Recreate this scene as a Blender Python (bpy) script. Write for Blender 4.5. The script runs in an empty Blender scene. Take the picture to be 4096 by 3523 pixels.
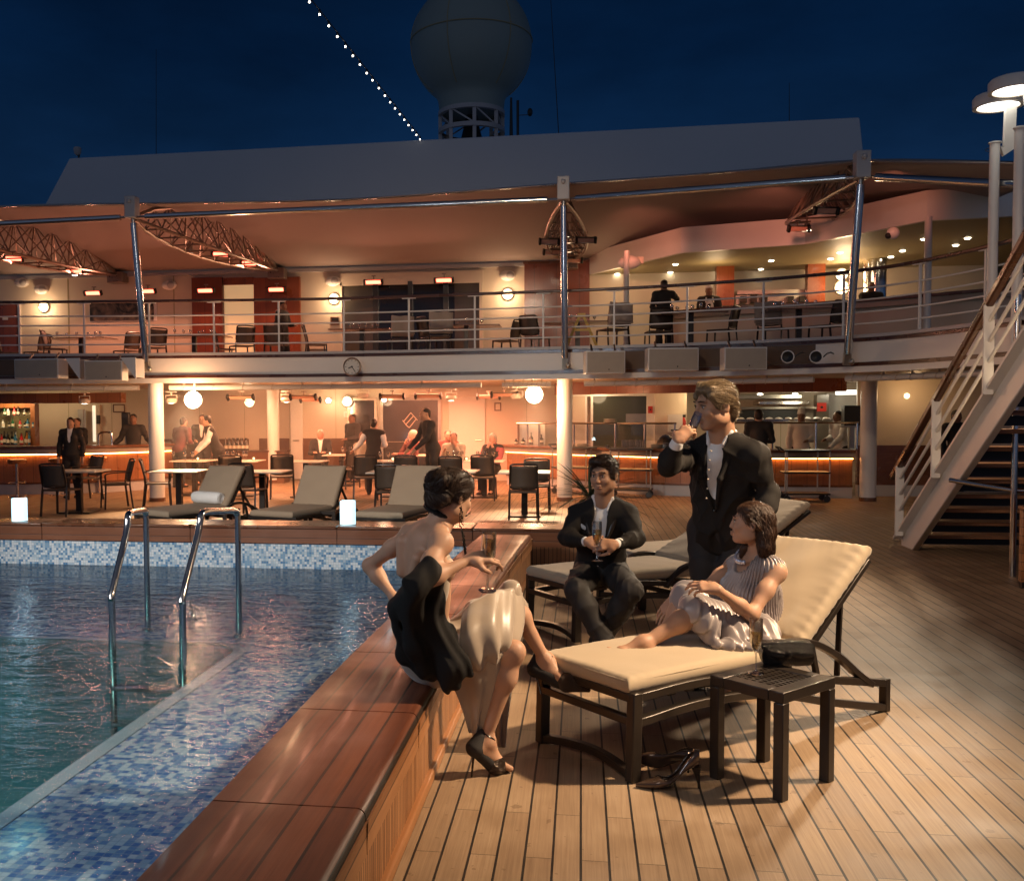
import bpy, bmesh, math, random
import numpy as np
from mathutils import Vector, Matrix
random.seed(7); rng=np.random.default_rng(7)
SC=bpy.context.scene; COL=SC.collection; PI=math.pi
# ---------------------------------------------------------------- camera
CF,CX,CYP,PITCH,ROLL,YAW,EYE=3948.,1752.,1824.,.04453,-.00493,-.1444,1.729
_cy,_sy=math.cos(YAW),math.sin(YAW); _cp,_sp=math.cos(PITCH),math.sin(PITCH); _cr,_sr=math.cos(ROLL),math.sin(ROLL)
_w=np.array([_sy*_cp,_cy*_cp,-_sp]); _r=np.array([_cy,-_sy,0.]); _u=np.cross(_r,_w)
CR=_cr*_r+_sr*_u; CU=-_sr*_r+_cr*_u
cd=bpy.data.cameras.new('camera'); cam=bpy.data.objects.new('camera',cd); COL.objects.link(cam)
cd.sensor_fit='HORIZONTAL'; cd.sensor_width=36; cd.lens=CF/4096*36
cd.shift_x=(2048-CX)/4096; cd.shift_y=(CYP-1761.5)/4096; cd.clip_end=500; cd.clip_start=.05
cam.matrix_world=Matrix(((CR[0],CU[0],-_w[0],0),(CR[1],CU[1],-_w[1],0),(CR[2],CU[2],-_w[2],EYE),(0,0,0,1)))
SC.camera=cam
# ---------------------------------------------------------------- world and render settings
W=bpy.data.worlds.new('World'); SC.world=W; W.use_nodes=True
SC.view_settings.view_transform='Standard'; SC.view_settings.look='None'; SC.view_settings.exposure=0
SC.render.engine='CYCLES'; cyc=SC.cycles
cyc.use_denoising=True; cyc.max_bounces=7; cyc.diffuse_bounces=3; cyc.glossy_bounces=3; cyc.transmission_bounces=6; cyc.transparent_max_bounces=12
cyc.caustics_reflective=False; cyc.caustics_refractive=False; cyc.sample_clamp_indirect=4; cyc.sample_clamp_direct=0; cyc.blur_glossy=.5
def world_sky():
    nt=W.node_tree; N=nt.nodes; L=nt.links; N.clear()
    out=N.new('ShaderNodeOutputWorld'); bg=N.new('ShaderNodeBackground'); L.new(bg.outputs[0],out.inputs[0])
    tc=N.new('ShaderNodeTexCoord'); sep=N.new('ShaderNodeSeparateXYZ'); L.new(tc.outputs['Generated'],sep.inputs[0])
    # dusk blue: deep overhead, paler low down, last daylight low on the side behind the viewer (-Y)
    r1=N.new('ShaderNodeValToRGB'); L.new(sep.outputs[2],r1.inputs[0]); e=r1.color_ramp.elements
    e[0].position=0; e[0].color=(.010,.030,.078,1); e[1].position=.62; e[1].color=(.0006,.0050,.0175,1)
    k=e.new(.16); k.color=(.0047,.0200,.058,1); k=e.new(.33); k.color=(.0016,.0118,.041,1)
    nz=N.new('ShaderNodeTexNoise'); nz.inputs['Scale'].default_value=2.0; nz.inputs['Detail'].default_value=6; nz.inputs['Roughness'].default_value=.55
    mp=N.new('ShaderNodeMapping'); mp.inputs['Scale'].default_value=(1,1,2.6); L.new(tc.outputs['Generated'],mp.inputs[0]); L.new(mp.outputs[0],nz.inputs['Vector'])
    mr=N.new('ShaderNodeMapRange'); L.new(nz.outputs[0],mr.inputs[0]); mr.inputs[1].default_value=.3; mr.inputs[2].default_value=.75; mr.inputs[3].default_value=.5; mr.inputs[4].default_value=1.55
    mx=N.new('ShaderNodeMix'); mx.data_type='RGBA'; mx.blend_type='MULTIPLY'; mx.inputs[0].default_value=1
    L.new(r1.outputs[0],mx.inputs[6]); L.new(mr.outputs[0],mx.inputs[7])
    m2=N.new('ShaderNodeMapRange'); L.new(sep.outputs[1],m2.inputs[0]); m2.inputs[1].default_value=.25; m2.inputs[2].default_value=-.9; m2.inputs[3].default_value=0; m2.inputs[4].default_value=1
    glow=N.new('ShaderNodeMix'); glow.data_type='RGBA'; glow.blend_type='ADD'; L.new(m2.outputs[0],glow.inputs[0])
    L.new(mx.outputs[2],glow.inputs[6]); glow.inputs[7].default_value=(.066,.072,.094,1)
    L.new(glow.outputs[2],bg.inputs[0]); bg.inputs[1].default_value=1.0
world_sky()
# ---------------------------------------------------------------- pixel of the photograph (4096 wide) -> point at depth Y / height z
def ray(q): return (q[0]-CX)/CF*CR-(q[1]-CYP)/CF*CU+_w
def P(q,Y): d=ray(q); return np.array([0,0,EYE])+d*(Y/d[1])
def G(q,z=0.): d=ray(q); return np.array([0,0,EYE])+d*((z-EYE)/d[2])
zA=lambda x,y:(x*.5309,1400+y*.5309)
zB=lambda x,y:(1000+x*.6274,1400+y*.6274)
zC=lambda x,y:(2100+x*.5309,1400+y*.5309)
zD=lambda x,y:(3000+x*.5612,1400+y*.5612)
U1=lambda x,y:(x*.6757,700+y*.6757)
U2=lambda x,y:(1200+x*.6274,700+y*.6274)
U3=lambda x,y:(2300+x*.5792,700+y*.5792)
U4=lambda x,y:(3300+x*.6734,300+y*.6734)
zT=lambda x,y:(1000+x*.6757,y*.6757)
dp=lambda x,y:(x*4096/2072,y*4096/2072)
# ---------------------------------------------------------------- materials
def _nt(name):
    m=bpy.data.materials.new(name); m.use_nodes=True; n=m.node_tree; b=n.nodes['Principled BSDF']; return m,n,n.nodes,n.links,b
def c4(c): return (c[0],c[1],c[2],1)
def mat(name,col,rough=.5,metal=0,var=.12,scale=6,bump=0,bscale=60,spec=.5,coat=0,aniso=(1,1,1),sheen=0):
    m,nt,N,L,b=_nt(name)
    tc=N.new('ShaderNodeTexCoord'); mp=N.new('ShaderNodeMapping'); mp.inputs['Scale'].default_value=aniso; L.new(tc.outputs['Object'],mp.inputs[0])
    nz=N.new('ShaderNodeTexNoise'); nz.inputs['Scale'].default_value=scale; nz.inputs['Detail'].default_value=5; L.new(mp.outputs[0],nz.inputs['Vector'])
    mx=N.new('ShaderNodeMix'); mx.data_type='RGBA'; L.new(nz.outputs[0],mx.inputs[0])
    mx.inputs[6].default_value=c4([x*(1-var) for x in col]); mx.inputs[7].default_value=c4([min(1,x*(1+var)) for x in col]); L.new(mx.outputs[2],b.inputs['Base Color'])
    mr=N.new('ShaderNodeMapRange'); L.new(nz.outputs[0],mr.inputs[0]); mr.inputs[3].default_value=max(0.02,rough-.08); mr.inputs[4].default_value=min(1,rough+.08); L.new(mr.outputs[0],b.inputs['Roughness'])
    b.inputs['Metallic'].default_value=metal; b.inputs['Specular IOR Level'].default_value=spec; b.inputs['Coat Weight'].default_value=coat
    if sheen: b.inputs['Sheen Weight'].default_value=sheen
    if bump:
        n2=N.new('ShaderNodeTexNoise'); n2.inputs['Scale'].default_value=bscale; n2.inputs['Detail'].default_value=4; L.new(mp.outputs[0],n2.inputs['Vector'])
        bp=N.new('ShaderNodeBump'); bp.inputs['Strength'].default_value=bump; bp.inputs['Distance'].default_value=.01; L.new(n2.outputs[0],bp.inputs['Height']); L.new(bp.outputs[0],b.inputs['Normal'])
    return m
def emis(name,col,s):
    m,nt,N,L,b=_nt(name); b.inputs['Base Color'].default_value=c4(col); b.inputs['Emission Color'].default_value=c4(col); b.inputs['Emission Strength'].default_value=s; return m
def glass(name,col=(1,1,1),rough=0,thin=.12):
    m,nt,N,L,b=_nt(name); N.remove(b); o=N['Material Output']
    t=N.new('ShaderNodeBsdfTransparent'); t.inputs[0].default_value=c4(col); g=N.new('ShaderNodeBsdfGlossy'); g.inputs['Roughness'].default_value=rough
    lw=N.new('ShaderNodeLayerWeight'); lw.inputs[0].default_value=.5; mr=N.new('ShaderNodeMapRange'); L.new(lw.outputs['Facing'],mr.inputs[0]); mr.inputs[3].default_value=thin*.35; mr.inputs[4].default_value=min(1,thin*5)
    nz=N.new('ShaderNodeTexNoise'); nz.inputs['Scale'].default_value=30; bp=N.new('ShaderNodeBump'); bp.inputs['Strength'].default_value=.02; L.new(nz.outputs[0],bp.inputs['Height']); L.new(bp.outputs[0],g.inputs['Normal'])
    x=N.new('ShaderNodeMixShader'); L.new(mr.outputs[0],x.inputs[0]); L.new(t.outputs[0],x.inputs[1]); L.new(g.outputs[0],x.inputs[2]); L.new(x.outputs[0],o.inputs[0]); return m
def wood(name,c1,c2,axis=1,rough=.4,plank=0,pax=0,gap=.006,coat=0,grain=1,bump=.15,wet=0,coords='Object',seam=(.03,.015,.008)):
    """timber with its grain along `axis`; plank > 0: boards that wide counted along axis `pax`, dark caulked seams between"""
    m,nt,N,L,b=_nt(name)
    tc=N.new('ShaderNodeTexCoord'); mp=N.new('ShaderNodeMapping'); s=[38*grain]*3; s[axis]=1.6*grain; mp.inputs['Scale'].default_value=s; L.new(tc.outputs[coords],mp.inputs[0])
    vec=mp.outputs[0]
    def math_(op,a,b2=None):
        n=N.new('ShaderNodeMath'); n.operation=op
        for i,x in enumerate((a,b2)):
            if x is None: continue
            if isinstance(x,(int,float)): n.inputs[i].default_value=x
            else: L.new(x,n.inputs[i])
        return n.outputs[0]
    seamv=None; rnd=None
    if plank:
        sp=N.new('ShaderNodeSeparateXYZ'); L.new(tc.outputs[coords],sp.inputs[0])
        q=math_('DIVIDE',sp.outputs[pax],plank); fl=math_('FLOOR',q); fr=math_('SUBTRACT',q,fl)
        wn=N.new('ShaderNodeTexWhiteNoise'); wn.noise_dimensions='1D'; L.new(fl,wn.inputs['W']); rnd=wn.outputs['Value']
        e=math_('MINIMUM',fr,math_('SUBTRACT',1,fr)); seamv=math_('LESS_THAN',e,gap/plank/2)
        cm=N.new('ShaderNodeCombineXYZ'); L.new(math_('MULTIPLY',rnd,37.),cm.inputs[axis]); ad=N.new('ShaderNodeVectorMath'); ad.operation='ADD'; L.new(mp.outputs[0],ad.inputs[0]); L.new(cm.outputs[0],ad.inputs[1]); vec=ad.outputs[0]
    nz=N.new('ShaderNodeTexNoise'); nz.inputs['Scale'].default_value=1; nz.inputs['Detail'].default_value=7; nz.inputs['Roughness'].default_value=.62; nz.inputs['Distortion'].default_value=.5; L.new(vec,nz.inputs['Vector'])
    n2=N.new('ShaderNodeTexNoise'); n2.inputs['Scale'].default_value=2.2; n2.inputs['Detail'].default_value=4; L.new(tc.outputs[coords],n2.inputs['Vector'])
    f=math_('ADD',math_('MULTIPLY',nz.outputs[0],.6),math_('MULTIPLY',n2.outputs[0],.4))
    if rnd is not None: f=math_('ADD',math_('MULTIPLY',f,.75),math_('MULTIPLY',rnd,.3))
    mr=N.new('ShaderNodeMapRange'); L.new(f,mr.inputs[0]); mr.inputs[1].default_value=.33; mr.inputs[2].default_value=.7
    mx=N.new('ShaderNodeMix'); mx.data_type='RGBA'; L.new(mr.outputs[0],mx.inputs[0]); mx.inputs[6].default_value=c4(c1); mx.inputs[7].default_value=c4(c2); colo=mx.outputs[2]
    if seamv is not None:
        m2=N.new('ShaderNodeMix'); m2.data_type='RGBA'; L.new(seamv,m2.inputs[0]); L.new(colo,m2.inputs[6]); m2.inputs[7].default_value=c4(seam); colo=m2.outputs[2]
    L.new(colo,b.inputs['Base Color']); rr=N.new('ShaderNodeMapRange'); L.new(n2.outputs[0],rr.inputs[0]); rr.inputs[1].default_value=.3; rr.inputs[2].default_value=.7; rr.inputs[3].default_value=max(.03,rough-.12); rr.inputs[4].default_value=rough+.12; L.new(rr.outputs[0],b.inputs['Roughness'])
    b.inputs['Coat Weight'].default_value=coat; b.inputs['Coat Roughness'].default_value=.12
    h=nz.outputs[0]
    if wet:
        vo=N.new('ShaderNodeTexVoronoi'); vo.inputs['Scale'].default_value=95; L.new(tc.outputs[coords],vo.inputs['Vector']); dr=math_('LESS_THAN',vo.outputs['Distance'],.2); h=math_('ADD',h,math_('MULTIPLY',dr,wet))
    if seamv is not None: h=math_('SUBTRACT',h,math_('MULTIPLY',seamv,2.))
    bp=N.new('ShaderNodeBump'); bp.inputs['Strength'].default_value=bump; bp.inputs['Distance'].default_value=.004; L.new(h,bp.inputs['Height']); L.new(bp.outputs[0],b.inputs['Normal'])
    return m
# ---------------------------------------------------------------- mesh building
class MB:
    def __init__(s): s.v=[]; s.f=[]
    def add(s,v,f):
        o=len(s.v); s.v+= [tuple(map(float,x)) for x in v]; s.f+=[[i+o for i in q] for q in f]; return s
    def box(s,c,d,rz=0,R=None):
        c=np.array(c,float); h=np.array(d,float)/2
        if R is None: R=np.array([[math.cos(rz),-math.sin(rz),0],[math.sin(rz),math.cos(rz),0],[0,0,1]])
        v=[c+R@(h*np.array(k)) for k in ((-1,-1,-1),(1,-1,-1),(1,1,-1),(-1,1,-1),(-1,-1,1),(1,-1,1),(1,1,1),(-1,1,1))]
        return s.add(v,[(0,3,2,1),(4,5,6,7),(0,1,5,4),(1,2,6,5),(2,3,7,6),(3,0,4,7)])
    def bx(s,a,b): a=np.array(a,float); b=np.array(b,float); return s.box((a+b)/2,np.abs(b-a))
    def bar(s,a,b,w,h,up=(0,0,1)):
        a=np.array(a,float); b=np.array(b,float); x=b-a; l=np.linalg.norm(x); x/=l; y=np.cross(up,x)
        if np.linalg.norm(y)<1e-5: y=np.cross((0,1,0),x)
        y/=np.linalg.norm(y); z=np.cross(x,y); return s.box((a+b)/2,(l,w,h),R=np.array([x,y,z]).T)
    def strip(s,pts,w,h,up=(0,0,1),side=None):
        """rectangular section w (sideways) x h swept along pts, mitred"""
        p=[np.array(q,float) for q in pts]; n=len(p); V=[]
        for i in range(n):
            t=p[min(i+1,n-1)]-p[max(i-1,0)]; t/=np.linalg.norm(t)
            y=np.cross(up,t) if side is None else np.array(side,float); y/=np.linalg.norm(y); z=np.cross(t,y)
            for a,b in ((-1,-1),(1,-1),(1,1),(-1,1)): V.append(p[i]+y*a*w/2+z*b*h/2)
        F=[(3,2,1,0)]+[(4*(n-1),4*(n-1)+1,4*(n-1)+2,4*(n-1)+3)]
        for i in range(n-1):
            for k in range(4): a=4*i+k; b=4*i+(k+1)%4; F.append((a,b,b+4,a+4))
        return s.add(V,F)
    def tube(s,pts,r,n=8,closed=False):
        p=[np.array(q,float) for q in pts]; m=len(p); V=[]; F=[]; rr=r if hasattr(r,'__len__') else [r]*m
        t0=p[1]-p[0]; t0/=np.linalg.norm(t0); y=np.cross(t0,(0,0,1.)); 
        if np.linalg.norm(y)<.05: y=np.cross(t0,(0,1.,0))
        y/=np.linalg.norm(y)
        for i in range(m):
            t=(p[(i+1)%m]-p[i-1]) if closed else p[min(i+1,m-1)]-p[max(i-1,0)]
            t/=np.linalg.norm(t); y=y-t*(y@t); y/=np.linalg.norm(y); z=np.cross(t,y)
            for k in range(n): a=2*PI*k/n; V.append(p[i]+(y*math.cos(a)+z*math.sin(a))*rr[i])
        for i in range(m if closed else m-1):
            j=(i+1)%m
            for k in range(n): F.append((i*n+k,i*n+(k+1)%n,j*n+(k+1)%n,j*n+k))
        if not closed: F+= [tuple(range(n))[::-1],tuple(range((m-1)*n,m*n))]
        return s.add(V,F)
    def cyl(s,a,b,r,r2=None,n=16): return s.tube([a,b],[r,r if r2 is None else r2],n)
    def lathe(s,prof,c=(0,0,0),n=24,R=None):
        V=[];F=[]; m=len(prof); c=np.array(c,float); R=np.eye(3) if R is None else R
        for (r,z) in prof:
            for k in range(n): a=2*PI*k/n; V.append(c+R@np.array([r*math.cos(a),r*math.sin(a),z]))
        for i in range(m-1):
            for k in range(n): F.append((i*n+k,i*n+(k+1)%n,(i+1)*n+(k+1)%n,(i+1)*n+k))
        return s.add(V,F)
    def ball(s,c,r,n=12,R=None):
        r=np.array([r]*3 if not hasattr(r,'__len__') else r,float); V=[];F=[]; m=n//2+1; R=np.eye(3) if R is None else R
        for i in range(m+1):
            t=PI*i/m
            for k in range(n): a=2*PI*k/n; V.append(np.array(c)+R@(r*np.array([math.sin(t)*math.cos(a),math.sin(t)*math.sin(a),math.cos(t)])))
        for i in range(m):
            for k in range(n): F.append((i*n+k,(i+1)*n+k,(i+1)*n+(k+1)%n,i*n+(k+1)%n))
        return s.add(V,F)
    def prism(s,poly,z0,z1):
        n=len(poly); V=[(x,y,z0) for x,y in poly]+[(x,y,z1) for x,y in poly]
        return s.add(V,[tuple(range(n))[::-1],tuple(range(n,2*n))]+[(i,(i+1)%n,n+(i+1)%n,n+i) for i in range(n)])
    def wallstrip(s,pts,z0,z1,t):
        """a wall that follows plan points, thickness t to the left-hand side"""
        p=[np.array(q[:2],float) for q in pts]; n=len(p); o=[]
        for i in range(n):
            d=p[min(i+1,n-1)]-p[max(i-1,0)]; d/=np.linalg.norm(d); o.append(p[i]+np.array([-d[1],d[0]])*t)
        V=[];F=[]
        for i in range(n): V+=[(*p[i],z0),(*p[i],z1),(*o[i],z1),(*o[i],z0)]
        for i in range(n-1):
            for k in range(4): a=4*i+k; b=4*i+(k+1)%4; F.append((a,a+4,b+4,b))
        F+=[(0,1,2,3),(4*n-1,4*n-2,4*n-3,4*n-4)]
        return s.add(V,F)
def mesh_obj(name,v,f,m,parent=None,smooth=40,bevel=0,world=False,weld=False):
    if world and parent is not None:
        o=np.array(parent.location); pp=parent.parent
        while pp is not None: o=o+np.array(pp.location); pp=pp.parent
        v=[tuple(np.array(q)-o) for q in v]
    me=bpy.data.meshes.new(name); me.from_pydata(v,[],f); 
    bm=bmesh.new(); bm.from_mesh(me)
    if weld: bmesh.ops.remove_doubles(bm,verts=bm.verts,dist=1e-5)
    bmesh.ops.recalc_face_normals(bm,faces=bm.faces); bm.to_mesh(me); bm.free()
    if smooth: me.shade_smooth(); me.set_sharp_from_angle(angle=math.radians(smooth))
    if m is not None: me.materials.append(m)
    o=bpy.data.objects.new(name,me); COL.objects.link(o)
    if parent is not None: o.parent=parent
    if bevel:
        b=o.modifiers.new('bevel','BEVEL'); b.width=bevel; b.segments=2; b.limit_method='ANGLE'; b.angle_limit=.7; b.harden_normals=False
    return o
def obj(name,mb,m,parent=None,**k): return mesh_obj(name,mb.v,mb.f,m,parent,**k)
def tag(o,label,cat,group=None):
    o['label']=label; o['category']=cat
    if group: o['group']=group
    return o
def thing(name,label,cat,loc=(0,0,0),rz=0,group=None):
    o=bpy.data.objects.new(name,None); COL.objects.link(o); o.location=tuple(map(float,loc)); o.rotation_euler=(0,0,rz); o.empty_display_size=.1
    return tag(o,label,cat,group)
def setting(o,kind='structure'): o['kind']=kind; return o
def copy_tree(o,parent=None):
    c=o.copy(); COL.objects.link(c); c.parent=parent
    for ch in list(o.children): copy_tree(ch,c)
    return c
def dup(root,loc,rz=0,label=None,group=None):
    r=copy_tree(root); r.location=tuple(map(float,loc)); r.rotation_euler=(0,0,rz)
    if label: r['label']=label
    if group: r['group']=group
    return r
def light(name,kind,loc,power,col,parent=None,size=.1,target=None,spot=None,blend=.5):
    l=bpy.data.lights.new(name,kind); l.energy=power; l.color=col
    if kind=='AREA': l.shape='DISK'; l.size=size
    else: l.shadow_soft_size=size
    if kind=='SPOT': l.spot_size=spot; l.spot_blend=blend
    o=bpy.data.objects.new(name,l); COL.objects.link(o); o.location=tuple(map(float,loc))
    if target is not None: o.rotation_euler=(Vector(target)-Vector(loc)).to_track_quat('-Z','Y').to_euler()
    return o
def bez(pts,n=16):
    """Catmull-Rom through pts"""
    p=[np.array(q,float) for q in pts]; p=[2*p[0]-p[1]]+p+[2*p[-1]-p[-2]]; out=[]
    for i in range(1,len(p)-2):
        for k in range(n):
            t=k/n; a,b,c,d=p[i-1:i+3]; out.append(.5*((2*b)+(c-a)*t+(2*a-5*b+4*c-d)*t*t+(-a+3*b-3*c+d)*t**3))
    out.append(p[-2]); return out
# ---------------------------------------------------------------- material library
M={}
M['white']=mat('white_paint',(.72,.68,.62),.35,var=.05,scale=2.5,bump=.03,bscale=40)
M['cream']=mat('cream_wall_paint',(.62,.52,.40),.5,var=.06,scale=1.4)
M['olive']=mat('olive_wall_paint',(.34,.28,.15),.55,var=.08,scale=1.2)
M['greyw']=mat('grey_ledge_paint',(.42,.40,.39),.35,var=.06,scale=3)
M['roofw']=mat('roof_paint',(.60,.61,.62),.6,var=.05,scale=.35,bump=.05,bscale=6)
M['steel']=mat('polished_steel',(.62,.60,.57),.16,1,var=.05,scale=14)
M['brush']=mat('brushed_steel',(.42,.39,.34),.32,1,var=.15,scale=9)
M['dkmet']=mat('dark_bronze_metal',(.035,.026,.020),.33,.35,var=.15,scale=22,bump=.04,bscale=160)
M['truss']=mat('truss_tube_paint',(.27,.20,.16),.3,.6,var=.12,scale=12)
M['black']=mat('black_plastic',(.012,.011,.010),.4,var=.2,scale=20)
M['glassdark']=mat('dark_window_glass',(.012,.013,.015),.06,var=.2,scale=2,spec=.6)
M['glasswarm']=mat('reflecting_window_glass',(.07,.062,.05),.08,var=.3,scale=1.2,spec=.6)
M['redwood']=wood('red_mahogany_panel',(.16,.036,.010),(.26,.066,.020),axis=2,rough=.35,plank=.55,pax=0,gap=.008,coat=.15)
M['barwood']=wood('bar_front_timber',(.20,.070,.022),(.34,.13,.042),axis=2,rough=.35,plank=.3,pax=0,gap=.006,coat=.2)
M['darkwood']=wood('dark_rail_timber',(.045,.014,.006),(.085,.028,.011),axis=0,rough=.3,coat=.3)
M['counter']=wood('counter_top_timber',(.10,.035,.014),(.17,.07,.028),axis=0,rough=.25,coat=.4)
M['fabric']=mat('taupe_cushion_canvas',(.42,.325,.215),.85,var=.07,scale=5,bump=.12,bscale=420,sheen=.2)
M['fabdk']=mat('grey_taupe_canvas',(.33,.245,.165),.85,var=.07,scale=5,bump=.1,bscale=420)
M['mesh']=mat('dark_sling_mesh',(.085,.06,.042),.6,var=.15,scale=60,bump=.15,bscale=600)
M['table']=mat('pale_table_laminate',(.66,.58,.47),.3,var=.05,scale=5)
M['awning']=mat('awning_canvas',(.33,.265,.245),.9,var=.06,scale=1.5,bump=.1,bscale=9,aniso=(1,.3,1))
M['orange']=wood('orange_veneer',(.22,.045,.010),(.33,.075,.018),axis=2,rough=.3,coat=.3)
M['glass']=glass('clear_glass',(.94,.94,.92),.02,.34)
M['shield']=glass('clear_screen',(.9,.9,.86),.02,.1)
M['heat']=emis('glowing_heater_element',(1,.125,.07),8)
M['warm']=emis('warm_lamp_glass',(1,.72,.42),5)
M['hot']=emis('flood_bulb_glass',(1,.78,.5),20)
M['down']=emis('downlight_glass',(1,.86,.62),14)
M['led']=emis('orange_strip_light',(1,.42,.12),26)
M['cool']=emis('cool_lamp_disc',(1,.97,.88),5)
M['candle']=emis('frosted_lamp_glass',(.55,.88,1),1.5)
M['tealight']=emis('tea_light_glow',(1,.8,.45),4)
M['fairy']=emis('small_bulb_glass',(1,.93,.8),6)
M['kitlamp']=emis('kitchen_tube_glass',(1,.95,.8),5)
M['skin']=None
def deck_material():
    m,nt,N,L,b=_nt('teak_deck_planks'); tc=N.new('ShaderNodeTexCoord'); sp=N.new('ShaderNodeSeparateXYZ'); L.new(tc.outputs['Object'],sp.inputs[0])
    def F(op,a,b2=None,c=None):
        n=N.new('ShaderNodeMath'); n.operation=op
        for i,x in enumerate((a,b2,c)):
            if x is None: continue
            if isinstance(x,(int,float)): n.inputs[i].default_value=x
            else: L.new(x,n.inputs[i])
        return n.outputs[0]
    X,Yc=sp.outputs[0],sp.outputs[1]
    q=F('DIVIDE',X,.108); fl=F('FLOOR',q); fx=F('SUBTRACT',q,fl); par=F('FLOORED_MODULO',fl,2.)
    y=F('DIVIDE',F('SUBTRACT',F('ADD',Yc,F('MULTIPLY',par,.69)),4.89),1.115); fy0=F('FLOOR',y); fy=F('SUBTRACT',y,fy0)
    ex=F('MULTIPLY',F('MINIMUM',fx,F('SUBTRACT',1,fx)),.108); ey=F('MULTIPLY',F('MINIMUM',fy,F('SUBTRACT',1,fy)),1.115)
    seam=F('MAXIMUM',F('LESS_THAN',ex,.0050),F('LESS_THAN',ey,.0017))
    wn=N.new('ShaderNodeTexWhiteNoise'); wn.noise_dimensions='2D'; cb=N.new('ShaderNodeCombineXYZ'); L.new(fl,cb.inputs[0]); L.new(fy0,cb.inputs[1]); L.new(cb.outputs[0],wn.inputs['Vector']); rnd=wn.outputs['Value']
    mp=N.new('ShaderNodeMapping'); mp.inputs['Scale'].default_value=(95,2.2,1); L.new(tc.outputs['Object'],mp.inputs[0])
    c2=N.new('ShaderNodeCombineXYZ'); L.new(F('MULTIPLY',rnd,53.),c2.inputs[1]); L.new(F('MULTIPLY',rnd,17.),c2.inputs[2]); ad=N.new('ShaderNodeVectorMath'); L.new(mp.outputs[0],ad.inputs[0]); L.new(c2.outputs[0],ad.inputs[1])
    g=N.new('ShaderNodeTexNoise'); g.inputs['Scale'].default_value=1; g.inputs['Detail'].default_value=6; g.inputs['Roughness'].default_value=.65; g.inputs['Distortion'].default_value=.4; L.new(ad.outputs[0],g.inputs['Vector'])
    s=N.new('ShaderNodeTexNoise'); s.inputs['Scale'].default_value=3.1; s.inputs['Detail'].default_value=6; s.inputs['Roughness'].default_value=.6; L.new(tc.outputs['Object'],s.inputs['Vector'])
    st=N.new('ShaderNodeTexNoise'); st.inputs['Scale'].default_value=13; st.inputs['Detail'].default_value=3; L.new(tc.outputs['Object'],st.inputs['Vector'])
    f=F('ADD',F('ADD',F('MULTIPLY',g.outputs[0],.45),F('MULTIPLY',s.outputs[0],.35)),F('ADD',F('MULTIPLY',rnd,.13),.105))
    cr=N.new('ShaderNodeValToRGB'); L.new(f,cr.inputs[0]); e=cr.color_ramp.elements; e[0].position=.32; e[0].color=(.135,.080,.046,1); e[1].position=.86; e[1].color=(.40,.285,.18,1); k=e.new(.6); k.color=(.27,.178,.105,1)
    stain=F('MULTIPLY',F('LESS_THAN',st.outputs[0],.315),.42)
    m1=N.new('ShaderNodeMix'); m1.data_type='RGBA'; L.new(stain,m1.inputs[0]); L.new(cr.outputs[0],m1.inputs[6]); m1.inputs[7].default_value=(.09,.045,.022,1)
    m2=N.new('ShaderNodeMix'); m2.data_type='RGBA'; L.new(seam,m2.inputs[0]); L.new(m1.outputs[2],m2.inputs[6]); m2.inputs[7].default_value=(.012,.008,.006,1); L.new(m2.outputs[2],b.inputs['Base Color'])
    r=N.new('ShaderNodeMapRange'); L.new(s.outputs[0],r.inputs[0]); r.inputs[1].default_value=.3; r.inputs[2].default_value=.7; r.inputs[3].default_value=.42; r.inputs[4].default_value=.66; L.new(r.outputs[0],b.inputs['Roughness'])
    bp=N.new('ShaderNodeBump'); bp.inputs['Strength'].default_value=.25; bp.inputs['Distance'].default_value=.003; L.new(F('SUBTRACT',g.outputs[0],F('MULTIPLY',seam,1.6)),bp.inputs['Height']); L.new(bp.outputs[0],b.inputs['Normal'])
    return m
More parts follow.
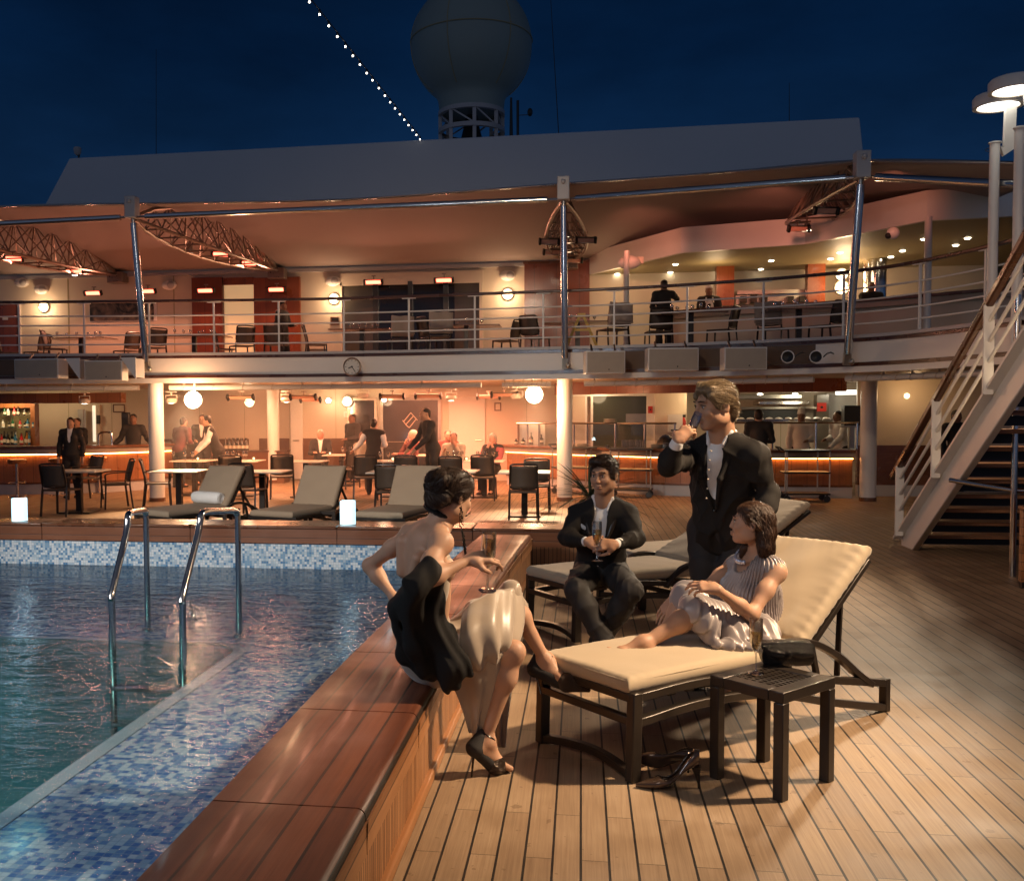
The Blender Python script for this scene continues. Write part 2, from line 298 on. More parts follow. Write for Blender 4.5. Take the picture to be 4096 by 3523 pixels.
def tile_material(name,cols,size,dark):
    m,nt,N,L,b=_nt(name); tc=N.new('ShaderNodeTexCoord'); mp=N.new('ShaderNodeMapping'); mp.inputs['Scale'].default_value=(1/size,)*3; mp.inputs['Location'].default_value=(.013,.37,.21); L.new(tc.outputs['Object'],mp.inputs[0])
    fl=N.new('ShaderNodeVectorMath'); fl.operation='FLOOR'; L.new(mp.outputs[0],fl.inputs[0]); fr=N.new('ShaderNodeVectorMath'); fr.operation='FRACTION'; L.new(mp.outputs[0],fr.inputs[0])
    wn=N.new('ShaderNodeTexWhiteNoise'); wn.noise_dimensions='3D'; L.new(fl.outputs[0],wn.inputs['Vector'])
    cr=N.new('ShaderNodeValToRGB'); cr.color_ramp.interpolation='CONSTANT'; L.new(wn.outputs['Value'],cr.inputs[0]); e=cr.color_ramp.elements
    e[0].position=0; e[0].color=c4(cols[0][1]); e[1].position=cols[1][0]; e[1].color=c4(cols[1][1])
    for p_,c in cols[2:]: k=e.new(p_); k.color=c4(c)
    geo=N.new('ShaderNodeNewGeometry'); sx=N.new('ShaderNodeSeparateXYZ'); L.new(fr.outputs[0],sx.inputs[0]); sn=N.new('ShaderNodeSeparateXYZ'); L.new(geo.outputs['True Normal'],sn.inputs[0])
    def F(op,a,b2):
        n=N.new('ShaderNodeMath'); n.operation=op
        for i,x in enumerate((a,b2)):
            if isinstance(x,(int,float)): n.inputs[i].default_value=x
            else: L.new(x,n.inputs[i])
        return n.outputs[0]
    gs=None
    for i in range(3):
        d=F('LESS_THAN',F('ABSOLUTE',F('SUBTRACT',sx.outputs[i],.5),0),.455); fa=F('GREATER_THAN',F('ABSOLUTE',sn.outputs[i],0),.6); ok=F('MAXIMUM',d,fa); gs=ok if gs is None else F('MULTIPLY',gs,ok)
    mx=N.new('ShaderNodeMix'); mx.data_type='RGBA'; L.new(gs,mx.inputs[0]); mx.inputs[6].default_value=c4(dark); L.new(cr.outputs[0],mx.inputs[7]); L.new(mx.outputs[2],b.inputs['Base Color'])
    b.inputs['Roughness'].default_value=.22; return m
def water_material():
    m,nt,N,L,b=_nt('pool_water'); N.remove(b); o=N['Material Output']
    t=N.new('ShaderNodeBsdfTransparent'); t.inputs[0].default_value=(.80,.92,.97,1); g=N.new('ShaderNodeBsdfGlossy'); g.inputs['Roughness'].default_value=.03; g.inputs[0].default_value=(.72,.78,.84,1)
    tc=N.new('ShaderNodeTexCoord'); mp=N.new('ShaderNodeMapping'); mp.inputs['Scale'].default_value=(1,1.9,1); mp.inputs['Rotation'].default_value=(0,0,.25); L.new(tc.outputs['Object'],mp.inputs[0])
    n1=N.new('ShaderNodeTexNoise'); n1.inputs['Scale'].default_value=3.6; n1.inputs['Detail'].default_value=5; n1.inputs['Roughness'].default_value=.55; n1.inputs['Distortion'].default_value=.6; L.new(mp.outputs[0],n1.inputs['Vector'])
    n2=N.new('ShaderNodeTexNoise'); n2.inputs['Scale'].default_value=17; n2.inputs['Detail'].default_value=3; L.new(mp.outputs[0],n2.inputs['Vector'])
    s=N.new('ShaderNodeMath'); s.operation='MULTIPLY_ADD'; L.new(n2.outputs[0],s.inputs[0]); s.inputs[1].default_value=.16; L.new(n1.outputs[0],s.inputs[2])
    bp=N.new('ShaderNodeBump'); bp.inputs['Strength'].default_value=.46; bp.inputs['Distance'].default_value=.05; L.new(s.outputs[0],bp.inputs['Height']); L.new(bp.outputs[0],g.inputs['Normal'])
    fr=N.new('ShaderNodeFresnel'); fr.inputs[0].default_value=1.16; L.new(bp.outputs[0],fr.inputs['Normal'])
    x=N.new('ShaderNodeMixShader'); L.new(fr.outputs[0],x.inputs[0]); L.new(t.outputs[0],x.inputs[1]); L.new(g.outputs[0],x.inputs[2]); L.new(x.outputs[0],o.inputs[0]); return m
M['deck']=deck_material()
M['coping']=wood('wet_red_teak',(.062,.015,.006),(.19,.056,.021),axis=1,rough=.44,plank=.109,pax=0,gap=.011,coat=.05,bump=.55,wet=2.2,seam=(.008,.004,.002))
M['copingx']=wood('wet_red_teak_crosswise',(.11,.034,.013),(.21,.075,.030),axis=0,rough=.36,plank=.1,pax=2,gap=.006,coat=.2,bump=.3)
M['slats']=wood('coping_side_slats',(.19,.074,.026),(.34,.155,.062),axis=2,rough=.5,plank=.032,pax=1,gap=.006,bump=.5,seam=(.02,.01,.004))
M['apron']=wood('coping_apron_timber',(.19,.074,.026),(.34,.15,.06),axis=1,rough=.42,plank=.085,pax=2,gap=.006,bump=.3)
M['slatx']=wood('coping_end_slats',(.19,.074,.026),(.34,.155,.062),axis=2,rough=.5,plank=.045,pax=0,gap=.006,bump=.5,seam=(.02,.01,.004))
M['tile']=tile_material('blue_mosaic_tiles',[(0,(.66,.71,.74)),(.36,(.40,.52,.62)),(.56,(.20,.36,.52)),(.76,(.10,.24,.42)),(.9,(.50,.62,.68))],.0285,(.4,.42,.42))
M['tilef']=tile_material('deep_blue_mosaic_tiles',[(0,(.42,.50,.60)),(.40,(.13,.24,.46)),(.66,(.07,.16,.40)),(.88,(.25,.37,.52))],.0385,(.25,.33,.42))
M['basin']=mat('teal_basin_tiles',(.013,.105,.115),.4,var=.55,scale=1.3)  # strong mottling puts uneven basin light into the tile colour
M['curb']=mat('pale_curb_tile',(.30,.38,.45),.35,var=.1,scale=5)
# ---------------------------------------------------------------- deck, pool, water
PX0,PX1,PY0,PY1=-9.5,-1.0,-1.0,11.0
b=MB(); Z=0
b.add([(PX1,-9,0),(45,-9,0),(45,45,0),(PX1,45,0)],[(0,1,2,3)]); b.add([(-45,PY1,0),(PX1,PY1,0),(PX1,45,0),(-45,45,0)],[(0,1,2,3)]); b.add([(-45,-9,0),(PX0,-9,0),(PX0,PY1,0),(-45,PY1,0)],[(0,1,2,3)]); b.add([(PX0,-9,0),(PX1,-9,0),(PX1,PY0,0),(PX0,PY0,0)],[(0,1,2,3)])
setting(obj('deck_floor',b,M['deck'],smooth=0,weld=True))
WZ=-.06
def basin_outline(o=0.):
    x1,y1,r=-2.78+o,7.85+o,.34+o; pts=[(PX0,-.5),(x1,-.5)]
    for k in range(9): a=PI/2*k/8; pts.append((x1-r+r*math.cos(a),y1-r+r*math.sin(a)))
    pts.append((PX0,y1)); return pts
b=MB(); bo=basin_outline(.095); bi=basin_outline(0)
outer=[(PX1,-.5)]+[(PX1,PY1)]; n=len(bo)
sh=MB(); S=-.21
ring=[(PX1,-.5)]+[(PX1,-.5+(PY1+.5)*k/9) for k in range(1,9)]+[(PX1,PY1),(PX0,PY1)]
inn=bo[1:]; V=[(x,y,S) for x,y in ring]+[(x,y,S) for x,y in inn]; 
m_=len(ring); F=[]
for i in range(min(m_,len(inn))-1): F.append((i,i+1,m_+i+1,m_+i))
sh.add(V,F); sh.add([(PX0,PY1,S),(PX1,PY1,S),(PX1,PY1,.32),(PX0,PY1,.32)],[(0,1,2,3)]) if False else None
setting(obj('pool_shelf_floor',sh,M['tilef'],smooth=0))
cu=MB(); V=[];F=[]
for i in range(1,n): V+=[(*bo[i],S+.005),(*bi[i],S+.012)]
k=len(V)//2
for i in range(k-1): F.append((2*i,2*i+2,2*i+3,2*i+1))
cu.add(V,F); setting(obj('pool_curb_edge',cu,M['curb']))
ba=MB(); V=[];F=[]
for i in range(1,n): V+=[(*bi[i],S+.012),(*bi[i],-1.55)]
for i in range(k-1): F.append((2*i,2*i+2,2*i+3,2*i+1))
ba.add(V,F); ba.add([(x,y,-1.55) for x,y in bi],[tuple(range(n))]); setting(obj('pool_basin_floor',ba,M['basin'],smooth=0))
wa=MB().bx((PX0,10.93,-.3),(PX1,11.05,.28)); wp=thing('mosaic_pool_wall','pale blue and white mosaic wall at the far side of the pool above the water','pool wall',(-4,10.93,-.2)); obj('mosaic_tiles',wa,M['tile'],wp,smooth=0,world=True)
b=MB(); b.add([(PX0,-.6,WZ),(PX1,-.6,WZ),(PX1,PY1,WZ),(PX0,PY1,WZ)],[(0,1,2,3)]); setting(obj('pool_water',b,water_material(),smooth=0))
# small jet splash by the ladder
b=MB(); sx,sy=-3.35,8.1
for i in range(46):
    a=random.uniform(0,2*PI); rr=abs(random.gauss(0,.05)); hh=random.uniform(0,.17)*(1-rr*5 if rr<.2 else 0); b.ball((sx+rr*math.cos(a),sy+rr*math.sin(a),WZ+hh),(random.uniform(.004,.010),.006,random.uniform(.006,.016)),6)
b.lathe([(.06,0),(.035,.03),(.016,.09),(.005,.17)],(sx,sy,WZ),10)
tag(setting(obj('water_splash',b,M['glass']),'stuff'),'little splash of water bubbling up in the pool behind the ladder','splash')
# pool lamp below the water line
pl=thing('pool_lamp','round lamp under the water on the wall of the pool basin','pool lamp',(-2.79,5.5,-.8)); obj('lens',MB().cyl((-.0,0,0),(-.03,0,0),.09),emis('pool_lamp_glass',(.6,1,.85),6),pl); obj('rim',MB().tube([(-.03,.1*math.cos(a),.1*math.sin(a)) for a in np.linspace(0,2*PI,20)[:-1]],.012,6,True),M['steel'],pl)
light('pool_lamp_light','POINT',(-3.3,5.3,-.75),6,(.40,1,.85),size=.1)
light('pool_lamp_light','POINT',(-5.2,4.6,-.8),7,(.35,1,.9),size=.1)
# ---------------------------------------------------------------- coping benches round the pool
def bend(y): return .021*max(0,y-5.0)+.0045*max(0,y-6.5)**2 if y<12 else 0
XO,XI=-.70,-1.245; CT=.43
cp=thing('pool_coping_bench','long red teak coping bench running along the near edge of the pool','coping bench',(-.918,4,0))
ys=[.3,1.15,2.08,3.12,4.16,5.2,6.25,7.3,8.35,9.4,10.4]
def seg(y0,y1,zt,zb,x0,x1,mb,dx=0,r=.03):
    n_=6; V=[];F=[]; sec=[(x0,zb),(x1,zb),(x1,zt-r)]+[(x1-r+r*math.cos(a),zt-r+r*math.sin(a)) for a in (.4,.8,1.2)]+[(x1-r,zt),(x0+.02,zt),(x0,zt-.02)]
    m=len(sec)
    for i in range(n_+1):
        y=y0+(y1-y0)*i/n_; o=bend(y)
        V+=[(x+o,y,z) for x,z in sec]
    for i in range(n_):
        for k in range(m): F.append((i*m+k,i*m+(k+1)%m,(i+1)*m+(k+1)%m,(i+1)*m+k))
    F+=[tuple(range(m)),tuple(range(n_*m,(n_+1)*m))[::-1]]; mb.add(V,F)
for i in range(len(ys)-1):
    b=MB(); seg(ys[i]+.004,ys[i+1]-.004,CT,.27,XI,XO,b); obj('lid_section',b,M['coping'],cp,world=True,smooth=50)
    b=MB(); seg(ys[i]+.004,ys[i+1]-.004,.39,.275,XO-.01,XO+.004,b,r=.002); obj('apron_board',b,M['apron'],cp,world=True)
b=MB(); seg(.3,10.4,.272,.05,XI+.12,XO-.012,b,r=.005); obj('slatted_side',b,M['slats'],cp,world=True)
b=MB(); seg(.3,10.4,.05,0,XI+.1,XO+.012,b,r=.01); obj('base_strip',b,M['apron'],cp,world=True)
b=MB(); seg(.3,10.6,.31,-.35,XI+.03,XI+.16,b,r=.005); obj('tiled_back',b,M['tile'],cp,world=True)
fc=thing('far_coping_bench','red teak coping bench along the far side of the pool carrying two lamps','coping bench',(-4,11.2,0))
FY0,FY1=10.88,11.46
xs=[-12,-10.1,-8.2,-6.35,-4.5,-2.75,-1.2,.35]
for i in range(len(xs)-1):
    b=MB().bx((xs[i]+.004,FY0,.40),(xs[i+1]-.004,FY1,.437)); obj('lid_section',b,wood('far_lid_teak',(.125,.043,.016),(.25,.10,.042),axis=0,rough=.3,plank=.109,pax=1,gap=.007,coat=.25,bump=.3) if i==0 else bpy.data.materials['far_lid_teak'],fc,world=True,bevel=.012)
    b=MB().bx((xs[i]+.004,FY0+.01,.235),(xs[i+1]-.004,FY0+.04,.40)); obj('front_board',b,M['copingx'],fc,world=True)
b=MB().bx((-.62,FY0+.02,.03),(.30,FY0+.06,.235)); obj('slatted_side',b,M['slatx'],fc,world=True)
b=MB().bx((-12,FY1-.06,0),(.30,FY1-.03,.40)); obj('back_board',b,M['copingx'],fc,world=True)
b=MB().bx((.28,FY0+.05,.0),(.31,FY1-.05,.40)); obj('end_board',b,M['slats'],fc,world=True)
# ---------------------------------------------------------------- two glowing lamps standing on the far coping
for q,lab in ((dp(40,1054),'white glowing cylinder lamp on the far coping at the left edge of the pool'),(dp(704,1061),'white glowing cylinder lamp on the far coping beside the lounger nearest the woman')):
    g=G(q,.437); t=thing('table_lamp',lab,'lamp',(g[0],min(max(g[1],11.0),11.25),.437),group='glowing lamps on the far coping')
    obj('glass_cylinder',MB().lathe([(.0,.0),(.087,.0),(.09,.01),(.09,.265),(.086,.272),(.082,.265),(.078,.05),(0,.045)],n=28),M['candle'],t)
    obj('base_plate',MB().lathe([(0,-.0),(.092,-.0),(.092,.006),(0,.006)],n=24),M['white'],t)
    light('table_lamp_light','POINT',(g[0],11.1,.437+.34),4,(.6,.9,1),size=.06)
# ---------------------------------------------------------------- pool ladder
ld=thing('pool_ladder','polished steel pool ladder with two bent grab rails standing in the water','pool ladder',(-3.3,7.7,S))
def rail(far,near,ztop,kink,ypush):
    f=np.array(far); nr=np.array(near); 
    pts=[(f[0],f[1],S+.0),(f[0],f[1],ztop-.09)]
    tf=np.array([f[0],f[1],ztop]); tn=np.array([nr[0]-(nr[0]-f[0])*.14,nr[1]+ypush,ztop+.075])
    pts+= [tuple(tf*.96+tn*.04+np.array([0,.01,-.03])),tuple(tf*.9+tn*.1),tuple(tf*.5+tn*.5),tuple(tf*.08+tn*.92+np.array([0,0,-.004])),tuple(tn+np.array([0,-.03,-.03])),(nr[0]-(nr[0]-f[0])*.10,nr[1]+ypush*.78,ztop-.08)]
    pts+=[(nr[0],nr[1]+.015,kink+.06),(nr[0],nr[1],kink),(nr[0],nr[1],kink-.06),(nr[0],nr[1],-.9)]
    return bez(pts,5)
obj('grab_rail',MB().tube(rail((-3.84,8.3),(-3.50,6.95),.87,.33,.42),.026,12),M['steel'],ld,world=True)
obj('grab_rail',MB().tube(rail((-2.935,8.15),(-2.92,6.9),.89,.33,.42),.026,12),M['steel'],ld,world=True)
for z in (-.35,-.62,-.88): obj('step',MB().bx((-3.5,6.9,z),(-2.92,6.99,z+.025)),M['steel'],ld,world=True)
for x,y in ((-3.84,8.3),(-2.935,8.15)): obj('foot_flange',MB().lathe([(0,.02),(.05,.018),(.055,0),(0,0)],(x,y,S)),M['steel'],ld,world=True)
# ---------------------------------------------------------------- ship: balcony with its parapet, deck slab and railing
EDGE=[(-17,17.2),(-13,17.6),(-11.1,17.8),(-7.85,18.2),(-4.6,18.4),(-2.28,18.2),(.56,17.85),(2.3,17.3),(3.6,16.7),(4.55,15.9),(5.1,14.8),(5.5,13.4),(5.75,12.0),(5.85,10.5)]
ED=[tuple(p) for p in bez([(x,y,0) for x,y in EDGE],5)]
def eoff(t): 
    p=[np.array(q[:2]) for q in ED]; o=[]
    for i in range(len(p)):
        d=p[min(i+1,len(p)-1)]-p[max(i-1,0)]; d/=np.linalg.norm(d); o.append(tuple(p[i]+np.array([-d[1],d[0]])*t))
    return o
_cum=np.concatenate([[0],np.cumsum([math.dist(ED[i][:2],ED[i+1][:2]) for i in range(len(ED)-1)])])
def along(s,t=0.):
    pts=eoff(t) if t else [q[:2] for q in ED]; i=min(max(int(np.searchsorted(_cum,s))-1,0),len(pts)-2); k=(s-_cum[i])/(_cum[i+1]-_cum[i]); a=np.array(pts[i]); c=np.array(pts[i+1]); d=(c-a)/np.linalg.norm(c-a); return a+(c-a)*k,d
def s_at_x(x): return float(np.interp(x,[q[0] for q in ED],_cum))
FZ=2.86
bal=thing('balcony','white painted upper deck balcony with timber bands curving round the restaurant','balcony',(-2,18.3,2.3))
b=MB(); e1=eoff(.05); b.prism([(x,y) for x,y in e1]+[(9,10.5),(9,26),(-17,26)],2.37,FZ-.02); obj('deck_slab',b,M['cream'],bal,world=True,smooth=0)
obj('parapet_panel',MB().wallstrip(ED,2.47,2.79,.05),M['white'],bal,world=True,smooth=50)
obj('lower_beam',MB().wallstrip(eoff(-.02),2.315,2.41,.12),M['white'],bal,world=True,smooth=50)
obj('timber_band',MB().wallstrip(eoff(-.03),2.41,2.47,.08),M['darkwood'],bal,world=True,smooth=50)
obj('timber_band',MB().wallstrip(eoff(-.02),2.79,2.845,.07),M['darkwood'],bal,world=True,smooth=50)
obj('ledge',MB().wallstrip(eoff(-.06),2.845,2.895,.22),M['greyw'],bal,world=True,smooth=50)
rl=thing('balcony_railing','long balcony railing of white bars under a dark timber handrail','railing',(-2,18.4,FZ))
obj('handrail',MB().strip([(x,y,3.90) for x,y in eoff(.08)],.075,.05),M['darkwood'],rl,world=True,smooth=50,bevel=.012)
for z in (3.07,3.25,3.44,3.62): obj('bar',MB().tube([(x,y,z) for x,y in eoff(.08)],.014,8),M['white'],rl,world=True,smooth=60)
s0=s_at_x(-9.55)
for k in range(-4,16):
    s=s0+1.27*k
    if s<.2 or s>_cum[-1]-.2: continue
    p,d=along(s,.08); b=MB().box((p[0],p[1],3.375),(.03,.035,.98),math.atan2(d[1],d[0])); b.box((p[0],p[1],3.865),(.26,.05,.012),math.atan2(d[1],d[0])); obj('post',b,M['white'],rl,world=True)
# lagged pipes under the balcony edge
pp=thing('ceiling_pipe','white lagged pipe hung along the underside of the balcony edge','pipe',(-2,18.7,2.24)); cuts=[-15.5,-8.6,-8.0,-1.9,-1.5,-.6,.0,3.6,4.0,5.2]
for i in range(0,len(cuts),2):
    a,c=s_at_x(cuts[i]),s_at_x(cuts[i+1]); pts=[]
    for k in range(22): q,_=along(a+(c-a)*k/21,.35); pts.append((q[0],q[1],2.235))
    b=MB().tube(pts,.052,10); obj('pipe_length',b,M['white'],pp,world=True)
    for k in range(1,21,2):
        q=np.array(pts[k]); dq=np.array(pts[k+1])-q; dq/=np.linalg.norm(dq); nn=np.array([-dq[1],dq[0],0]); ring=[q+(nn*math.cos(t)+np.array([0,0,1])*math.sin(t))*.056+dq*.02*math.sin(t) for t in np.linspace(0,2*PI,11)[:-1]]
        b=MB().tube(ring,.006,5,True) 
        if k%4==1: b.bar(q,(q[0],q[1],2.38),.03,.03,(0,1,0))
        obj('pipe_strap',b,M['cream'],pp,world=True)
# columns
for (x,y),lab in (((-8.29,18.45),'white round column between the bar and the first flood lamp'),((-.32,19.25),'white round column behind the palm plant and seated man'),((5.39,19.7),'white round column at the end of the kitchen counter'),((-7.55,23.6),'pinkish round column deep in the restaurant under the porthole lamp')):
    t=thing('round_column',lab,'column',(x,y,0),group='columns under the balcony'); obj('shaft',MB().lathe([(.148,.06),(.148,2.37)],n=28),M['white'],t); obj('timber_base',MB().lathe([(.157,0),(.157,.07),(.148,.075)],n=28),M['counter'],t)
# ---------------------------------------------------------------- lower back wall, doors, glazing
def prect(q0,q1,Y,t=.04,mb=None,front=True):
    """box on a wall at depth Y from two opposite picture corners, t thick towards the viewer"""
    a=P(q0,Y); c=P(q1,Y); mb=MB() if mb is None else mb; return mb.bx((a[0],Y-t,a[2]),(c[0],Y,c[2]))
WY=24.7
lw=thing('restaurant_back_wall','cream panelled wall at the back of the covered restaurant','wall',(-4,WY,0))
obj('panelling',MB().bx((-17,WY,0),(9,WY+.15,2.37)),M['cream'],lw,world=True)
b=MB()
for x in np.arange(-16,9,1.22): b.bx((x,WY-.004,0),(x+.012,WY+.0,2.37))
obj('panel_joint',b,M['olive'],lw,world=True)
for x0,x1 in ((60,255),(340,640)): obj('dark_dado',prect(zB(x0,563),zB(x1,850),WY-.005,.03),M['counter'],lw,world=True)
obj('dark_dado',prect(zA(1230,670),zA(1880,1000),WY-.005,.03),M['counter'],lw,world=True)
for (x0,x1,lab) in ((640,795,'narrow dark glazed door leaf behind the waitress'),(850,1200,'wide dark glazed door with a diamond stripe emblem etched on it')):
    a=P(zB(x0,322),WY); c=P(zB(x1,322),WY); t=thing('glass_door',lab,'door',((a[0]+c[0])/2,WY-.05,0),group='glazed doors in the restaurant wall')
    obj('pane',MB().bx((a[0],WY-.035,.08),(c[0],WY-.03,a[2])),M['glassdark'],t,world=True)
    b=MB(); b.bx((a[0]-.07,WY-.07,0),(a[0],WY-.002,a[2]+.07)); b.bx((c[0],WY-.07,0),(c[0]+.07,WY-.002,a[2]+.07)); b.bx((a[0],WY-.07,a[2]),(c[0],WY-.002,a[2]+.07)); obj('frame',b,M['brush'],t,world=True)
    obj('push_bar',MB().tube([(a[0],WY-.1,.98),(c[0],WY-.1,.98)],.016),M['steel'],t,world=True)
    if x0==850:
        b=MB(); o=P(zB(1020,447),WY-.045)
        for k in (-1,0,1):
            for u0,v0,u1,v1 in ((-.16,-.03,.02,.19),(.02,.19,.10,.10)) if k==1 else (((-.10,-.10,.10,.12),) if k==0 else ((-.10,-.12,-.02,-.19),(-.02,-.19,.16,.03))):
                b.bar(o+np.array([u0,0,v0]),o+np.array([u1,0,v1]),.022,.006,(0,1,0))
        b.bar(o+np.array([-.19,0,.0]),o+np.array([-.10,0,-.12]),.022,.006,(0,1,0)); b.bar(o+np.array([.19,0,.0]),o+np.array([.10,0,.10]),.022,.006,(0,1,0))
        obj('emblem',b,mat('etched_emblem',(.5,.36,.26),.5),t,world=True)
for x0,x1,lab in ((1268,1500,'cream restaurant door with a lever handle behind the shawled guest'),(258,335,'narrow cream door at the back between dark dado panels')):
    a=P(zB(x0,300),WY); c=P(zB(x1,300),WY); t=thing('service_door',lab,'door',((a[0]+c[0])/2,WY-.04,0)); obj('leaf',MB().bx((a[0],WY-.05,.02),(c[0],WY-.002,a[2])),M['white'],t,world=True,bevel=.006)
    h=np.array([c[0]-.12,WY-.09,1.02]); obj('handle',MB().tube([h+np.array([.03,.05,0]),h+np.array([.03,0,0]),h+np.array([-.12,0,0])],.012),M['steel'],t,world=True)
def sign(q0,q1,Y,lab,m,nm='wall_sign',cat='sign'):
    a=(P(q0,Y)+P(q1,Y))/2; t=thing(nm,lab,cat,a); obj('plate',prect(q0,q1,Y,.02),m,t,world=True,bevel=.003); c=P(q0,Y-.021); e=P(q1,Y-.021); b=MB()
    b.bx((c[0]+.03,Y-.026,c[2]-.03),(e[0]-.03,Y-.0205,e[2]+.03)); obj('face',b,M['olive'] if m is M['black'] else M['cream'],t,world=True); return t
sign(zB(1558,335),zB(1602,388),WY-.01,'small dark framed notice on the cream wall beside the right flood lamp',M['counter'])
sign(zA(852,408),zA(942,470),WY-.01,'small brown plaque on the cream wall above the card reader',M['counter'])
sign(zB(598,392),zB(626,428),WY-.01,'small pale notice on the wall left of the narrow glazed door',M['white'])
# ---------------------------------------------------------------- bar on the left
def poly_bar(name,lab,pts,h,dep,led):
    t=thing(name,lab,'bar counter',(*pts[len(pts)//2],0)); p=[tuple(q) for q in bez([(x,y,0) for x,y in pts],6)]
    def off(d): 
        q=[np.array(k[:2]) for k in p]; o=[]
        for i in range(len(q)):
            g=q[min(i+1,len(q)-1)]-q[max(i-1,0)]; g/=np.linalg.norm(g); o.append(tuple(q[i]+np.array([-g[1],g[0]])*d))
        return o
    obj('counter_top',MB().wallstrip(off(-.22),h-.06,h,dep+.22),M['counter'],t,world=True,bevel=.01)
    obj('counter_apron',MB().wallstrip(off(-.16),h-.17,h-.06,.1),mat('grey_apron',(.36,.29,.22),.4),t,world=True)
    obj('front',MB().wallstrip(off(0),.26,h-.14,.08),M['barwood'],t,world=True)
    obj('timber_edge',MB().wallstrip(off(-.03),.22,.26,.1),M['counter'],t,world=True)
    obj('kick_panel',MB().wallstrip(off(.0),0,.22,.08),M['greyw'],t,world=True)
    obj('light_strip',MB().wallstrip(off(-.045),led-.012,led+.012,.02),M['led'],t,world=True)
    return t
poly_bar('cocktail_bar','curved timber bar counter with a glowing strip below its top at left',[(-16,19.3),(-13.5,19.5),(-11.8,19.75),(-10.5,20.35),(-9.75,21.3),(-9.45,22.4)],1.04,.45,.86)
poly_bar('kitchen_counter','curved timber serving counter with a glowing strip in front of the open kitchen',[(-1.75,23.4),(-1.0,22.6),(.1,21.6),(1.4,20.75),(2.6,20.35),(3.9,20.25),(5.25,20.25)],.96,.5,.785)
# ---------------------------------------------------------------- upper deck wall
UY=24.8; UT=5.55
uw=thing('upper_deck_wall','cream wall of the upper deck restaurant behind the balcony railing','wall',(-6,UY,FZ))
obj('panelling',MB().bx((-19,UY,FZ),(9.5,UY+.15,UT+.6)),M['cream'],uw,world=True)
b=MB(); b.bx((-19,UY-.10,5.33),(.1,UY,5.42)); obj('cornice',b,M['greyw'],uw,world=True)
b=MB()
for x in np.arange(-18,0,.16): b.ball((x,UY-.16,5.50),(.075,.03,.022),6)
b.tube([(-19,UY-.16,5.515),(.2,UY-.16,5.515)],.018,6); obj('awning_lacing',b,M['black'],uw,world=True)
for x in (405,1030): obj('panel_joint',prect(U1(x,575),U1(x+3,1080),UY,.006),M['olive'],uw,world=True)
def wallthing(nm,lab,cat,q0,q1,Y=UY): a=(P(q0,Y)+P(q1,Y))/2; return thing(nm,lab,cat,(a[0],Y,a[2]))
t=wallthing('timber_door','red brown timber door with a small plate at the left end of the upper deck','door',U1(-60,770),U1(112,1080)); obj('leaf',prect(U1(-90,772),U1(112,1090),UY,.05),M['redwood'],t,world=True); obj('frame',prect(U1(112,766),U1(130,1090),UY,.07),M['white'],t,world=True); obj('number_plate',prect(U1(15,842),U1(48,858),UY-.05,.008),M['white'],t,world=True)
t=wallthing('wall_picture','long dark abstract picture on the cream upper wall','picture',U1(533,752),U1(912,860))
pm,nt_,N_,L_,b_=_nt('dark_abstract_paint'); v=N_.new('ShaderNodeTexNoise'); v.inputs['Scale'].default_value=2.4; v.inputs['Detail'].default_value=4; v.inputs['Distortion'].default_value=1.6; tc_=N_.new('ShaderNodeTexCoord'); L_.new(tc_.outputs['Object'],v.inputs['Vector']); r_=N_.new('ShaderNodeValToRGB'); r_.color_ramp.elements[0].position=.42; r_.color_ramp.elements[0].color=(.008,.012,.016,1); r_.color_ramp.elements[1].position=.7; r_.color_ramp.elements[1].color=(.22,.16,.11,1); L_.new(v.outputs[0],r_.inputs[0]); L_.new(r_.outputs[0],b_.inputs['Base Color'])
obj('canvas',prect(U1(533,756),U1(912,858),UY-.01,.03),pm,t,world=True); obj('backing',prect(U1(528,748),U1(930,864),UY,.012),M['white'],t,world=True)
t=wallthing('timber_partition','red timber wall block with a lit doorway on the upper deck','wall panel',U1(1142,612),U1(1785,1080))
for x0,x1 in ((1142,1328),(1508,1785)): obj('panel',prect(U1(x0,612),U1(x1,1090),UY-.001,.10),M['redwood'],t,world=True)
obj('lintel',prect(U1(1328.5,612),U1(1507.5,650),UY-.001,.10),M['redwood'],t,world=True)
o=prect(U1(1328,650),U1(1508,1090),UY-.001,.015); obj('lit_opening',o,emis('lit_doorway_sheet',(.95,.66,.33),.35),t,world=True)  # glowing sheet stands in for the light of the room beyond
obj('door_frame',prect(U1(1318,645),U1(1328,1090),UY-.1,.02),M['counter'],t,world=True)
t=wallthing('wide_window','wide dark upper deck window group of mullioned glass in a pale frame','window',U2(265,640),U2(1165,1130))
obj('pane',prect(U2(275,690),U2(1145,1140),UY-.002,.02),M['glassdark'],t,world=True)
for x0,x1 in ((275,468),(985,1145)): obj('pane',prect(U2(x0,693),U2(x1,1140),UY-.022,.01),M['glasswarm'],t,world=True)
for x0,x1 in ((470,503),(690,722),(915,948)): obj('mullion',prect(U2(x0,680),U2(x1,1140),UY-.02,.09),M['black'],t,world=True)
for x0,y0,x1,y1 in ((258,632,1168,688),(258,688,275,1140),(1145,688,1168,1140)): obj('frame',prect(U2(x0,y0),U2(x1,y1),UY-.001,.08),M['cream'],t,world=True)
t=wallthing('timber_cladding','red timber clad section of the upper wall behind the middle post','wall panel',U2(1432,562),U2(1845,1120)); obj('cladding',prect(U2(1432,562),U2(1845,1130),UY-.001,.12),M['redwood'],t,world=True); obj('cap_strip',prect(U2(1425,556),U2(1850,562),UY-.001,.14),M['counter'],t,world=True)
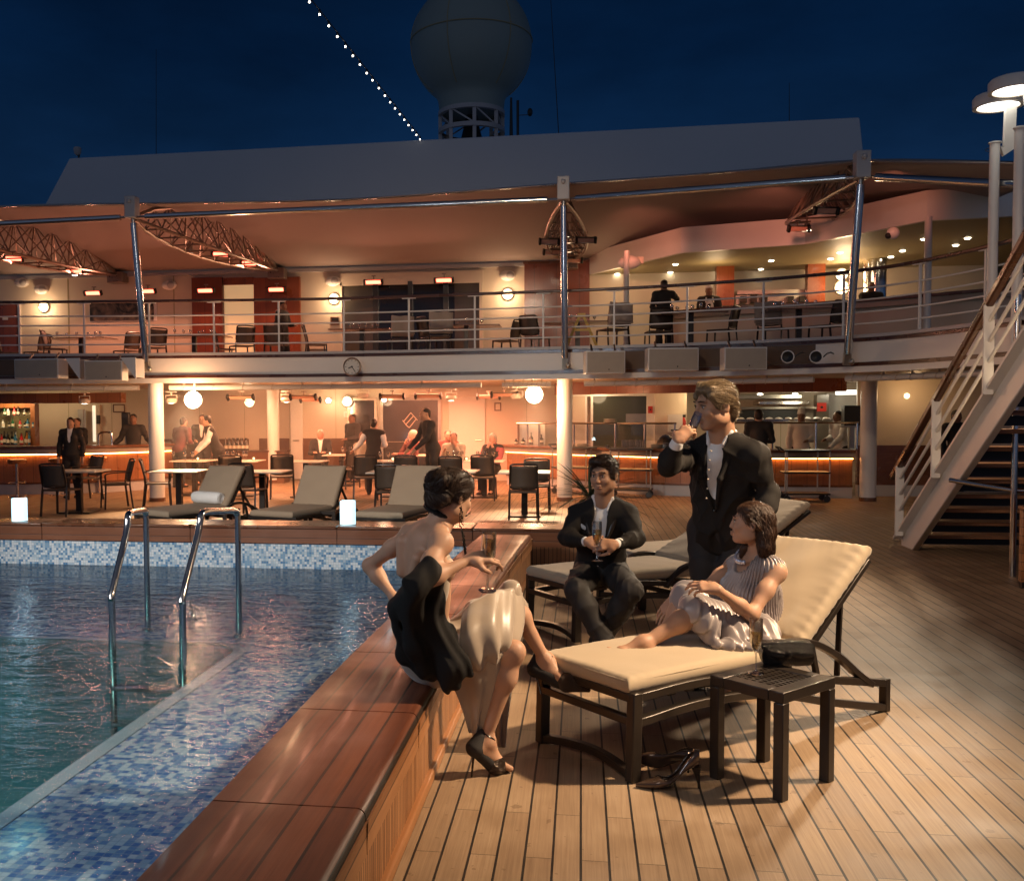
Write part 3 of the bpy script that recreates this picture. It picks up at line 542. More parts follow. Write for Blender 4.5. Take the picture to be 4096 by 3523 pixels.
def sconce(q,Y,lab,R=.135,pw=24,grp='round wall lamps',m='warm'):
    c=P(q,Y); t=thing('wall_lamp',lab,'wall lamp',(c[0],Y,c[2]),group=grp); rx=np.array([[1,0,0],[0,0,-1],[0,1,0]])
    obj('glass_disc',MB().lathe([(0,.10),(R*.5,.095),(R*.85,.07),(R,.02)],n=24,R=rx),M[m],t); obj('rim',MB().tube([(R*1.04*math.cos(a),-.03,R*1.04*math.sin(a)) for a in np.linspace(0,2*PI,28)[:-1]],.022,6,True),M['brush'],t); obj('crossbar',MB().bx((-R,-.115,-.014+.03),(R,-.10,.014+.03)),M['brush'],t)
    light('wall_lamp_light','POINT',(c[0],Y-.30,c[2]-.05),pw,(1,.66,.38),size=.12)
sconce(U1(264,783),UY,'round lit wall lamp by the timber door at the left end of the upper deck')
sconce(U1(1980,735),UY,'round lit wall lamp between the timber block and the wide window')
sconce(U2(1325,762),UY,'round lit wall lamp on the cream wall left of the red cladding')
for q,lab in ((U1(255,680),'round white wall speaker above the leftmost upper lamp'),(U1(1010,655),'round white wall speaker between the picture and the timber block'),(U1(1975,632),'white wall speaker above the lamp beside the timber block'),(U2(1325,645),'white wall speaker above the lamp left of the red cladding'),(U1(140,640),'square white wall loudspeaker near the left truss foot')):
    c=P(q,UY); t=thing('wall_speaker',lab,'speaker',(c[0],UY,c[2]),group='wall speakers of the upper deck'); obj('shell',MB().ball((0,-.09,0),(.21,.10,.13),14),M['white'],t); obj('grille',MB().ball((.05,-.13,0),(.12,.075,.10),12),M['greyw'],t); obj('bracket',MB().bx((-.03,-.05,-.03),(.03,0,.03)),M['greyw'],t)
for q0,q1,lab in ((U1(1960,842),U1(2008,888),'small dark box on the wall under the second upper lamp'),): 
    t=wallthing('wall_box',lab,'wall box',q0,q1); obj('case',prect(q0,q1,UY,.09),M['counter'],t,world=True,bevel=.01); obj('flap',prect((q0[0]+3,q0[1]+3),(q1[0]-3,q0[1]+14),UY-.09,.012),M['black'],t,world=True)
# ---------------------------------------------------------------- roof house, radome, antennas
rh=thing('roof_house','big pale deckhouse roof block rising above the awning against the dusk sky','deckhouse',(-4,34,9))
a,c_,d_,e_=[P(dp(*q),30) for q in ((140,320),(60,470),(1740,237),(1775,460))]
V=[(a[0],30,a[2]),(d_[0],30,d_[2]),(e_[0],30,e_[2]-1.5),(c_[0]-.9,30,c_[2]-1.5)]; V+=[(x,41,z) for x,_,z in V]
obj('casing',MB().add(V,[(0,1,2,3),(7,6,5,4),(0,4,5,1),(1,5,6,2),(2,6,7,3),(3,7,4,0)]),M['roofw'],rh,world=True,bevel=.05)
obj('deck_house_core',MB().bx((-17,30.1,4.6),(8.6,40,6.6)),M['roofw'],rh,world=True)
zr=a[2]; rx_=-3.73
rd=thing('radome','large pale satellite radome dome on a ring stand above the roof','radome',(rx_,34,zr)); prof=[]
for k in range(25):
    t_=PI*k/24*.80; prof.append((2.06*math.sin(t_),14.15-zr+2.06*math.cos(t_)))
prof+=[(1.14,12.32-zr),(1.10,12.0-zr),(1.10,11.92-zr),(0,11.92-zr)]
obj('dome',MB().lathe(prof,n=48),mat('radome_skin',(.24,.29,.26),.5,var=.06,scale=1.2),rd,smooth=60)
b=MB()
for ph in np.arange(0,2*PI,PI/3)+.25: b.tube([(2.065*math.sin(t_)*math.cos(ph),2.065*math.sin(t_)*math.sin(ph),14.15-zr+2.065*math.cos(t_)) for t_ in np.linspace(.05,2.45,26)],.016,5)
b.tube([(2.07*math.cos(a_),2.07*math.sin(a_),14.15-zr+.12) for a_ in np.linspace(0,2*PI,48)[:-1]],.02,5,True); obj('seam_band',b,M['olive'],rd)
for z_ in (11.88,11.28): obj('ring',MB().lathe([(1.0,z_-.09-zr),(1.14,z_-.09-zr),(1.14,z_+.05-zr),(1.0,z_+.05-zr)],n=32),M['greyw'],rd)
for k in range(8):
    a_=2*PI*k/8+.2; c1=np.array([1.07*math.cos(a_),1.07*math.sin(a_),11.85-zr]); c2=np.array([1.07*math.cos(a_),1.07*math.sin(a_),0.]); b=MB().bar(c1,c2,.12,.06,(0,1,0)); a2=a_+2*PI/8; b.bar((1.07*math.cos(a_),1.07*math.sin(a_),11.85-zr),(1.07*math.cos(a2),1.07*math.sin(a2),11.3-zr),.05,.05); obj('leg',b,M['greyw'],rd)
obj('pedestal',MB().lathe([(.75,0),(.5,.6),(.25,1.6),(.2,1.9)],n=20),M['black'],rd)
for q0,q1,Y,rr,lab in ((zT(1546,580),zT(1546,800),33,.05,'short dark mast with two lamps beside the radome'),(zT(1778,-40),zT(1826,775),32,.012,'long thin whip antenna right of the radome'),(dp(316,100),dp(316,307),32,.010,'thin whip antenna above the left part of the roof'),(dp(1597,168),dp(1597,250),32,.010,'thin whip antenna above the right part of the roof')):
    a=P(q0,Y); c=P(q1,Y); t=thing('antenna_mast',lab,'antenna',(c[0],Y,zr)); obj('rod',MB().tube([(c[0],Y,zr-.02),(c[0],Y,c[2]),a],[rr*1.3,rr*1.2,rr*.7],8),M['black'],t,world=True); b=MB().cyl((c[0],Y,zr-.0),(c[0],Y,zr+.18),rr*2.6+.01)
    if rr>.04:
        b.cyl((c[0]+.22,Y,zr),(c[0]+.22,Y,a[2]-.1),.045)
        for zz in (a[2]-.5,a[2]-1.5): b.ball((c[0]+.62,Y,zz),(.09,.09,.14),8); b.bar((c[0]+.2,Y,zz-.08),(c[0]+.62,Y,zz-.08),.02,.02)
    obj('base',b,M['black'],t,world=True)
c=P(dp(157,318),30.4); t=thing('roof_lamp','small unlit lamp on a bent stalk at the left end of the roof','roof lamp',(c[0],30.4,zr)); obj('stalk',MB().tube([(0,0,-.05),(.03,0,.1),(.06,0,.2)],.03),M['black'],t); obj('lantern',MB().lathe([(.05,.18),(.11,.24),(.13,.40),(.10,.44),(0,.46)],n=14),M['greyw'],t)
c=P(zT(1763,768),31); t=thing('roof_camera','small boxy camera on the roof edge right of the radome','camera',(c[0],31,zr)); obj('body',MB().bx((-.1,-.15,.12),(.1,.15,.30)),M['black'],t,bevel=.02); obj('mount',MB().cyl((0,0,-.05),(0,0,.12),.05),M['greyw'],t)
# string of bulbs running from the roof edge forwards over the pool
A_=P(zT(1012,828),30.6); B_=P(zT(352,4),19.0); A_=np.array([A_[0],30.6,A_[2]]); fl_=thing('string_lights','slack cable of small glowing bulbs climbing from the roof towards the upper left','string lights',A_)
vs=[(1006,821),(985,794),(961,767),(936,738),(910,707),(883,675),(855,640),(825,604),(794,565),(761,518),(715,478),(680,437),(640,387),(598,335),(554,279),(507,219),(457,155),(405,85),(352,4)]
def on_line(v):
    r0=ray(zT(*v)); # closest point on AB to the ray
    d=B_-A_; o=np.array([0,0,EYE]); w0=A_-o; a1=d@d; b1=d@r0; c1=r0@r0; d1=d@w0; e1=r0@w0; s=(b1*e1-c1*d1)/(a1*c1-b1*b1); return A_+d*s
pts=[on_line(v) for v in vs]; ext=B_+(B_-A_)*.25
obj('cable',MB().tube([A_]+[p+np.array([0,0,.06]) for p in pts]+[ext],.013,6),M['black'],fl_,world=True)
for p in pts:
    bb=obj('bulb',MB().ball(p-np.array([0,0,.03]),.023,8),M['fairy'],fl_,world=True); obj('socket',MB().cyl(p+np.array([0,0,.01]),p+np.array([0,0,.07]),.025,n=8),M['black'],bb,world=True)
# ---------------------------------------------------------------- awning, posts, trusses
fr=[((-420,440),17.4),((0,418),17.7),((268,412),17.85),((700,404),17.9),((1140,372),17.6),((1450,350),16.9),((1745,325),15.9),((2072,330),14.2),((2300,338),12.6)]
FE=[P(dp(*q),Y) for q,Y in fr]
aw=thing('canvas_awning','wide taupe canvas awning stretched over the upper deck on arched trusses','awning',(-4,20,5.5))
xs_=np.array([p[0] for p in FE]); NA,NB=70,18; V=[];F=[]
for i in range(NA+1):
    k=i/NA*(len(FE)-1); a=int(min(k,len(FE)-2)); t_=k-a; f0=FE[a]*(1-t_)+FE[a+1]*t_; bx_=np.array([f0[0]*1.02-.1 if f0[0]<0 else f0[0]*1.25, UY-.14, 5.52])
    sag=.10*(1-abs(math.sin(PI*(f0[0]+8.6)/4.1)))
    for j in range(NB+1):
        s=j/NB; p=f0*(1-s)+bx_*s; p[2]+=.42*math.sin(PI*s)*(1-.0*s)-sag*math.sin(PI*s)-.05*s; V.append(p)
for i in range(NA):
    for j in range(NB): F.append((i*(NB+1)+j,(i+1)*(NB+1)+j,(i+1)*(NB+1)+j+1,i*(NB+1)+j+1))
o=obj('canvas',MB().add(V,F),M['awning'],aw,world=True); sm=o.modifiers.new('thick','SOLIDIFY'); sm.thickness=.012
obj('edge_cable',MB().tube(bez(FE,4),.022,6),M['steel'],aw,world=True)
POST=[(dp(297,748),18.0,dp(267,418),17.62,'leaning polished steel awning post in front of the wall picture'),(dp(1143,742),17.75,dp(1140,380),17.4,'polished steel awning post at the middle of the balcony'),(dp(1714,735),16.1,dp(1744,332),15.6,'leaning polished steel awning post in front of the galley bar')]
tops=[]
for q0,y0,q1,y1,lab in POST:
    a=P(q0,y0); c=P(q1,y1); t=thing('awning_post',lab,'post',a,group='awning posts'); d=(c-a)
    obj('tube',MB().tube([a+d*.05,a+d*.90],.062,14),M['steel'],t,world=True); obj('fork',MB().tube([a+d*.895,a+d*.97],[.04,.03],10),M['brush'],t,world=True)
    obj('foot_bracket',MB().bar(a-d*.01+np.array([0,.03,0]),a+d*.055+np.array([0,.03,0]),.10,.10,(0,1,0)).ball(a+np.array([.06,-.02,.02]),.05,8),M['brush'],t,world=True)
    obj('head_box',MB().box(c+np.array([0,0,-.02]),(.21,.22,.40)).ball(c+np.array([0,-.12,.08]),.045,8),M['greyw'],t,world=True,bevel=.015); tops.append(c)
t0=P((-330,870),17.3); tops=[t0]+tops
rp=thing('awning_rail','polished steel spreader tube running along the front of the awning','rail',tops[1]-np.array([0,0,.2]))
for i in range(len(tops)):
    a=tops[i]+np.array([.16,-.02,-.20]); c=(tops[i+1] if i+1<len(tops) else P((4500,690),13.0))+np.array([-.16,-.02,-.20])
    d=c-a; obj('tube_length',MB().tube([a+d*.015,a+d*.985],.055,12).tube([a-d*.01,a+d*1.01],.025,8),M['steel'],rp,world=True)
FEET=[P(U1(690,590),24.55),P(U1(1640,565),24.55),P(U2(1715,545),24.5),P(dp(1590,462),24.2)]
for i,(A_,B_,lab) in enumerate(zip(tops,FEET,('arched lattice awning truss at the left edge carrying two glowing heaters','arched lattice awning truss above the picture and timber block','arched lattice awning truss seen end on behind the middle post','arched lattice awning truss at right in the dark above the galley'))):
    t=thing('awning_truss',lab,'truss',B_,group='awning trusses'); A_=A_+np.array([0,.1,-.22]); n=10; d=B_-A_; L_=np.linalg.norm(d); d/=L_; sd=np.cross(d,(0,0,1.)); sd/=np.linalg.norm(sd)
    tp=[];lf=[];rt=[]
    for k in range(n+1):
        s=k/n; w=math.sin(PI*min(1,s*1.02))**.75 if 0<s<1 else 0; c=A_+(B_-A_)*s
        tp.append(c+np.array([0,0,.66*w+.04])); lf.append(c-sd*(.40*w+.02)+np.array([0,0,-.16*w])); rt.append(c+sd*(.40*w+.02)+np.array([0,0,-.16*w]))
    obj('top_chord',MB().tube(tp,.045,8),M['truss'],t,world=True); obj('bottom_chord',MB().tube(lf,.035,8),M['truss'],t,world=True); obj('bottom_chord',MB().tube(rt,.035,8),M['truss'],t,world=True)
    b=MB()
    for k in range(1,n):
        for ch in (lf,rt):
            b.tube([tp[k],ch[k]],.016,5)
            if k<n-1: b.tube([tp[k],ch[k+1]],.014,5); b.tube([tp[k+1],ch[k]],.014,5)
        b.tube([lf[k],rt[k]],.018,5)
    obj('lattice',b,M['truss'],t,world=True); obj('foot_block',MB().bx(B_-np.array([.22,.12,.22]),B_+np.array([.22,.25,.06])),M['truss'],t,world=True,bevel=.02)
# ---------------------------------------------------------------- heaters and lamps under awning and balcony
def heater(q,Y,w,lab,lit=True,rz=0,tilt=.5,stem=.16,grp=None,pw=0):
    c=P(q,Y); t=thing('infrared_heater',lab,'heater',c,rz,grp or 'glowing wall heaters'); R=np.array([[1,0,0],[0,math.cos(tilt),-math.sin(tilt)],[0,math.sin(tilt),math.cos(tilt)]])
    b=MB()
    V=[];n=10;
    for xx in (-w/2,w/2):
        for k in range(n): a=PI*.12+PI*.76*k/(n-1); V.append(R@np.array([xx,.055*math.sin(a)+.0-.02,.07*math.cos(a)]))
    b.add(V,[(k,k+1,n+k+1,n+k) for k in range(n-1)]); o=obj('reflector',b,M['brush'],t); sm=o.modifiers.new('thick','SOLIDIFY'); sm.thickness=.006
    for s in (-1,1): obj('end_cap',MB().box(R@np.array([s*(w/2+.025),.0,0]),(.05,.10,.13),R=R),M['black'],t,bevel=.01)
    obj('element',MB().box(R@np.array([0,-.012,0]),(w*.94,.012,.085),R=R),M['heat'] if lit else mat_unlit,t)
    obj('stem',MB().tube([(0,.05,0),(0,.06,stem)],.014,6).box((0,.06,stem),(.10,.06,.02)),M['truss'],t)
    if lit and pw: light('heater_and_wash_light','AREA',c+np.array([0,-.12,-.06]),pw,(1,.38,.23),size=w*.8,target=c+np.array([0,-1.,-1.0]))
    return t
mat_unlit=mat('dull_heater_quartz',(.62,.33,.24),.3,var=.1,scale=30)
ul=[(U1(550,699),'left of the picture'),(U1(870,688),'above the right end of the picture'),(U1(1215,684),'above the left panel of the timber block'),(U1(1635,678),'above the right panel of the timber block'),(U2(467,683),'above the left part of the wide window'),(U2(917,671),'above the right part of the wide window')]
for q,w in ul: heater(q,24.35,.40,'glowing red heater %s on the upper deck'%w,pw=44)
for q,Y,w,rz in ((U1(80,495),20.8,'outer heater hung below the leftmost truss',.5),(U1(440,567),23.0,'inner heater hung below the leftmost truss',.5),(U1(1305,470),21.5,'outer heater hung below the truss over the timber block',.45),(U1(1473,523),23.2,'inner heater hung below the truss over the timber block',.45)): heater(q,Y,.34,'glowing '+w,rz=rz,pw=12,grp='glowing truss heaters')
for q,Y,w in ((U2(1590,425),20.2,'left of the middle post at the upper side of the truss'),(U2(1822,415),20.2,'right of the middle post under the truss'),(U2(1610,492),22.2,'low on the left of the middle post'),(U2(1745,545),23.8,'at the wall foot of the middle truss'),(U3(1545,372),20,'under the dark right truss'),(U3(1735,247),17.5,'high on the dark right truss')): heater(q,Y,.34,'dim heater '+w,lit=False,rz=.2,grp='dim truss heaters')
for q,Y,r,w in ((U2(1708,398),21.0,.065,'upper white spot lamp lit beside the middle post'),(U2(1712,470),22.4,.06,'lower white spot lamp lit beside the middle post'),(U1(1128,452),20.9,.07,'small white spot lamp under the truss over the timber block'),(U1(443,594),23.3,.07,'small white spot lamp under the leftmost truss'),(U3(1603,386),20.1,.08,'small white spot lamp lit under the dark right truss')):
    c=P(q,Y); t=thing('spot_lamp',w,'spot lamp',c,group='spot lamps under the trusses'); obj('housing',MB().lathe([(0,.14),(r*.7,.14),(r,.02),(r,0)],n=16),M['brush'],t); obj('lens',MB().lathe([(0,-.012),(r*.6,-.01),(r*.95,.004)],n=16),M['down'],t); obj('bracket',MB().tube([(0,0,.14),(0,.04,.34)],.014,6),M['truss'],t)
for q,Y,w,lab in ((zA(1812,356),19.8,.50,'unlit grey heater hung beside the porthole lamp'),(zB(338,300),20.5,.50,'unlit heater with dark end cap, the upper of the two overlapping left ones'),(zB(385,318),22.5,.42,'unlit heater seen low behind the left overlapping one'),(zB(905,296),20.8,.46,'unlit heater above the narrow glazed door'),(zB(1135,293),21.0,.50,'unlit heater above the standing man in the fleece'),(zB(1520,298),22.5,.46,'unlit dim heater left of the right flood lamp, the farther one'),(zB(1622,284),20.8,.5,'unlit heater just left of the right flood lamp')): heater(q,Y,w,lab,False,tilt=.9,stem=.12,grp='unlit heaters under the balcony')
def gimbal(q,Y,lab,lit):
    c=P(q,Y); t=thing('ceiling_spotlight',lab,'spotlight',c,group='white spotlights under the balcony'); obj('shell',MB().lathe([(0,.07),(.09,.07),(.12,.02),(.10,-.03),(.07,-.035)],n=18),M['white'],t); obj('lens',MB().lathe([(0,-.042),(.07,-.036)],n=16),M['down'] if lit else M['glasswarm'],t); obj('yoke',MB().tube([(-.12,0,.0),(-.12,0,.13),(.12,0,.13),(.12,0,0)],.012,6).cyl((0,0,.13),(0,0,.2),.02).box((0,0,.2),(.2,.12,.02)),M['white'],t)
for q,Y,lab,lit in ((zA(637,392),20.0,'white spotlight above the manager at the bar',True),(zA(1290,388),19.6,'white spotlight just right of the left column',True),(zB(232,322),21.0,'white spotlight right of the porthole lamp',True),(zB(722,296),21,'white spotlight above the narrow glazed door',False),(zB(1282,312),21,'white spotlight over the bowed couple at the window table',True),(zB(1700,300),20.8,'white spotlight left of the right column beside the flood lamp',False)): gimbal(q,Y,lab,lit)
for q,lab in ((zB(500,252),'leftmost of the three lit downlights in the middle of the restaurant ceiling'),(zB(606,262),'lit downlight in the restaurant ceiling above the framed notice'),(zB(857,240),'small lit downlight in the ceiling above the wide glazed door'),(zA(1882,305),'lit downlight in the ceiling above the porthole lamp')):
    g=P(q,23.0); t=thing('ceiling_downlight',lab,'downlight',(g[0],23,2.36),group='restaurant downlights'); obj('lens',MB().lathe([(0,-.03),(.08,-.02)],n=18),M['down'],t); obj('rim',MB().lathe([(.08,-.025),(.11,-.02),(.11,0.02)],n=18),M['white'],t)
def flood(q,Y,lab,pw):
    c=P(q,Y); t=thing('flood_lamp',lab,'flood lamp',c,group='blazing flood lamps under the balcony'); obj('bulb',MB().ball((0,-.02,0),.165,18),M['hot'],t); obj('housing',MB().lathe([(.135,0),(.13,.08),(.06,.14),(0,.145)],R=np.array([[1,0,0],[0,0,1],[0,-1,0]]).T@np.eye(3),n=20),M['white'],t); obj('hanger',MB().tube([(0,.06,.1),(0,.06,2.3-c[2])],.02,6),M['white'],t)
    light('flood_light','POINT',c+np.array([0,-.30,.0]),pw*.75,(1,.52,.26),size=.14)
    light('flood_light','SPOT',c+np.array([0,.05,-.22]),pw*2.5,(1,.42,.18),size=.16,target=c+np.array([0,4,-1.3]),spot=math.radians(165),blend=.5); light('flood_light','SPOT',c+np.array([0,-.2,-.05]),pw*9,(1,.66,.38),size=.16,target=c+np.array([.4,-2.6,-2.3]),spot=math.radians(56),blend=.6)
flood(zA(1458,375),18.25,'blazing flood lamp right of the left column over the waiter',130)
flood(zB(1812,285),18.9,'blazing flood lamp just left of the middle column',110)
sconce(zA(1885,392),23.35,'big round porthole lamp on the pinkish column',.12,14,'round wall lamps of the restaurant')
sconce(zB(622,328),WY-.05,'round wall lamp half hidden beside the narrow glazed door',.13,12,'round wall lamps of the restaurant')
sconce(zB(503,322),WY-.02,'small bright wall lamp left of the framed notice',.07,8,'round wall lamps of the restaurant','down')
sconce(zB(857,316),WY-.1,'small bright lamp above the wide glazed door',.065,8,'round wall lamps of the restaurant','down')
light('added_red_wash','AREA',(-3.2,22.2,2.25),420,(1,.34,.17),size=2.6,target=(-3.2,22.0,0))  # added hidden light for the red wash, no lamp hangs here
for x_,y_,z_,w_ in ((.9,20.4,5.3,9),(3.3,18.6,5.5,11),(4.9,17.2,5.4,6)): light('heater_and_wash_light','SPOT',(x_,y_-.6,5.35),w_*13,(1,.30,.18),size=.15,target=(x_+.6,y_+3,5.25),spot=math.radians(62),blend=.9)  # added spots, clear of the heaters, give the galley fascia its red wash
light('added_red_wash','AREA',(-7.2,21.5,2.25),230,(1,.40,.19),size=2.0,target=(-7.2,21.5,0))
# ---------------------------------------------------------------- loudspeaker cabinets, horns and clock on the parapet
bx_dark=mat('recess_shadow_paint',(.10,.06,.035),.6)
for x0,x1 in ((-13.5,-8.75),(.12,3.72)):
    a,c=s_at_x(x0),s_at_x(x1); pts=[tuple(along(a+(c-a)*k/14,-.012)[0]) for k in range(15)]; obj('recess_shade_strip',MB().wallstrip(pts,2.475,2.785,.02),bx_dark,bal,world=True)  # dark strip stands in for the shade of the parapet recess
def cabinet(q0,q1,Y,rz,lab):
    a=P(q0,Y); c=P(q1,Y); w=abs(c[0]-a[0]); h=abs(a[2]-c[2]); m_=(a+c)/2; t=thing('loudspeaker_cabinet',lab,'loudspeaker',(m_[0],Y,c[2]),rz,'loudspeaker cabinets on the parapet')
    obj('case',MB().bx((-w/2,0,0),(w/2,.34,h)),M['white'],t,bevel=.012); obj('grille',MB().bx((-w/2+.022,-.012,.022),(w/2-.022,.006,h-.022)),mat('grille_cloth',(.42,.34,.26),.8,bump=.2,bscale=500) if 'grille_cloth' not in bpy.data.materials else bpy.data.materials['grille_cloth'],t)
    obj('badge',MB().cyl((w*.08,-.014,.07),(w*.08,-.011,.07),.012),M['black'],t)
    for s in (-1,1): obj('bracket',MB().bar((s*w*.3,.2,h),(s*w*.3,.34,h+.12),.03,.03,(0,1,0)),M['brush'],t)
for q0,q1,Y,rz,lab in ((zA(100,68),zA(445,213),17.25,-.05,'large grey loudspeaker cabinet at the left end of the parapet'),(zA(640,80),zA(915,228),17.35,.12,'grey loudspeaker cabinet left of the first awning post'),(U3(75,1215),U3(350,1370),17.1,.15,'smaller lower loudspeaker cabinet just right of the middle post'),(U3(502,1195),U3(858,1350),16.8,.1,'wide loudspeaker cabinet in the middle of the right group'),(U3(1030,1190),U3(1330,1345),16.3,.08,'loudspeaker cabinet left of the two horn speakers')): cabinet(q0,q1,Y,rz,lab)
for q,lab in (((zA(545,130)),'white triangular bracket plate between the two left loudspeakers'),((zA(965,125)),'white triangular bracket plate right of the second loudspeaker')):
    c=P(q,17.45); t=thing('bracket_plate',lab,'bracket',c,group='bracket plates'); b=MB(); b.add([(-.14,-.02,.17),(.16,-.02,.17),(.16,-.02,-.24),(-.14,.0,.17),(.16,.0,.17),(.16,.0,-.24)],[(0,1,2),(5,4,3),(0,3,4,1),(1,4,5,2),(2,5,3,0)]); obj('plate',b,M['white'],t); obj('fixing',MB().bx((.13,0,-.2),(.16,.35,.15)),M['greyw'],t)
for q,lab in ((U3(1472,1256),'white round horn speaker, the one beside the right loudspeaker cabinet'),(U3(1668,1256),'white round horn speaker nearest the right awning post')):
    c=P(q,15.9); t=thing('horn_speaker',lab,'speaker',c,-.35,'round horn speakers'); Rx=np.array([[1,0,0],[0,0,1],[0,-1,0]],float)
    obj('shell',MB().lathe([(.0,-.16),(.05,-.15),(.07,-.07),(.095,0.02),(.10,.045),(.085,.05)],n=24,R=np.array([[1,0,0],[0,0,-1],[0,1,0]],float)),M['white'],t); obj('cone',MB().lathe([(0,.02),(.06,.035),(.083,.048)],n=24,R=np.array([[1,0,0],[0,0,-1],[0,1,0]],float)),M['black'],t); obj('yoke',MB().tube([(.10,.02,.0),(.14,.08,.05),(.19,.1,.07),(.22,.22,.05)],.010,6).tube([(-.10,.02,0),(-.13,.1,-.03),(-.05,.24,-.03)],.010,6),M['black'],t)
c=P(zB(652,107),17.98); ck=thing('wall_clock','round white wall clock with black hands on the balcony parapet','clock',c); RX=np.array([[1,0,0],[0,0,-1],[0,1,0]],float)
obj('case',MB().lathe([(.150,-.03),(.168,-.02),(.172,.03),(.16,.045),(.145,.035)],n=40,R=RX),M['brush'],ck); obj('face',MB().lathe([(0,.022),(.15,.022)],n=32,R=RX),mat('clock_face',(.66,.60,.52),.5),ck)
b=MB()
for k in range(12): a=2*PI*k/12; l=.03 if k%3==0 else .018; b.bar((math.sin(a)*.135,-.024,math.cos(a)*.135),(math.sin(a)*(.135-l),-.024,math.cos(a)*(.135-l)),.008,.003,(0,1,0))
obj('hour_marks',b,M['black'],ck)
for nm,ang,l,w in (('hour_hand',-1.95,.075,.018),('minute_hand',2.55,.11,.013)): obj(nm,MB().bar((-math.sin(ang)*.02,-.03,-math.cos(ang)*.02),(math.sin(ang)*l,-.03,math.cos(ang)*l),w,.004,(0,1,0)),M['black'],ck)
# ---------------------------------------------------------------- galley pavilion on the upper deck
pv=thing('galley_pavilion','open galley pavilion with a broad pink lit fascia on the upper deck','pavilion',(3,21,FZ)); FP=[P((u,1000),Y) for u,Y in ((2358,24.6),(2723,21.6),(3220,20.9),(3705,18.7),(4100,18.5),(4700,18.5))]; FP=[(p[0],p[1]) for p in FP]
obj('fascia',MB().wallstrip(FP,5.07,5.60,.10),M['white'],pv,world=True,smooth=20)
obj('ceiling',MB().prism([(x,y+.05) for x,y in FP]+[(12,27),(.05,27)],5.09,5.2),M['olive'],pv,world=True,smooth=0)
obj('rear_wall',MB().bx((-.2,25.6,FZ),(12,25.8,5.09)),M['olive'],pv,world=True)
obj('roof_top',MB().prism([(x,y+.1) for x,y in FP]+[(12,27),(.05,27)],5.56,5.62),M['greyw'],pv,world=True,smooth=0)
for q0,q1,Y in ((U3(340,590),U3(368,1185),21.2),(U4(592,955),U4(625,1520),18.4)):
    a=P(q0,Y); c=P(q1,Y); obj('pole',MB().cyl(((a[0]+c[0])/2,Y,FZ),((a[0]+c[0])/2,Y,5.08),.06),M['white'],pv,world=True)
for x0,y0,x1,y1 in ((968,570,1085,910),(1590,550,1705,910)): obj('veneer_pier',prect(U3(x0,y0-40),U3(x1,y1),24.2,.3),M['orange'],pv,world=True)
DL=[(292,686),(282,718),(272,765),(694,620),(659,675),(624,705),(615,734),(993,663),(877,698),(1355,595),(1284,653),(1244,685),(1669,640),(1615,672),(1830,540),(1765,582),(2060,628),(1985,662)]
DL=[U3(*q) for q in DL]+[U4(*q) for q in ((588,978),(776,1014),(847,972),(755,1073),(460,1047),(391,1083),(288,1135))]
for q in DL:
    g=G(q,5.08)
    if g[1]>25.5 or g[1]<10: g=P(q,25.3)
    o=MB().lathe([(0,-.02),(.045,-.016),(.06,-.0),(.06,.02)],(g[0],g[1],5.085),16); obj('downlight',o,M['down'],pv,world=True)
for x,y in ((.8,23.8),(3.0,23.2),(5.6,22.2)): light('galley_light','POINT',(x,y,4.75),16,(1,.70,.38),size=.25)  # hidden points without fixtures, added for the warm wash of the galley
sconce(U3(1838,780),23.9,'round lit wall lamp inside the galley behind the right awning post',.15,30,'round wall lamps')
sconce(U3(1838,690),23.95,'upper lit wall lamp glowing at the galley ceiling',.13,20,'round wall lamps')
for y in (725,815):
    c=P(U3(487,y),25.55); t=thing('wall_ring','dark ring shaped wall ornament, %s of the two in the galley'%('upper' if y==725 else 'lower'),'ornament',c,group='ring ornaments'); obj('ring',MB().tube([(.26*math.cos(a),-.03,.26*math.sin(a)) for a in np.linspace(0,2*PI,28)[:-1]],.035,8,True),M['black'],t); obj('backing',MB().cyl((0,-.01,0),(0,0,0),.24,n=28),M['olive'],t)
gb=poly_bar('galley_bar','pale fronted curved galley bar on the upper deck behind the dining chairs',[(1.9,22.6),(3.0,21.75),(4.6,21.25),(5.9,20.6),(7.2,19.6),(8.5,18.6)],1.06,.5,.9)
gb.location.z=FZ
for o in gb.children:
    if o.name.startswith('front'): o.data.materials[0]=M['cream']
    if o.name.startswith('light_strip'): o.data.materials[0]=M['greyw']
b=MB(); 
for k in range(60):
    pass
gs=thing('galley_shelf','dark kitchen equipment shelf at the back of the galley between the veneer piers','shelf',P(U3(1330,900),24.6)); b=MB()
obj('cabinet',prect(U3(1090,850),U3(1585,900),24.8,.5),M['brush'],gs,world=True); obj('shelf_board',prect(U3(1100,815),U3(1560,830),24.8,.45),M['brush'],gs,world=True)
for x in (1130,1200,1270,1450,1530): obj('machine',prect(U3(x,845 if x%200 else 832),U3(x+48,890),24.28,.25),M['dkmet'],gs,world=True,bevel=.02)
hd=thing('galley_hood','dim horizontal extractor hood hung at the back of the galley','hood',P(U3(1320,640),24.8)); obj('hood_shell',prect(U3(1095,590),U3(1540,645),24.9,.5),M['olive'],hd,world=True,bevel=.03); obj('filter',prect(U3(1110,645),U3(1530,652),24.88,.45),M['brush'],hd,world=True)
a=P(U4(228,1000),23.5); t=thing('chimney_duct','shiny vertical steel duct in the galley right of the wall lamp','duct',(a[0]+.25,23.5,FZ)); obj('pipe',MB().cyl((0,0,1.2),(0,0,2.22),.25,n=24),M['steel'],t); obj('collar',MB().cyl((0,0,1.1),(0,0,1.25),.3,n=24),M['brush'],t)
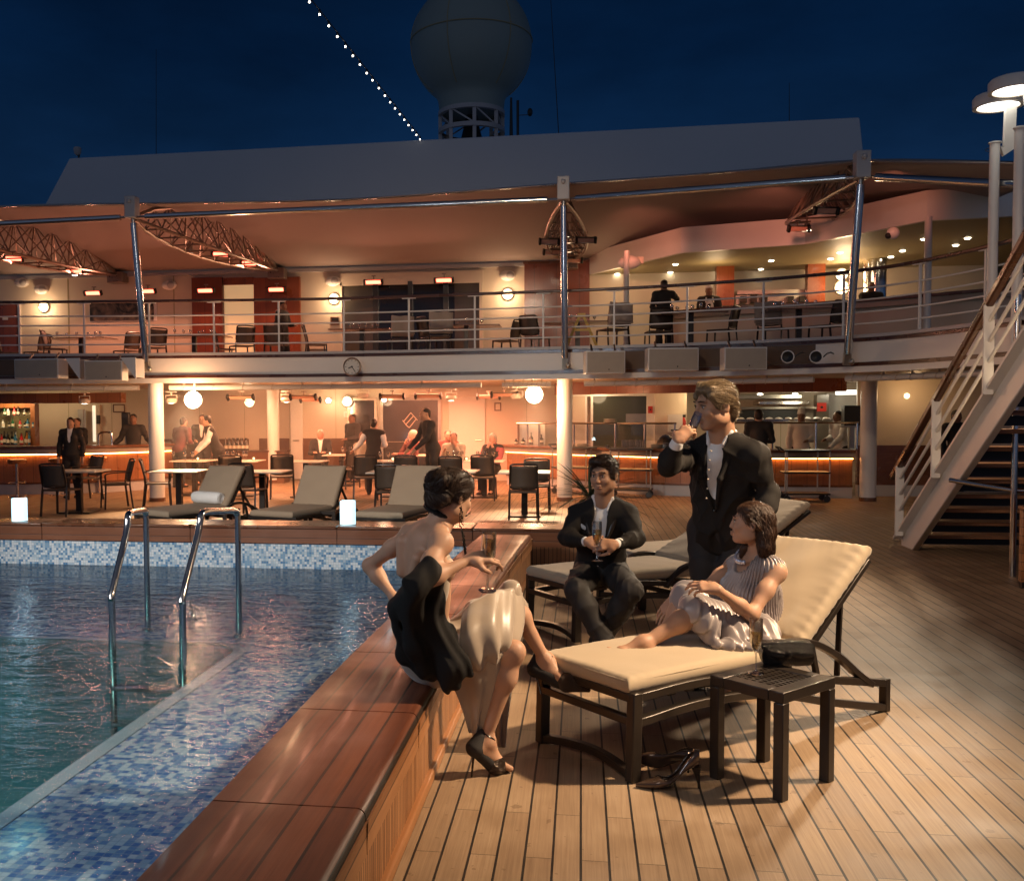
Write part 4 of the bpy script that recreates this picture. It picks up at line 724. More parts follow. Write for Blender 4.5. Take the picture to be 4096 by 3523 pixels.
a=P(U4(395,945),18.55); t=thing('dome_camera','small white dome camera on the pavilion fascia','camera',a); obj('dome',MB().ball((0,-.08,0),.11,14),M['white'],t); obj('eye',MB().ball((-.09,-.12,-.05),.055,10),M['black'],t)
a=P(U3(372,612),21.5); t=thing('fascia_speaker','white box speaker mounted on the pavilion fascia above the pole','speaker',a); obj('shell',MB().ball((0,-.12,0),(.24,.14,.15),14),M['white'],t); obj('bracket',MB().bx((.12,-.1,-.02),(.3,.06,.12)),M['cream'],t)
# ---------------------------------------------------------------- open kitchen below
kt=thing('open_kitchen','open kitchen behind the serving counter with steel hoods and a window','kitchen',(3.5,24,0))
obj('valance',MB().wallstrip([(-.6,22.5),(1.5,21.3),(3,20.9),(5.25,20.75)],2.10,2.37,.08),M['redwood'],kt,world=True)
KY=24.2
obj('rear_wall',MB().bx((-1.6,KY+.6,0),(7,KY+.7,2.37)),M['cream'],kt,world=True)
obj('partition',prect(zC(978,300),zC(1212,760),23.2,.12),M['cream'],kt,world=True); obj('partition',prect(zC(360,300),zC(452,760),23.3,.12),M['cream'],kt,world=True)
obj('window_head',prect(zC(360,295),zC(980,345),23.25,.1),M['white'],kt,world=True)
for x0,x1 in ((452,468),(495,512),(915,975)): obj('window_post',prect(zC(x0,345),zC(x1,760),23.25,.08),M['white'],kt,world=True)
obj('dark_window',prect(zC(512,350),zC(915,760),23.3,.02),mat('green_tinted_glass',(.045,.05,.03),.1,var=.3,scale=1),kt,world=True)
obj('hood',prect(zC(1400,340),zC(2030,372),KY+.5,.9),M['brush'],kt,world=True,bevel=.02); obj('hood',prect(zD(20,365),zD(370,392),KY+.4,.8),M['steel'],kt,world=True,bevel=.02); obj('hood',prect(zC(1500,430),zD(430,418),KY+.45,.4),M['brush'],kt,world=True)
obj('oven_bank',prect(zC(1400,452),zD(370,490),KY+.55,.35),M['black'],kt,world=True); obj('pass_shelf',prect(zC(1500,520),zD(455,515),22.6,.35),M['steel'],kt,world=True)
obj('oven_bank',prect(zC(760,480),zC(912,560),23.28,.05),M['brush'],kt,world=True); obj('work_bench',MB().bx((2.2,22.0,.78),(5.3,22.4,.9)),M['brush'],kt,world=True); obj('tall_fridge',prect(zD(455,320),zD(535,720),24.3,.3),M['brush'],kt,world=True)
obj('tube_lamp',prect(zD(610,288),zD(780,316),23.4,.12),M['kitlamp'],kt,world=True); obj('back_panel',prect(zD(535,310),zD(780,720),24.5,.1),M['white'],kt,world=True)
for q in (zD(72,315),zD(322,312),zC(1772,333),zC(2036,330)): g=P(q,22.2); obj('downlight',MB().ball((g[0],22.2,g[2]),(.06,.06,.02),10),M['down'],kt,world=True)
light('kitchen_light','POINT',(5.0,22.9,2.05),26,(1,.88,.62),size=.2); light('kitchen_light','POINT',(2.6,22.7,2.05),18,(1,.74,.42),size=.2); light('kitchen_light','POINT',(.4,22.8,2.1),16,(1,.72,.42),size=.2)
sg=thing('counter_screen','steel framed glass screen standing on the serving counter','screen',(2,21.3,.96)); b=MB()
pts=[P(zC(x,552),Y) for x,Y in ((-60,22.4),(365,21.6),(900,21.0),(1140,20.8))]; b.tube(pts,.022,8)
for x,Y in ((20,22.3),(105,22.2),(370,21.6),(470,21.5),(680,21.2),(900,21.0),(1128,20.8)): a=P(zC(x,552),Y); b.tube([a,(a[0],Y,.955)],.02,8)
p2=[P(zD(x,518),Y) for x,Y in ((-150,20.8),(160,20.7),(470,20.6),(775,20.6))]; b.tube(p2,.02,8)
for x in (160,470,765): a=P(zD(x,518),20.6); b.tube([a,(a[0],20.6,.955)],.02,8)
obj('frame_tube',b,M['steel'],sg,world=True)
a,c=P(zC(370,560),21.4),P(zC(1128,690),20.9); obj('glass_pane',MB().bar((a[0],21.5,1.28),(c[0],20.85,1.28),.008,.34),M['shield'],sg,world=True)
def item(nm,lab,cat,q,Y,z,parts,grp=None):
    c=P(q,Y); t=thing(nm,lab,cat,(c[0],Y,z),group=grp)
    for n_,b_,m_ in parts: obj(n_,b_,M[m_] if isinstance(m_,str) else m_,t)
    return t
red=mat('red_enamel',(.45,.03,.02),.35)
item('towel_dispenser','white paper towel dispenser on the kitchen partition','dispenser',zC(1130,470),23.05,1.25,[('case',MB().bx((-.16,-.12,0),(.16,0,.40)),'white'),('slot',MB().bx((-.1,-.125,.02),(.1,-.119,.06)),'black')])
item('fire_extinguisher','red fire extinguisher beside the white towel dispenser','extinguisher',zC(1193,470),23.0,1.20,[('cylinder',MB().lathe([(0,0),(.055,.01),(.06,.3),(.03,.38),(0,.39)],n=16),red),('valve',MB().bx((-.03,-.02,.38),(.05,.02,.44)),'black')])
item('alarm_box','small red alarm box on the kitchen window post','alarm',zC(944,410),23.1,1.78,[('case',MB().bx((-.05,-.05,-.1),(.05,0,.06)),red),('button',MB().cyl((0,-.06,-.02),(0,-.05,-.02),.02),'black')])
item('alarm_box','small red alarm box on the steel fridge in the kitchen','alarm',zD(508,380),23.9,1.80,[('case',MB().bx((-.1,-.05,-.1),(.1,0,.1)),red),('button',MB().cyl((0,-.06,0),(0,-.05,0),.03),'black')])
item('coffee_machine','black coffee machine on the counter right of the chefs','coffee machine',zD(720,690),20.9,1.30,[('body',MB().bx((-.16,-.1,.12),(.16,.15,.52)),'black'),('spout',MB().bx((-.22,-.12,.08),(.24,.16,.12)),'brush'),('column',MB().bx((-.05,-.05,-.34),(.05,.05,.1)),'brush')])
for i in range(9):
    q=zC(740+i*17,748); item('drinking_glass','one of the upright tumblers bunched on the serving counter','glass',q,20.85+.05*(i%3),.96,[('tumbler',MB().lathe([(0,.004),(.03,.004),(.036,.17),(.033,.17),(.028,.012)],n=12),'glass')],grp='tumblers on the serving counter')
for q,Y,lab in ((zC(430,700),21.3,'stack of white plates on the counter near the seated man'),(zC(640,545),21.25,'stack of white plates lying on top of the counter screen'),(zC(990,735),20.9,'short stack of white cups left of the standing man')):
    z_=P(zC(640,545),21.25)[2] if '545' in str(q) or 'top' in lab else .96; b=MB()
    for k in range(5): b.lathe([(0,.016*k),(.10,.016*k),(.14,.016*k+.014),(0,.016*k+.012)],n=18)
    item('plate_stack',lab,'plates',q,Y,z_,[('plates',b,'white'),('liner',MB().lathe([(0,.082),(.1,.082)],n=16),'cream')],'plate stacks')
b=MB()
for k in range(14): b.ball((-1.3+.2*k,0,.03),(.09,.07,.05),8)
a=P(zD(100,495),22.5); t=thing('dish_row','row of white dishes along the kitchen pass shelf','dishes',(a[0],22.45,a[2]-.03)); obj('dishes',b,M['white'],t); obj('tray',MB().bx((-1.4,-.1,-.02),(1.4,.1,0)),M['brush'],t)
item('bread_box','dark domed bread box on the counter left of the standing man','bread box',zC(1060,735),21.0,.96,[('dome',MB().ball((0,0,.0),(.2,.16,.28),16),'dkmet'),('handle',MB().cyl((-.06,-.16,.1),(.06,-.16,.1),.012),'steel')])
# right wall beyond the end column
rw=thing('side_wall','plain wall with dark lower panel right of the end column behind the stairs','wall',(6.6,20.6,0)); obj('upper_panel',MB().bx((5.5,20.9,1.02),(13,21.0,2.37)),M['cream'],rw,world=True); obj('dark_panel',MB().bx((5.5,20.86,.22),(13,21.0,1.02)),M['counter'],rw,world=True); obj('skirting',MB().bx((5.5,20.84,0),(13,21.0,.22)),M['greyw'],rw,world=True)
a=P(zD(1160,325),20.5); t=thing('ceiling_downlight','faint round lamp glowing on the wall behind the stairs','downlight',(a[0],20.88,a[2])); obj('lens',MB().ball((0,-.03,0),(.05,.03,.05),10),M['tealight'],t); obj('rim',MB().tube([(.06*math.cos(a_),-.01,.06*math.sin(a_)) for a_ in np.linspace(0,2*PI,14)[:-1]],.012,6,True),M['white'],t)
light('corridor_lamp_light','POINT',(a[0],20.3,a[2]),10,(1,.62,.3),size=.1)
# ---------------------------------------------------------------- stairs with their railing, lamp posts
sx0,sx1=4.08,6.35; SY0,SY1=13.15,8.75; slope=FZ/(SY0-SY1)
st=thing('deck_stairs','wide staircase with open risers and pink white stringer climbing out of the frame','stairs',(sx0,SY0,0))
dn=np.array([0,SY1-SY0,FZ]); dn/=np.linalg.norm(dn)
for x in (sx0,sx1): 
    b=MB(); pts=[(x,SY0+.10,0),(x,SY0-.32,0),(x,SY1,FZ-.20),(x,SY1,FZ+.17),(x,SY0+.10,.10)]
    V=[(p[0]-.04,p[1],p[2]) for p in pts]+[(p[0]+.04,p[1],p[2]) for p in pts]; n=5; b.add(V,[tuple(range(n)),tuple(range(n,2*n))[::-1]]+[(i,(i+1)%n,n+(i+1)%n,n+i) for i in range(n)]); obj('stringer',b,M['white'],st,world=True,bevel=.01)
    b=MB(); pts=[(x-.055,SY0+.1,.1),(x-.055,SY1,FZ+.15)]; b.strip(pts,.17,.03); obj('stringer_cap',b,M['white'],st,world=True)
nt_=15
for k in range(1,nt_):
    z=FZ*k/nt_; y=SY0-(SY0-SY1)*k/nt_; obj('tread',MB().bx((sx0+.05,y-.02,z-.045),(sx1-.05,y+.33,z)),M['slatx'] if k%1 else M['apron'],st,world=True,bevel=.006)
    obj('gap_shade',MB().bx((sx0+.06,y+.30,z-.05-.105),(sx1-.06,y+.318,z-.052)),M['black'],st,world=True)  # black board stands in for the shade in the open gap between treads
    obj('nosing',MB().bx((sx0+.06,y+.33,z-.05),(sx1-.06,y+.345,z+.004)),M['brush'],st,world=True)
obj('landing',MB().bx((sx0-.1,SY1-1.3,FZ-.16),(sx1+.1,SY1-.02,FZ-.02)),M['white'],st,world=True)
sr=thing('stair_railing','stair railing of white bars and posts under a sloping timber handrail','railing',(sx0-.06,SY0,0)); hx=sx0-.12
def on_st(s,h): return np.array([hx,SY0+.0-(SY0-SY1)*s,FZ*s+h])
obj('handrail',MB().strip([on_st(-.0,.98)+np.array([0,.22,-.12]),on_st(.02,1.0),on_st(1,1.0)],.075,.085),M['darkwood'],sr,world=True,bevel=.018)
for h_ in (.42,.62,.82): obj('bar',MB().tube([on_st(.02,h_),on_st(1,h_)],.018,8),M['white'],sr,world=True)
for s in (.015,.30,.62,.95): obj('post',MB().bar(on_st(s,.1),on_st(s,.98),.035,.10,(1,0,0)),M['white'],sr,world=True,bevel=.006)
ch=thing('chrome_rail','polished steel pole with a sloping hand rail in front of the stairs','rail',(4.75,10.6,0))
yq=10.9; a=P(zD(1898,175),yq); c=P(zD(1882,1000),yq); obj('pole',MB().tube([(c[0],yq,-.0),(c[0],yq,c[2]),a,(a[0],yq,2.9)],.032,10),M['steel'],ch,world=True); a=P(zD(1425,925),11.4); e=P(zD(2100,1012),yq); obj('hand_rail',MB().tube([a,c,e],.027,10),M['steel'],ch,world=True)
lp=[]
for q,qb,Y,lab in ((dp(2020,217),dp(2013,300),13.9,'left disc headed deck lamp post glowing white above the stairs'),(dp(2054,185),dp(2064,270),13.3,'right disc headed deck lamp post, higher and cut by the frame')):
    c=P(q,Y); f=P(qb,Y+.1); t=thing('deck_lamp',lab,'lamp post',(f[0],f[1],FZ),group='disc lamp posts'); r=.30
    obj('pole',MB().tube([(f[0],f[1],2.5),(f[0],f[1],f[2]+.06)],.062,16).cyl((f[0],f[1],f[2]+.06),(f[0],f[1],f[2]+.075),.08),M['white'],t,world=True)
    obj('arm',MB().strip([(f[0]+.08,f[1],f[2]-.05),(f[0]+.16,f[1]-.02,f[2]-.02),(c[0]+.15,c[1],c[2]+.09)],.07,.13,side=(0,1,0)),M['white'],t,world=True)
    hd_=obj('lamp_head',MB().lathe([(r-.05,0),(r,.0),(r,.12),(r*.92,.15),(0,.16)],c,36),M['white'],t,world=True); obj('ring',MB().lathe([(r*.80,-.004),(r-.04,-.004),(r-.045,.02)],c,36),M['greyw'],hd_); 
    obj('lamp_disc',MB().lathe([(0,.012),(r*.80,.012)],c,36),M['cool'],t,world=True); lp.append(c)
# the lamp heads throw their light on the deck; unseen key and fill lights without fixtures are added out of frame
light('deck_lamp_light','SPOT',lp[0]+np.array([0,-.45,-.55]),2600,(1,.80,.57),size=.30,target=(.5,8.0,.2),spot=math.radians(50),blend=.9)
light('deck_lamp_light','SPOT',lp[1]+np.array([0,-.45,-.55]),750,(1,.74,.48),size=.30,target=(3.4,8.2,.2),spot=math.radians(75),blend=.8)
light('added_deck_light','SPOT',(4.9,5.4,5.6),5200,(1,.725,.46),size=.22,target=(.15,5.3,.45),spot=math.radians(42),blend=1.0)
light('added_deck_light','SPOT',(.6,1.5,6.4),1150,(1,.70,.46),size=.4,target=(4.9,12.2,.7),spot=math.radians(44),blend=1.0)
light('added_deck_light','SPOT',(-2.2,5.5,6.6),1500,(1,.74,.52),size=.4,target=(-3.2,17.6,2.4),spot=math.radians(62),blend=1.0)
light('added_pool_light','SPOT',(-7.6,1.4,4.0),3000,(1,.93,.85),size=.4,target=(-4.5,9.3,-.2),spot=math.radians(46),blend=.8)  # unseen fill lights added for the pool, no lamp stands there
light('added_pool_light','AREA',(-5.2,2.6,3.4),85,(.75,.86,1),size=1.4,target=(-3.6,5.0,0))
light('added_deck_light','AREA',(-1.2,-.9,4.6),62,(1,.80,.62),size=2.2,target=(.3,6,.6))
# ---------------------------------------------------------------- timber locker at the right edge
a=G((4052,2400))+np.array([.33,0,0]); t=thing('timber_locker','slatted orange timber deck locker cut by the right edge of the frame','locker',(a[0],a[1]+.05,0)); hL=.80
obj('body',MB().bx((.04,.04,.1),(.95,.62,hL-.04)),M['apron'],t); obj('lid',MB().bx((-.01,-.01,hL-.04),(1.0,.67,hL)),M['slatx'],t,bevel=.008); 
for x in (0,.92):
    for y in (0,.59): obj('corner_post',MB().bx((x,y,.06),(x+.07,y+.07,hL-.04)),M['apron'],t,bevel=.006); obj('foot',MB().bx((x+.01,y+.01,0),(x+.06,y+.06,.06)),M['black'],t)
# ---------------------------------------------------------------- furniture builders
def cushion(l,w,t,nx=40,ny=26,wr=.004,seed=0,R=.035,edge=1.):
    """soft slab centred at 0, l along x, w along y, rounded rim, puckered by wrinkles near the seams"""
    r=np.random.default_rng(seed); ph=r.uniform(0,6,12); V=[];F=[]
    def se(k): return np.sign(k)*abs(k)**.8
    us=np.sin(np.linspace(-1,1,nx+1)*PI/2); vs=np.sin(np.linspace(-1,1,ny+1)*PI/2)
    for side in (1,-1):
        for u in us:
            for v in vs:
                x=u*l/2; y=v*w/2; dx=l/2-abs(x); dy=w/2-abs(y); d=min(dx,dy); k=min(1,d/R); h=t/2*math.sqrt(max(0,1-(1-k)**2))
                h+=side*0+.012*(1-abs(u)**2.5)*(1-abs(v)**2.5)*(1 if side>0 else .3)
                e=math.exp(-d/.07)*(d>.004)
                wv=wr*edge*e*(math.sin(x*95+ph[0]+3*math.sin(y*9+ph[1]))*(dy<dx)+math.sin(y*95+ph[2]+3*math.sin(x*9))*(dx<=dy))+wr*.5*(math.sin(x*23+y*14+ph[3])+math.sin(x*11-y*27+ph[4])*.8)*min(1,d/.05)
                V.append((x+.006*math.sin(y*6+ph[5])*(dx<.05),y+.005*math.sin(x*5+ph[6])*(dy<.05),side*h+wv))
    n=ny+1; o=(nx+1)*n
    for i in range(nx):
        for j in range(ny):
            a=i*n+j; F.append((a,a+n,a+n+1,a+1)); F.append((o+a,o+a+1,o+a+n+1,o+a+n))
    for i in range(nx): F.append((i*n,o+i*n,o+(i+1)*n,(i+1)*n)); F.append((i*n+ny,(i+1)*n+ny,o+(i+1)*n+ny,o+i*n+ny))
    for j in range(ny): F.append((j,j+1,o+j+1,o+j)); F.append((nx*n+j,o+nx*n+j,o+nx*n+j+1,nx*n+j+1))
    return V,F
def xf(V,R,t): R=np.array(R); t=np.array(t); return [tuple(R@np.array(v)+t) for v in V]
def mix_(a,b,t): return np.array(a,float)*(1-t)+np.array(b,float)*t
def make_lounger(lab,ang=40,fab='fabric',seed=1,loc=(0,0,0),rz=0,group=None,arms=True,slen=1.28,bl=.72):
    t=thing('sun_lounger',lab,'sun lounger',loc,rz,group); W2=.335; d_=M['dkmet']
    up=bez([(0.01,0,.395),(.45,0,.405),(.95,0,.36),(1.45,0,.262),(1.97,0,.165)],5); lo=bez([(0.01,0,.275),(.45,0,.30),(.95,0,.265),(1.45,0,.14),(1.97,0,.022)],5)
    for s in (-1,1):
        y=s*W2; b=MB(); b.strip([(p[0],y,p[2]) for p in up],.045,.042); b.strip([(p[0],y,p[2]) for p in lo],.045,.042); b.box((1.975,y,.095),(.045,.048,.19)); obj('side_rail',b,d_,t,bevel=.005)
        obj('front_leg',MB().bar((.0,y,0),(.012,y,.42),.06,.05,(0,1,0)),d_,t,bevel=.006)
        if arms:
            ar=bez([(.84,y,.345),(.93,y,.44),(1.10,y,.505),(1.30,y,.485),(1.52,y,.385),(1.70,y,.262),(1.84,y,.175)],6); obj('armrest',MB().strip(ar,.055,.034),d_,t,bevel=.006); obj('arm_strut',MB().bar((1.30,y,.475),(1.36,y,.27),.03,.028,(0,1,0)),d_,t,bevel=.004)
    arch=bez([(0,-W2,.02),(.06,-W2*.5,.055),(.085,0,.065),(.06,W2*.5,.055),(0,W2,.02)],5); b=MB().strip([(-.0+p[0]*.6,p[1],.025+p[0]*.25) for p in arch],.045,.04); obj('foot_bar',b,d_,t,bevel=.005)
    for z in (.395,.285): obj('front_bar',MB().bar((.0,-W2,z),(.0,W2,z),.042,.04),d_,t,bevel=.005)
    b=MB()
    for k in range(9): x=.13+.125*k; b.bar((x,-W2,.375-.03*max(0,x-.5)),(x,W2,.375-.03*max(0,x-.5)),.05,.012)
    obj('slats',b,d_,t)
    V,F=cushion(slen+.02,.66,.085,56,34,seed=seed,wr=.002); mesh_obj('seat_cushion',xf(V,np.eye(3),(slen/2-.02,0,.447)),F,M[fab],t,smooth=60,weld=True)
    if seed<20:
        def pipe(l,w,zz,k_): return [(k_[0]+x,k_[1]+y,k_[2]+zz) for x,y in [(l/2-.02*(1-math.cos(q)) if False else sx_*(l/2-.012),sy_*(w/2-.012)) for sx_,sy_ in ((-1,-1),(1,-1),(1,1),(-1,1)) for q in (0,)]]
        obj('piping',MB().tube(sum([[mix_(p_,q_,s/10) for s in range(10)] for p_,q_ in zip(pipe(slen+.02,.66,.022,(slen/2-.02,0,.447)),pipe(slen+.02,.66,.022,(slen/2-.02,0,.447))[1:]+pipe(slen+.02,.66,.022,(slen/2-.02,0,.447))[:1])],[]),.0055,6,True),M[fab],[o for o in t.children if o.name.startswith('seat_cushion')][0])
    a=math.radians(ang); R=np.array([[math.cos(a),0,-math.sin(a)],[0,1,0],[math.sin(a),0,math.cos(a)]]); V,F=cushion(bl+.04,.66,.085,50,40,seed=seed+5,wr=.0038); cb=np.array([slen,0,.45]); mesh_obj('back_cushion',xf(V,R,cb+R@np.array([bl/2,0,.03])),F,M[fab],t,smooth=60,weld=True)
    b=MB(); 
    for s in (-1,1): b.bar(cb+R@np.array([-.02,s*.29,-.045]),cb+R@np.array([bl,s*.29,-.045]),.04,.03)
    for k in range(5): b.bar(cb+R@np.array([.06+k*.15,-.29,-.04]),cb+R@np.array([.06+k*.15,.29,-.04]),.05,.012)
    obj('back_frame',b,d_,t,bevel=.003); e=cb+R@np.array([bl*.62,0,-.06]); 
    for s in (-1,1): obj('back_prop',MB().bar(e+np.array([0,s*.26,0]),(1.62,s*.27,.23),.026,.022),d_,t)
    return t
def make_side_table(lab,loc,rz=0,h=.49,w=.42,d=.39,grp=None):
    t=thing('side_table',lab,'side table',loc,rz,grp); L=.05; b=MB(); zt=h
    fw=.075; b.bx((-w/2,-d/2,h-.05),(w/2,-d/2+fw,h)).bx((-w/2,d/2-fw,h-.05),(w/2,d/2,h)).bx((-w/2,-d/2+fw+.001,h-.05),(-w/2+fw,d/2-fw-.001,h)).bx((w/2-fw,-d/2+fw+.001,h-.05),(w/2,d/2-fw-.001,h)); obj('top_frame',b,M['dkmet'],t,bevel=.004)
    # perforated panel: a bar grid leaving square holes in staggered pairs
    nx,ny=9,6; ix,iy=w-2*fw,d-2*fw; cw,chh=ix/nx,iy/ny; b=MB()
    for i in range(nx+1): b.bx((-ix/2+i*cw-cw*.22,-iy/2,h-.016),(-ix/2+i*cw+cw*.22,iy/2,h-.004))
    for j in range(ny+1): b.bx((-ix/2,-iy/2+j*chh-chh*.22,h-.015),(ix/2,-iy/2+j*chh+chh*.22,h-.005))
    obj('perforated_panel',b,M['dkmet'],t)
    for sx_ in (-1,1):
        for sy_ in (-1,1): obj('leg',MB().bx((sx_*w/2-(L if sx_>0 else 0),sy_*d/2-(L if sy_>0 else 0),0),(sx_*w/2+(L if sx_<0 else 0),sy_*d/2+(L if sy_<0 else 0),h-.051)),M['dkmet'],t,bevel=.004)
    return t
def make_chair(lab,loc,rz=0,arms=True,grp=None,m='mesh'):
    t=thing('dining_chair',lab,'chair',loc,rz,grp); f=M['dkmet']
    for s in (-1,1):
        obj('leg',MB().bar((s*.23,.22,0),(s*.22,.20,.44),.028,.028,(0,1,0)),f,t); obj('leg',MB().strip([(s*.235,-.27,0),(s*.225,-.22,.44),(s*.22,-.235,.60),(s*.215,-.30,.86)],.028,.028),f,t)
    obj('seat',MB().prism([(-.23,.22),(-.235,-.22),(.235,-.22),(.23,.22)],.425,.455),M[m],t,bevel=.01)
    b=MB()
    for k in range(9):
        z=.50+.36*k/8; y=-.225-.075*(k/8)**1.3
        if k<8: b.add([(-.205,y-.0,z),(.205,y-.0,z),(.205,-.225-.075*((k+1)/8)**1.3,z+.045),(-.205,-.225-.075*((k+1)/8)**1.3,z+.045)],[(0,1,2,3)])
    o=obj('backrest',b,M[m],t,weld=True); sm=o.modifiers.new('thick','SOLIDIFY'); sm.thickness=.012
    obj('top_rail',MB().tube(bez([(-.215,-.30,.84),(-.19,-.315,.885),(0,-.325,.895),(.19,-.315,.885),(.215,-.30,.84)],4),.016,8),f,t); obj('lower_rail',MB().tube(bez([(-.215,-.225,.54),(-.18,-.22,.50),(0,-.215,.485),(.18,-.22,.50),(.215,-.225,.54)],4),.012,6),f,t)
    if arms:
        for s in (-1,1): obj('arm',MB().strip(bez([(s*.228,-.25,.66),(s*.25,0,.665),(s*.245,.19,.64),(s*.235,.21,.56),(s*.23,.20,.45)],4),.034,.02),f,t)
    return t
def make_table(lab,loc,rz=0,w=.78,d=.78,h=.74,top='table',grp=None):
    t=thing('dining_table',lab,'table',loc,rz,grp); obj('tabletop',MB().bx((-w/2,-d/2,h-.022),(w/2,d/2,h)),M[top],t,bevel=.004); obj('pedestal',MB().bx((-.05,-.05,.03),(.05,.05,h-.023)),M['dkmet'],t,bevel=.004); obj('base_plate',MB().bx((-.27,-.27,0),(.27,.27,.028)),M['dkmet'],t,bevel=.006); return t
# ---------------------------------------------------------------- foreground group
LR=math.atan2(.657,.753)
LG='sun loungers of the group beside the pool'
L1=make_lounger('large foreground sun lounger with taupe cushion carrying the seated woman',40,loc=(.02,4.875,0),rz=LR,seed=3,group=LG)
q=G((2144,2498)); q2=G((2275,2572)); dL=np.array([q2[0]-q[0],q2[1]-q[1]]); r2=math.atan2(dL[1],dL[0])+PI/2
L2=make_lounger('sun lounger on which the man in the dinner jacket sits, second from the viewer',25,loc=((q[0]+q2[0])/2+.0,(q[1]+q2[1])/2+.02,0),rz=.60,seed=8,group=LG)
L3=make_lounger('third sun lounger behind the seated man, with only cushion edge and armrests showing',30,loc=(.35,9.0,0),rz=.55,seed=11,group=LG)
L4=make_lounger('farthest lounger of the group with its raised back rising behind the standing man',42,loc=(1.55,8.35,0),rz=.5,seed=12,group=LG) if False else None
make_side_table('dark metal side table with a champagne glass and evening bag on it',(.885,4.74,0),.80,grp=None)
g=G(zC(0,0)); a=G((2720,2400),.49)
make_side_table('dark metal side table half hidden between the seated woman and the two men',(1.02,6.72,0),.62)
make_side_table('small dark side table behind the far lounger, left of the standing man',(1.25,8.6,0),.55)
# loungers and side tables behind the far coping
FG='sun loungers along the far side of the pool'
make_lounger('far sun lounger with a rolled white towel on its seat',58,'fabdk',21,(-5.45,12.0,0),1.12,FG,bl=.60,slen=1.0)
make_lounger('far sun lounger between the towel lounger and the glowing lamp',58,'fabdk',22,(-3.88,12.05,0),1.28,FG,bl=.60,slen=1.0)
make_lounger('far sun lounger nearest the head of the woman on the coping',58,'fabdk',23,(-2.50,12.05,0),1.34,FG,bl=.60,slen=1.0)
make_side_table('low dark side table between the towel lounger and its neighbour',(-4.9,12.75,0),.1,.42,.38,.38); make_side_table('low dark side table beside the second glowing lamp',(-3.42,12.75,0),.1,.44,.42,.42)
V,F=[],[]; tw=thing('rolled_towel','rolled white towel lying on the leftmost far lounger','towel',(-5.05,12.85,.58),1.12-PI/2)
b=MB(); b.tube([(x,0,.0) for x in np.linspace(-.26,.26,9)],[.07,.083,.084,.082,.083,.084,.083,.083,.07],18); obj('roll',b,mat('towel_terry',(.82,.80,.76),.95,bump=.5,bscale=260),tw); b=MB()
for s in (-1,1):
    b.tube([(s*.262,.062*math.cos(a)*(1-a/20),.062*math.sin(a)*(1-a/20)) for a in np.linspace(0,12,40)],.006,5)
obj('spiral_end',b,M['white'],tw)
# ---------------------------------------------------------------- champagne flutes
champ=mat('champagne_wine',(.72,.50,.17),.08); champ.node_tree.nodes['Principled BSDF'].inputs['Transmission Weight'].default_value=.85; champ.node_tree.nodes['Principled BSDF'].inputs['IOR'].default_value=1.05
def flute(lab,loc,fill=.55,R=None,s=1.,grp='champagne flutes'):
    t=thing('champagne_flute',lab,'glass',loc,group=grp); prof=[(0,.002),(.034,.002),(.035,.005),(.012,.009),(.0042,.02),(.0040,.085),(.008,.098),(.020,.118),(.0265,.145),(.0285,.18),(.0272,.235)]; inn=[(.0258,.235),(.027,.18),(.025,.145),(.018,.12),(.006,.103),(0,.101)]
    R=np.eye(3) if R is None else R
    obj('bowl_and_stem',MB().lathe([(r*s,z*s) for r,z in prof+inn],n=28,R=R),M['glass'],t,smooth=60)
    zt=.103+fill*.13; pr=[(0,.104)]+[(r-.0012,z) for r,z in ((.0058,.104),(.0172,.121),(.0238,.145),(.0255,.17)) if z<zt]+[(.0250,zt),(0,zt)]; obj('wine',MB().lathe([(r*s,z*s) for r,z in pr],n=24,R=R),champ,t,smooth=50); return t
g=G((2400+1075*.5792,1950+1275*.5792),.495); flute('champagne flute half full standing on the foreground side table',(g[0],g[1],.4875),.55,s=1.12)
# ---------------------------------------------------------------- evening bag and shoes
sq=mat('black_sequin_cloth',(.030,.026,.024),.22,.75,var=.9,scale=260,bump=1,bscale=330)
sqs=mat('grey_glitter_cloth',(.10,.075,.06),.22,.75,var=.6,scale=420,bump=1,bscale=520)
g=G((2400+1255*.5792,1950+1235*.5792),.49); bg=thing('evening_bag','black sequinned evening bag with a folded bow on the foreground side table','handbag',(g[0]+.03,g[1]+.05,.488),.06)
V,F=cushion(.25,.085,.10,24,14,.002,31,R=.03); mesh_obj('body',xf(V,np.eye(3),(0,0,.05)),F,sq,bg,smooth=60,weld=True)
b=MB(); b.ball((-.055,-.045,.072),(.062,.022,.032),14).ball((.065,-.045,.072),(.062,.022,.032),14).ball((0,-.052,.07),(.022,.02,.028),12); obj('bow',b,sq,bg); V,F=cushion(.255,.09,.03,24,14,.002,32,R=.012); mesh_obj('flap',xf(V,np.eye(3),(0,-.002,.098)),F,sq,bg,smooth=60,weld=True)
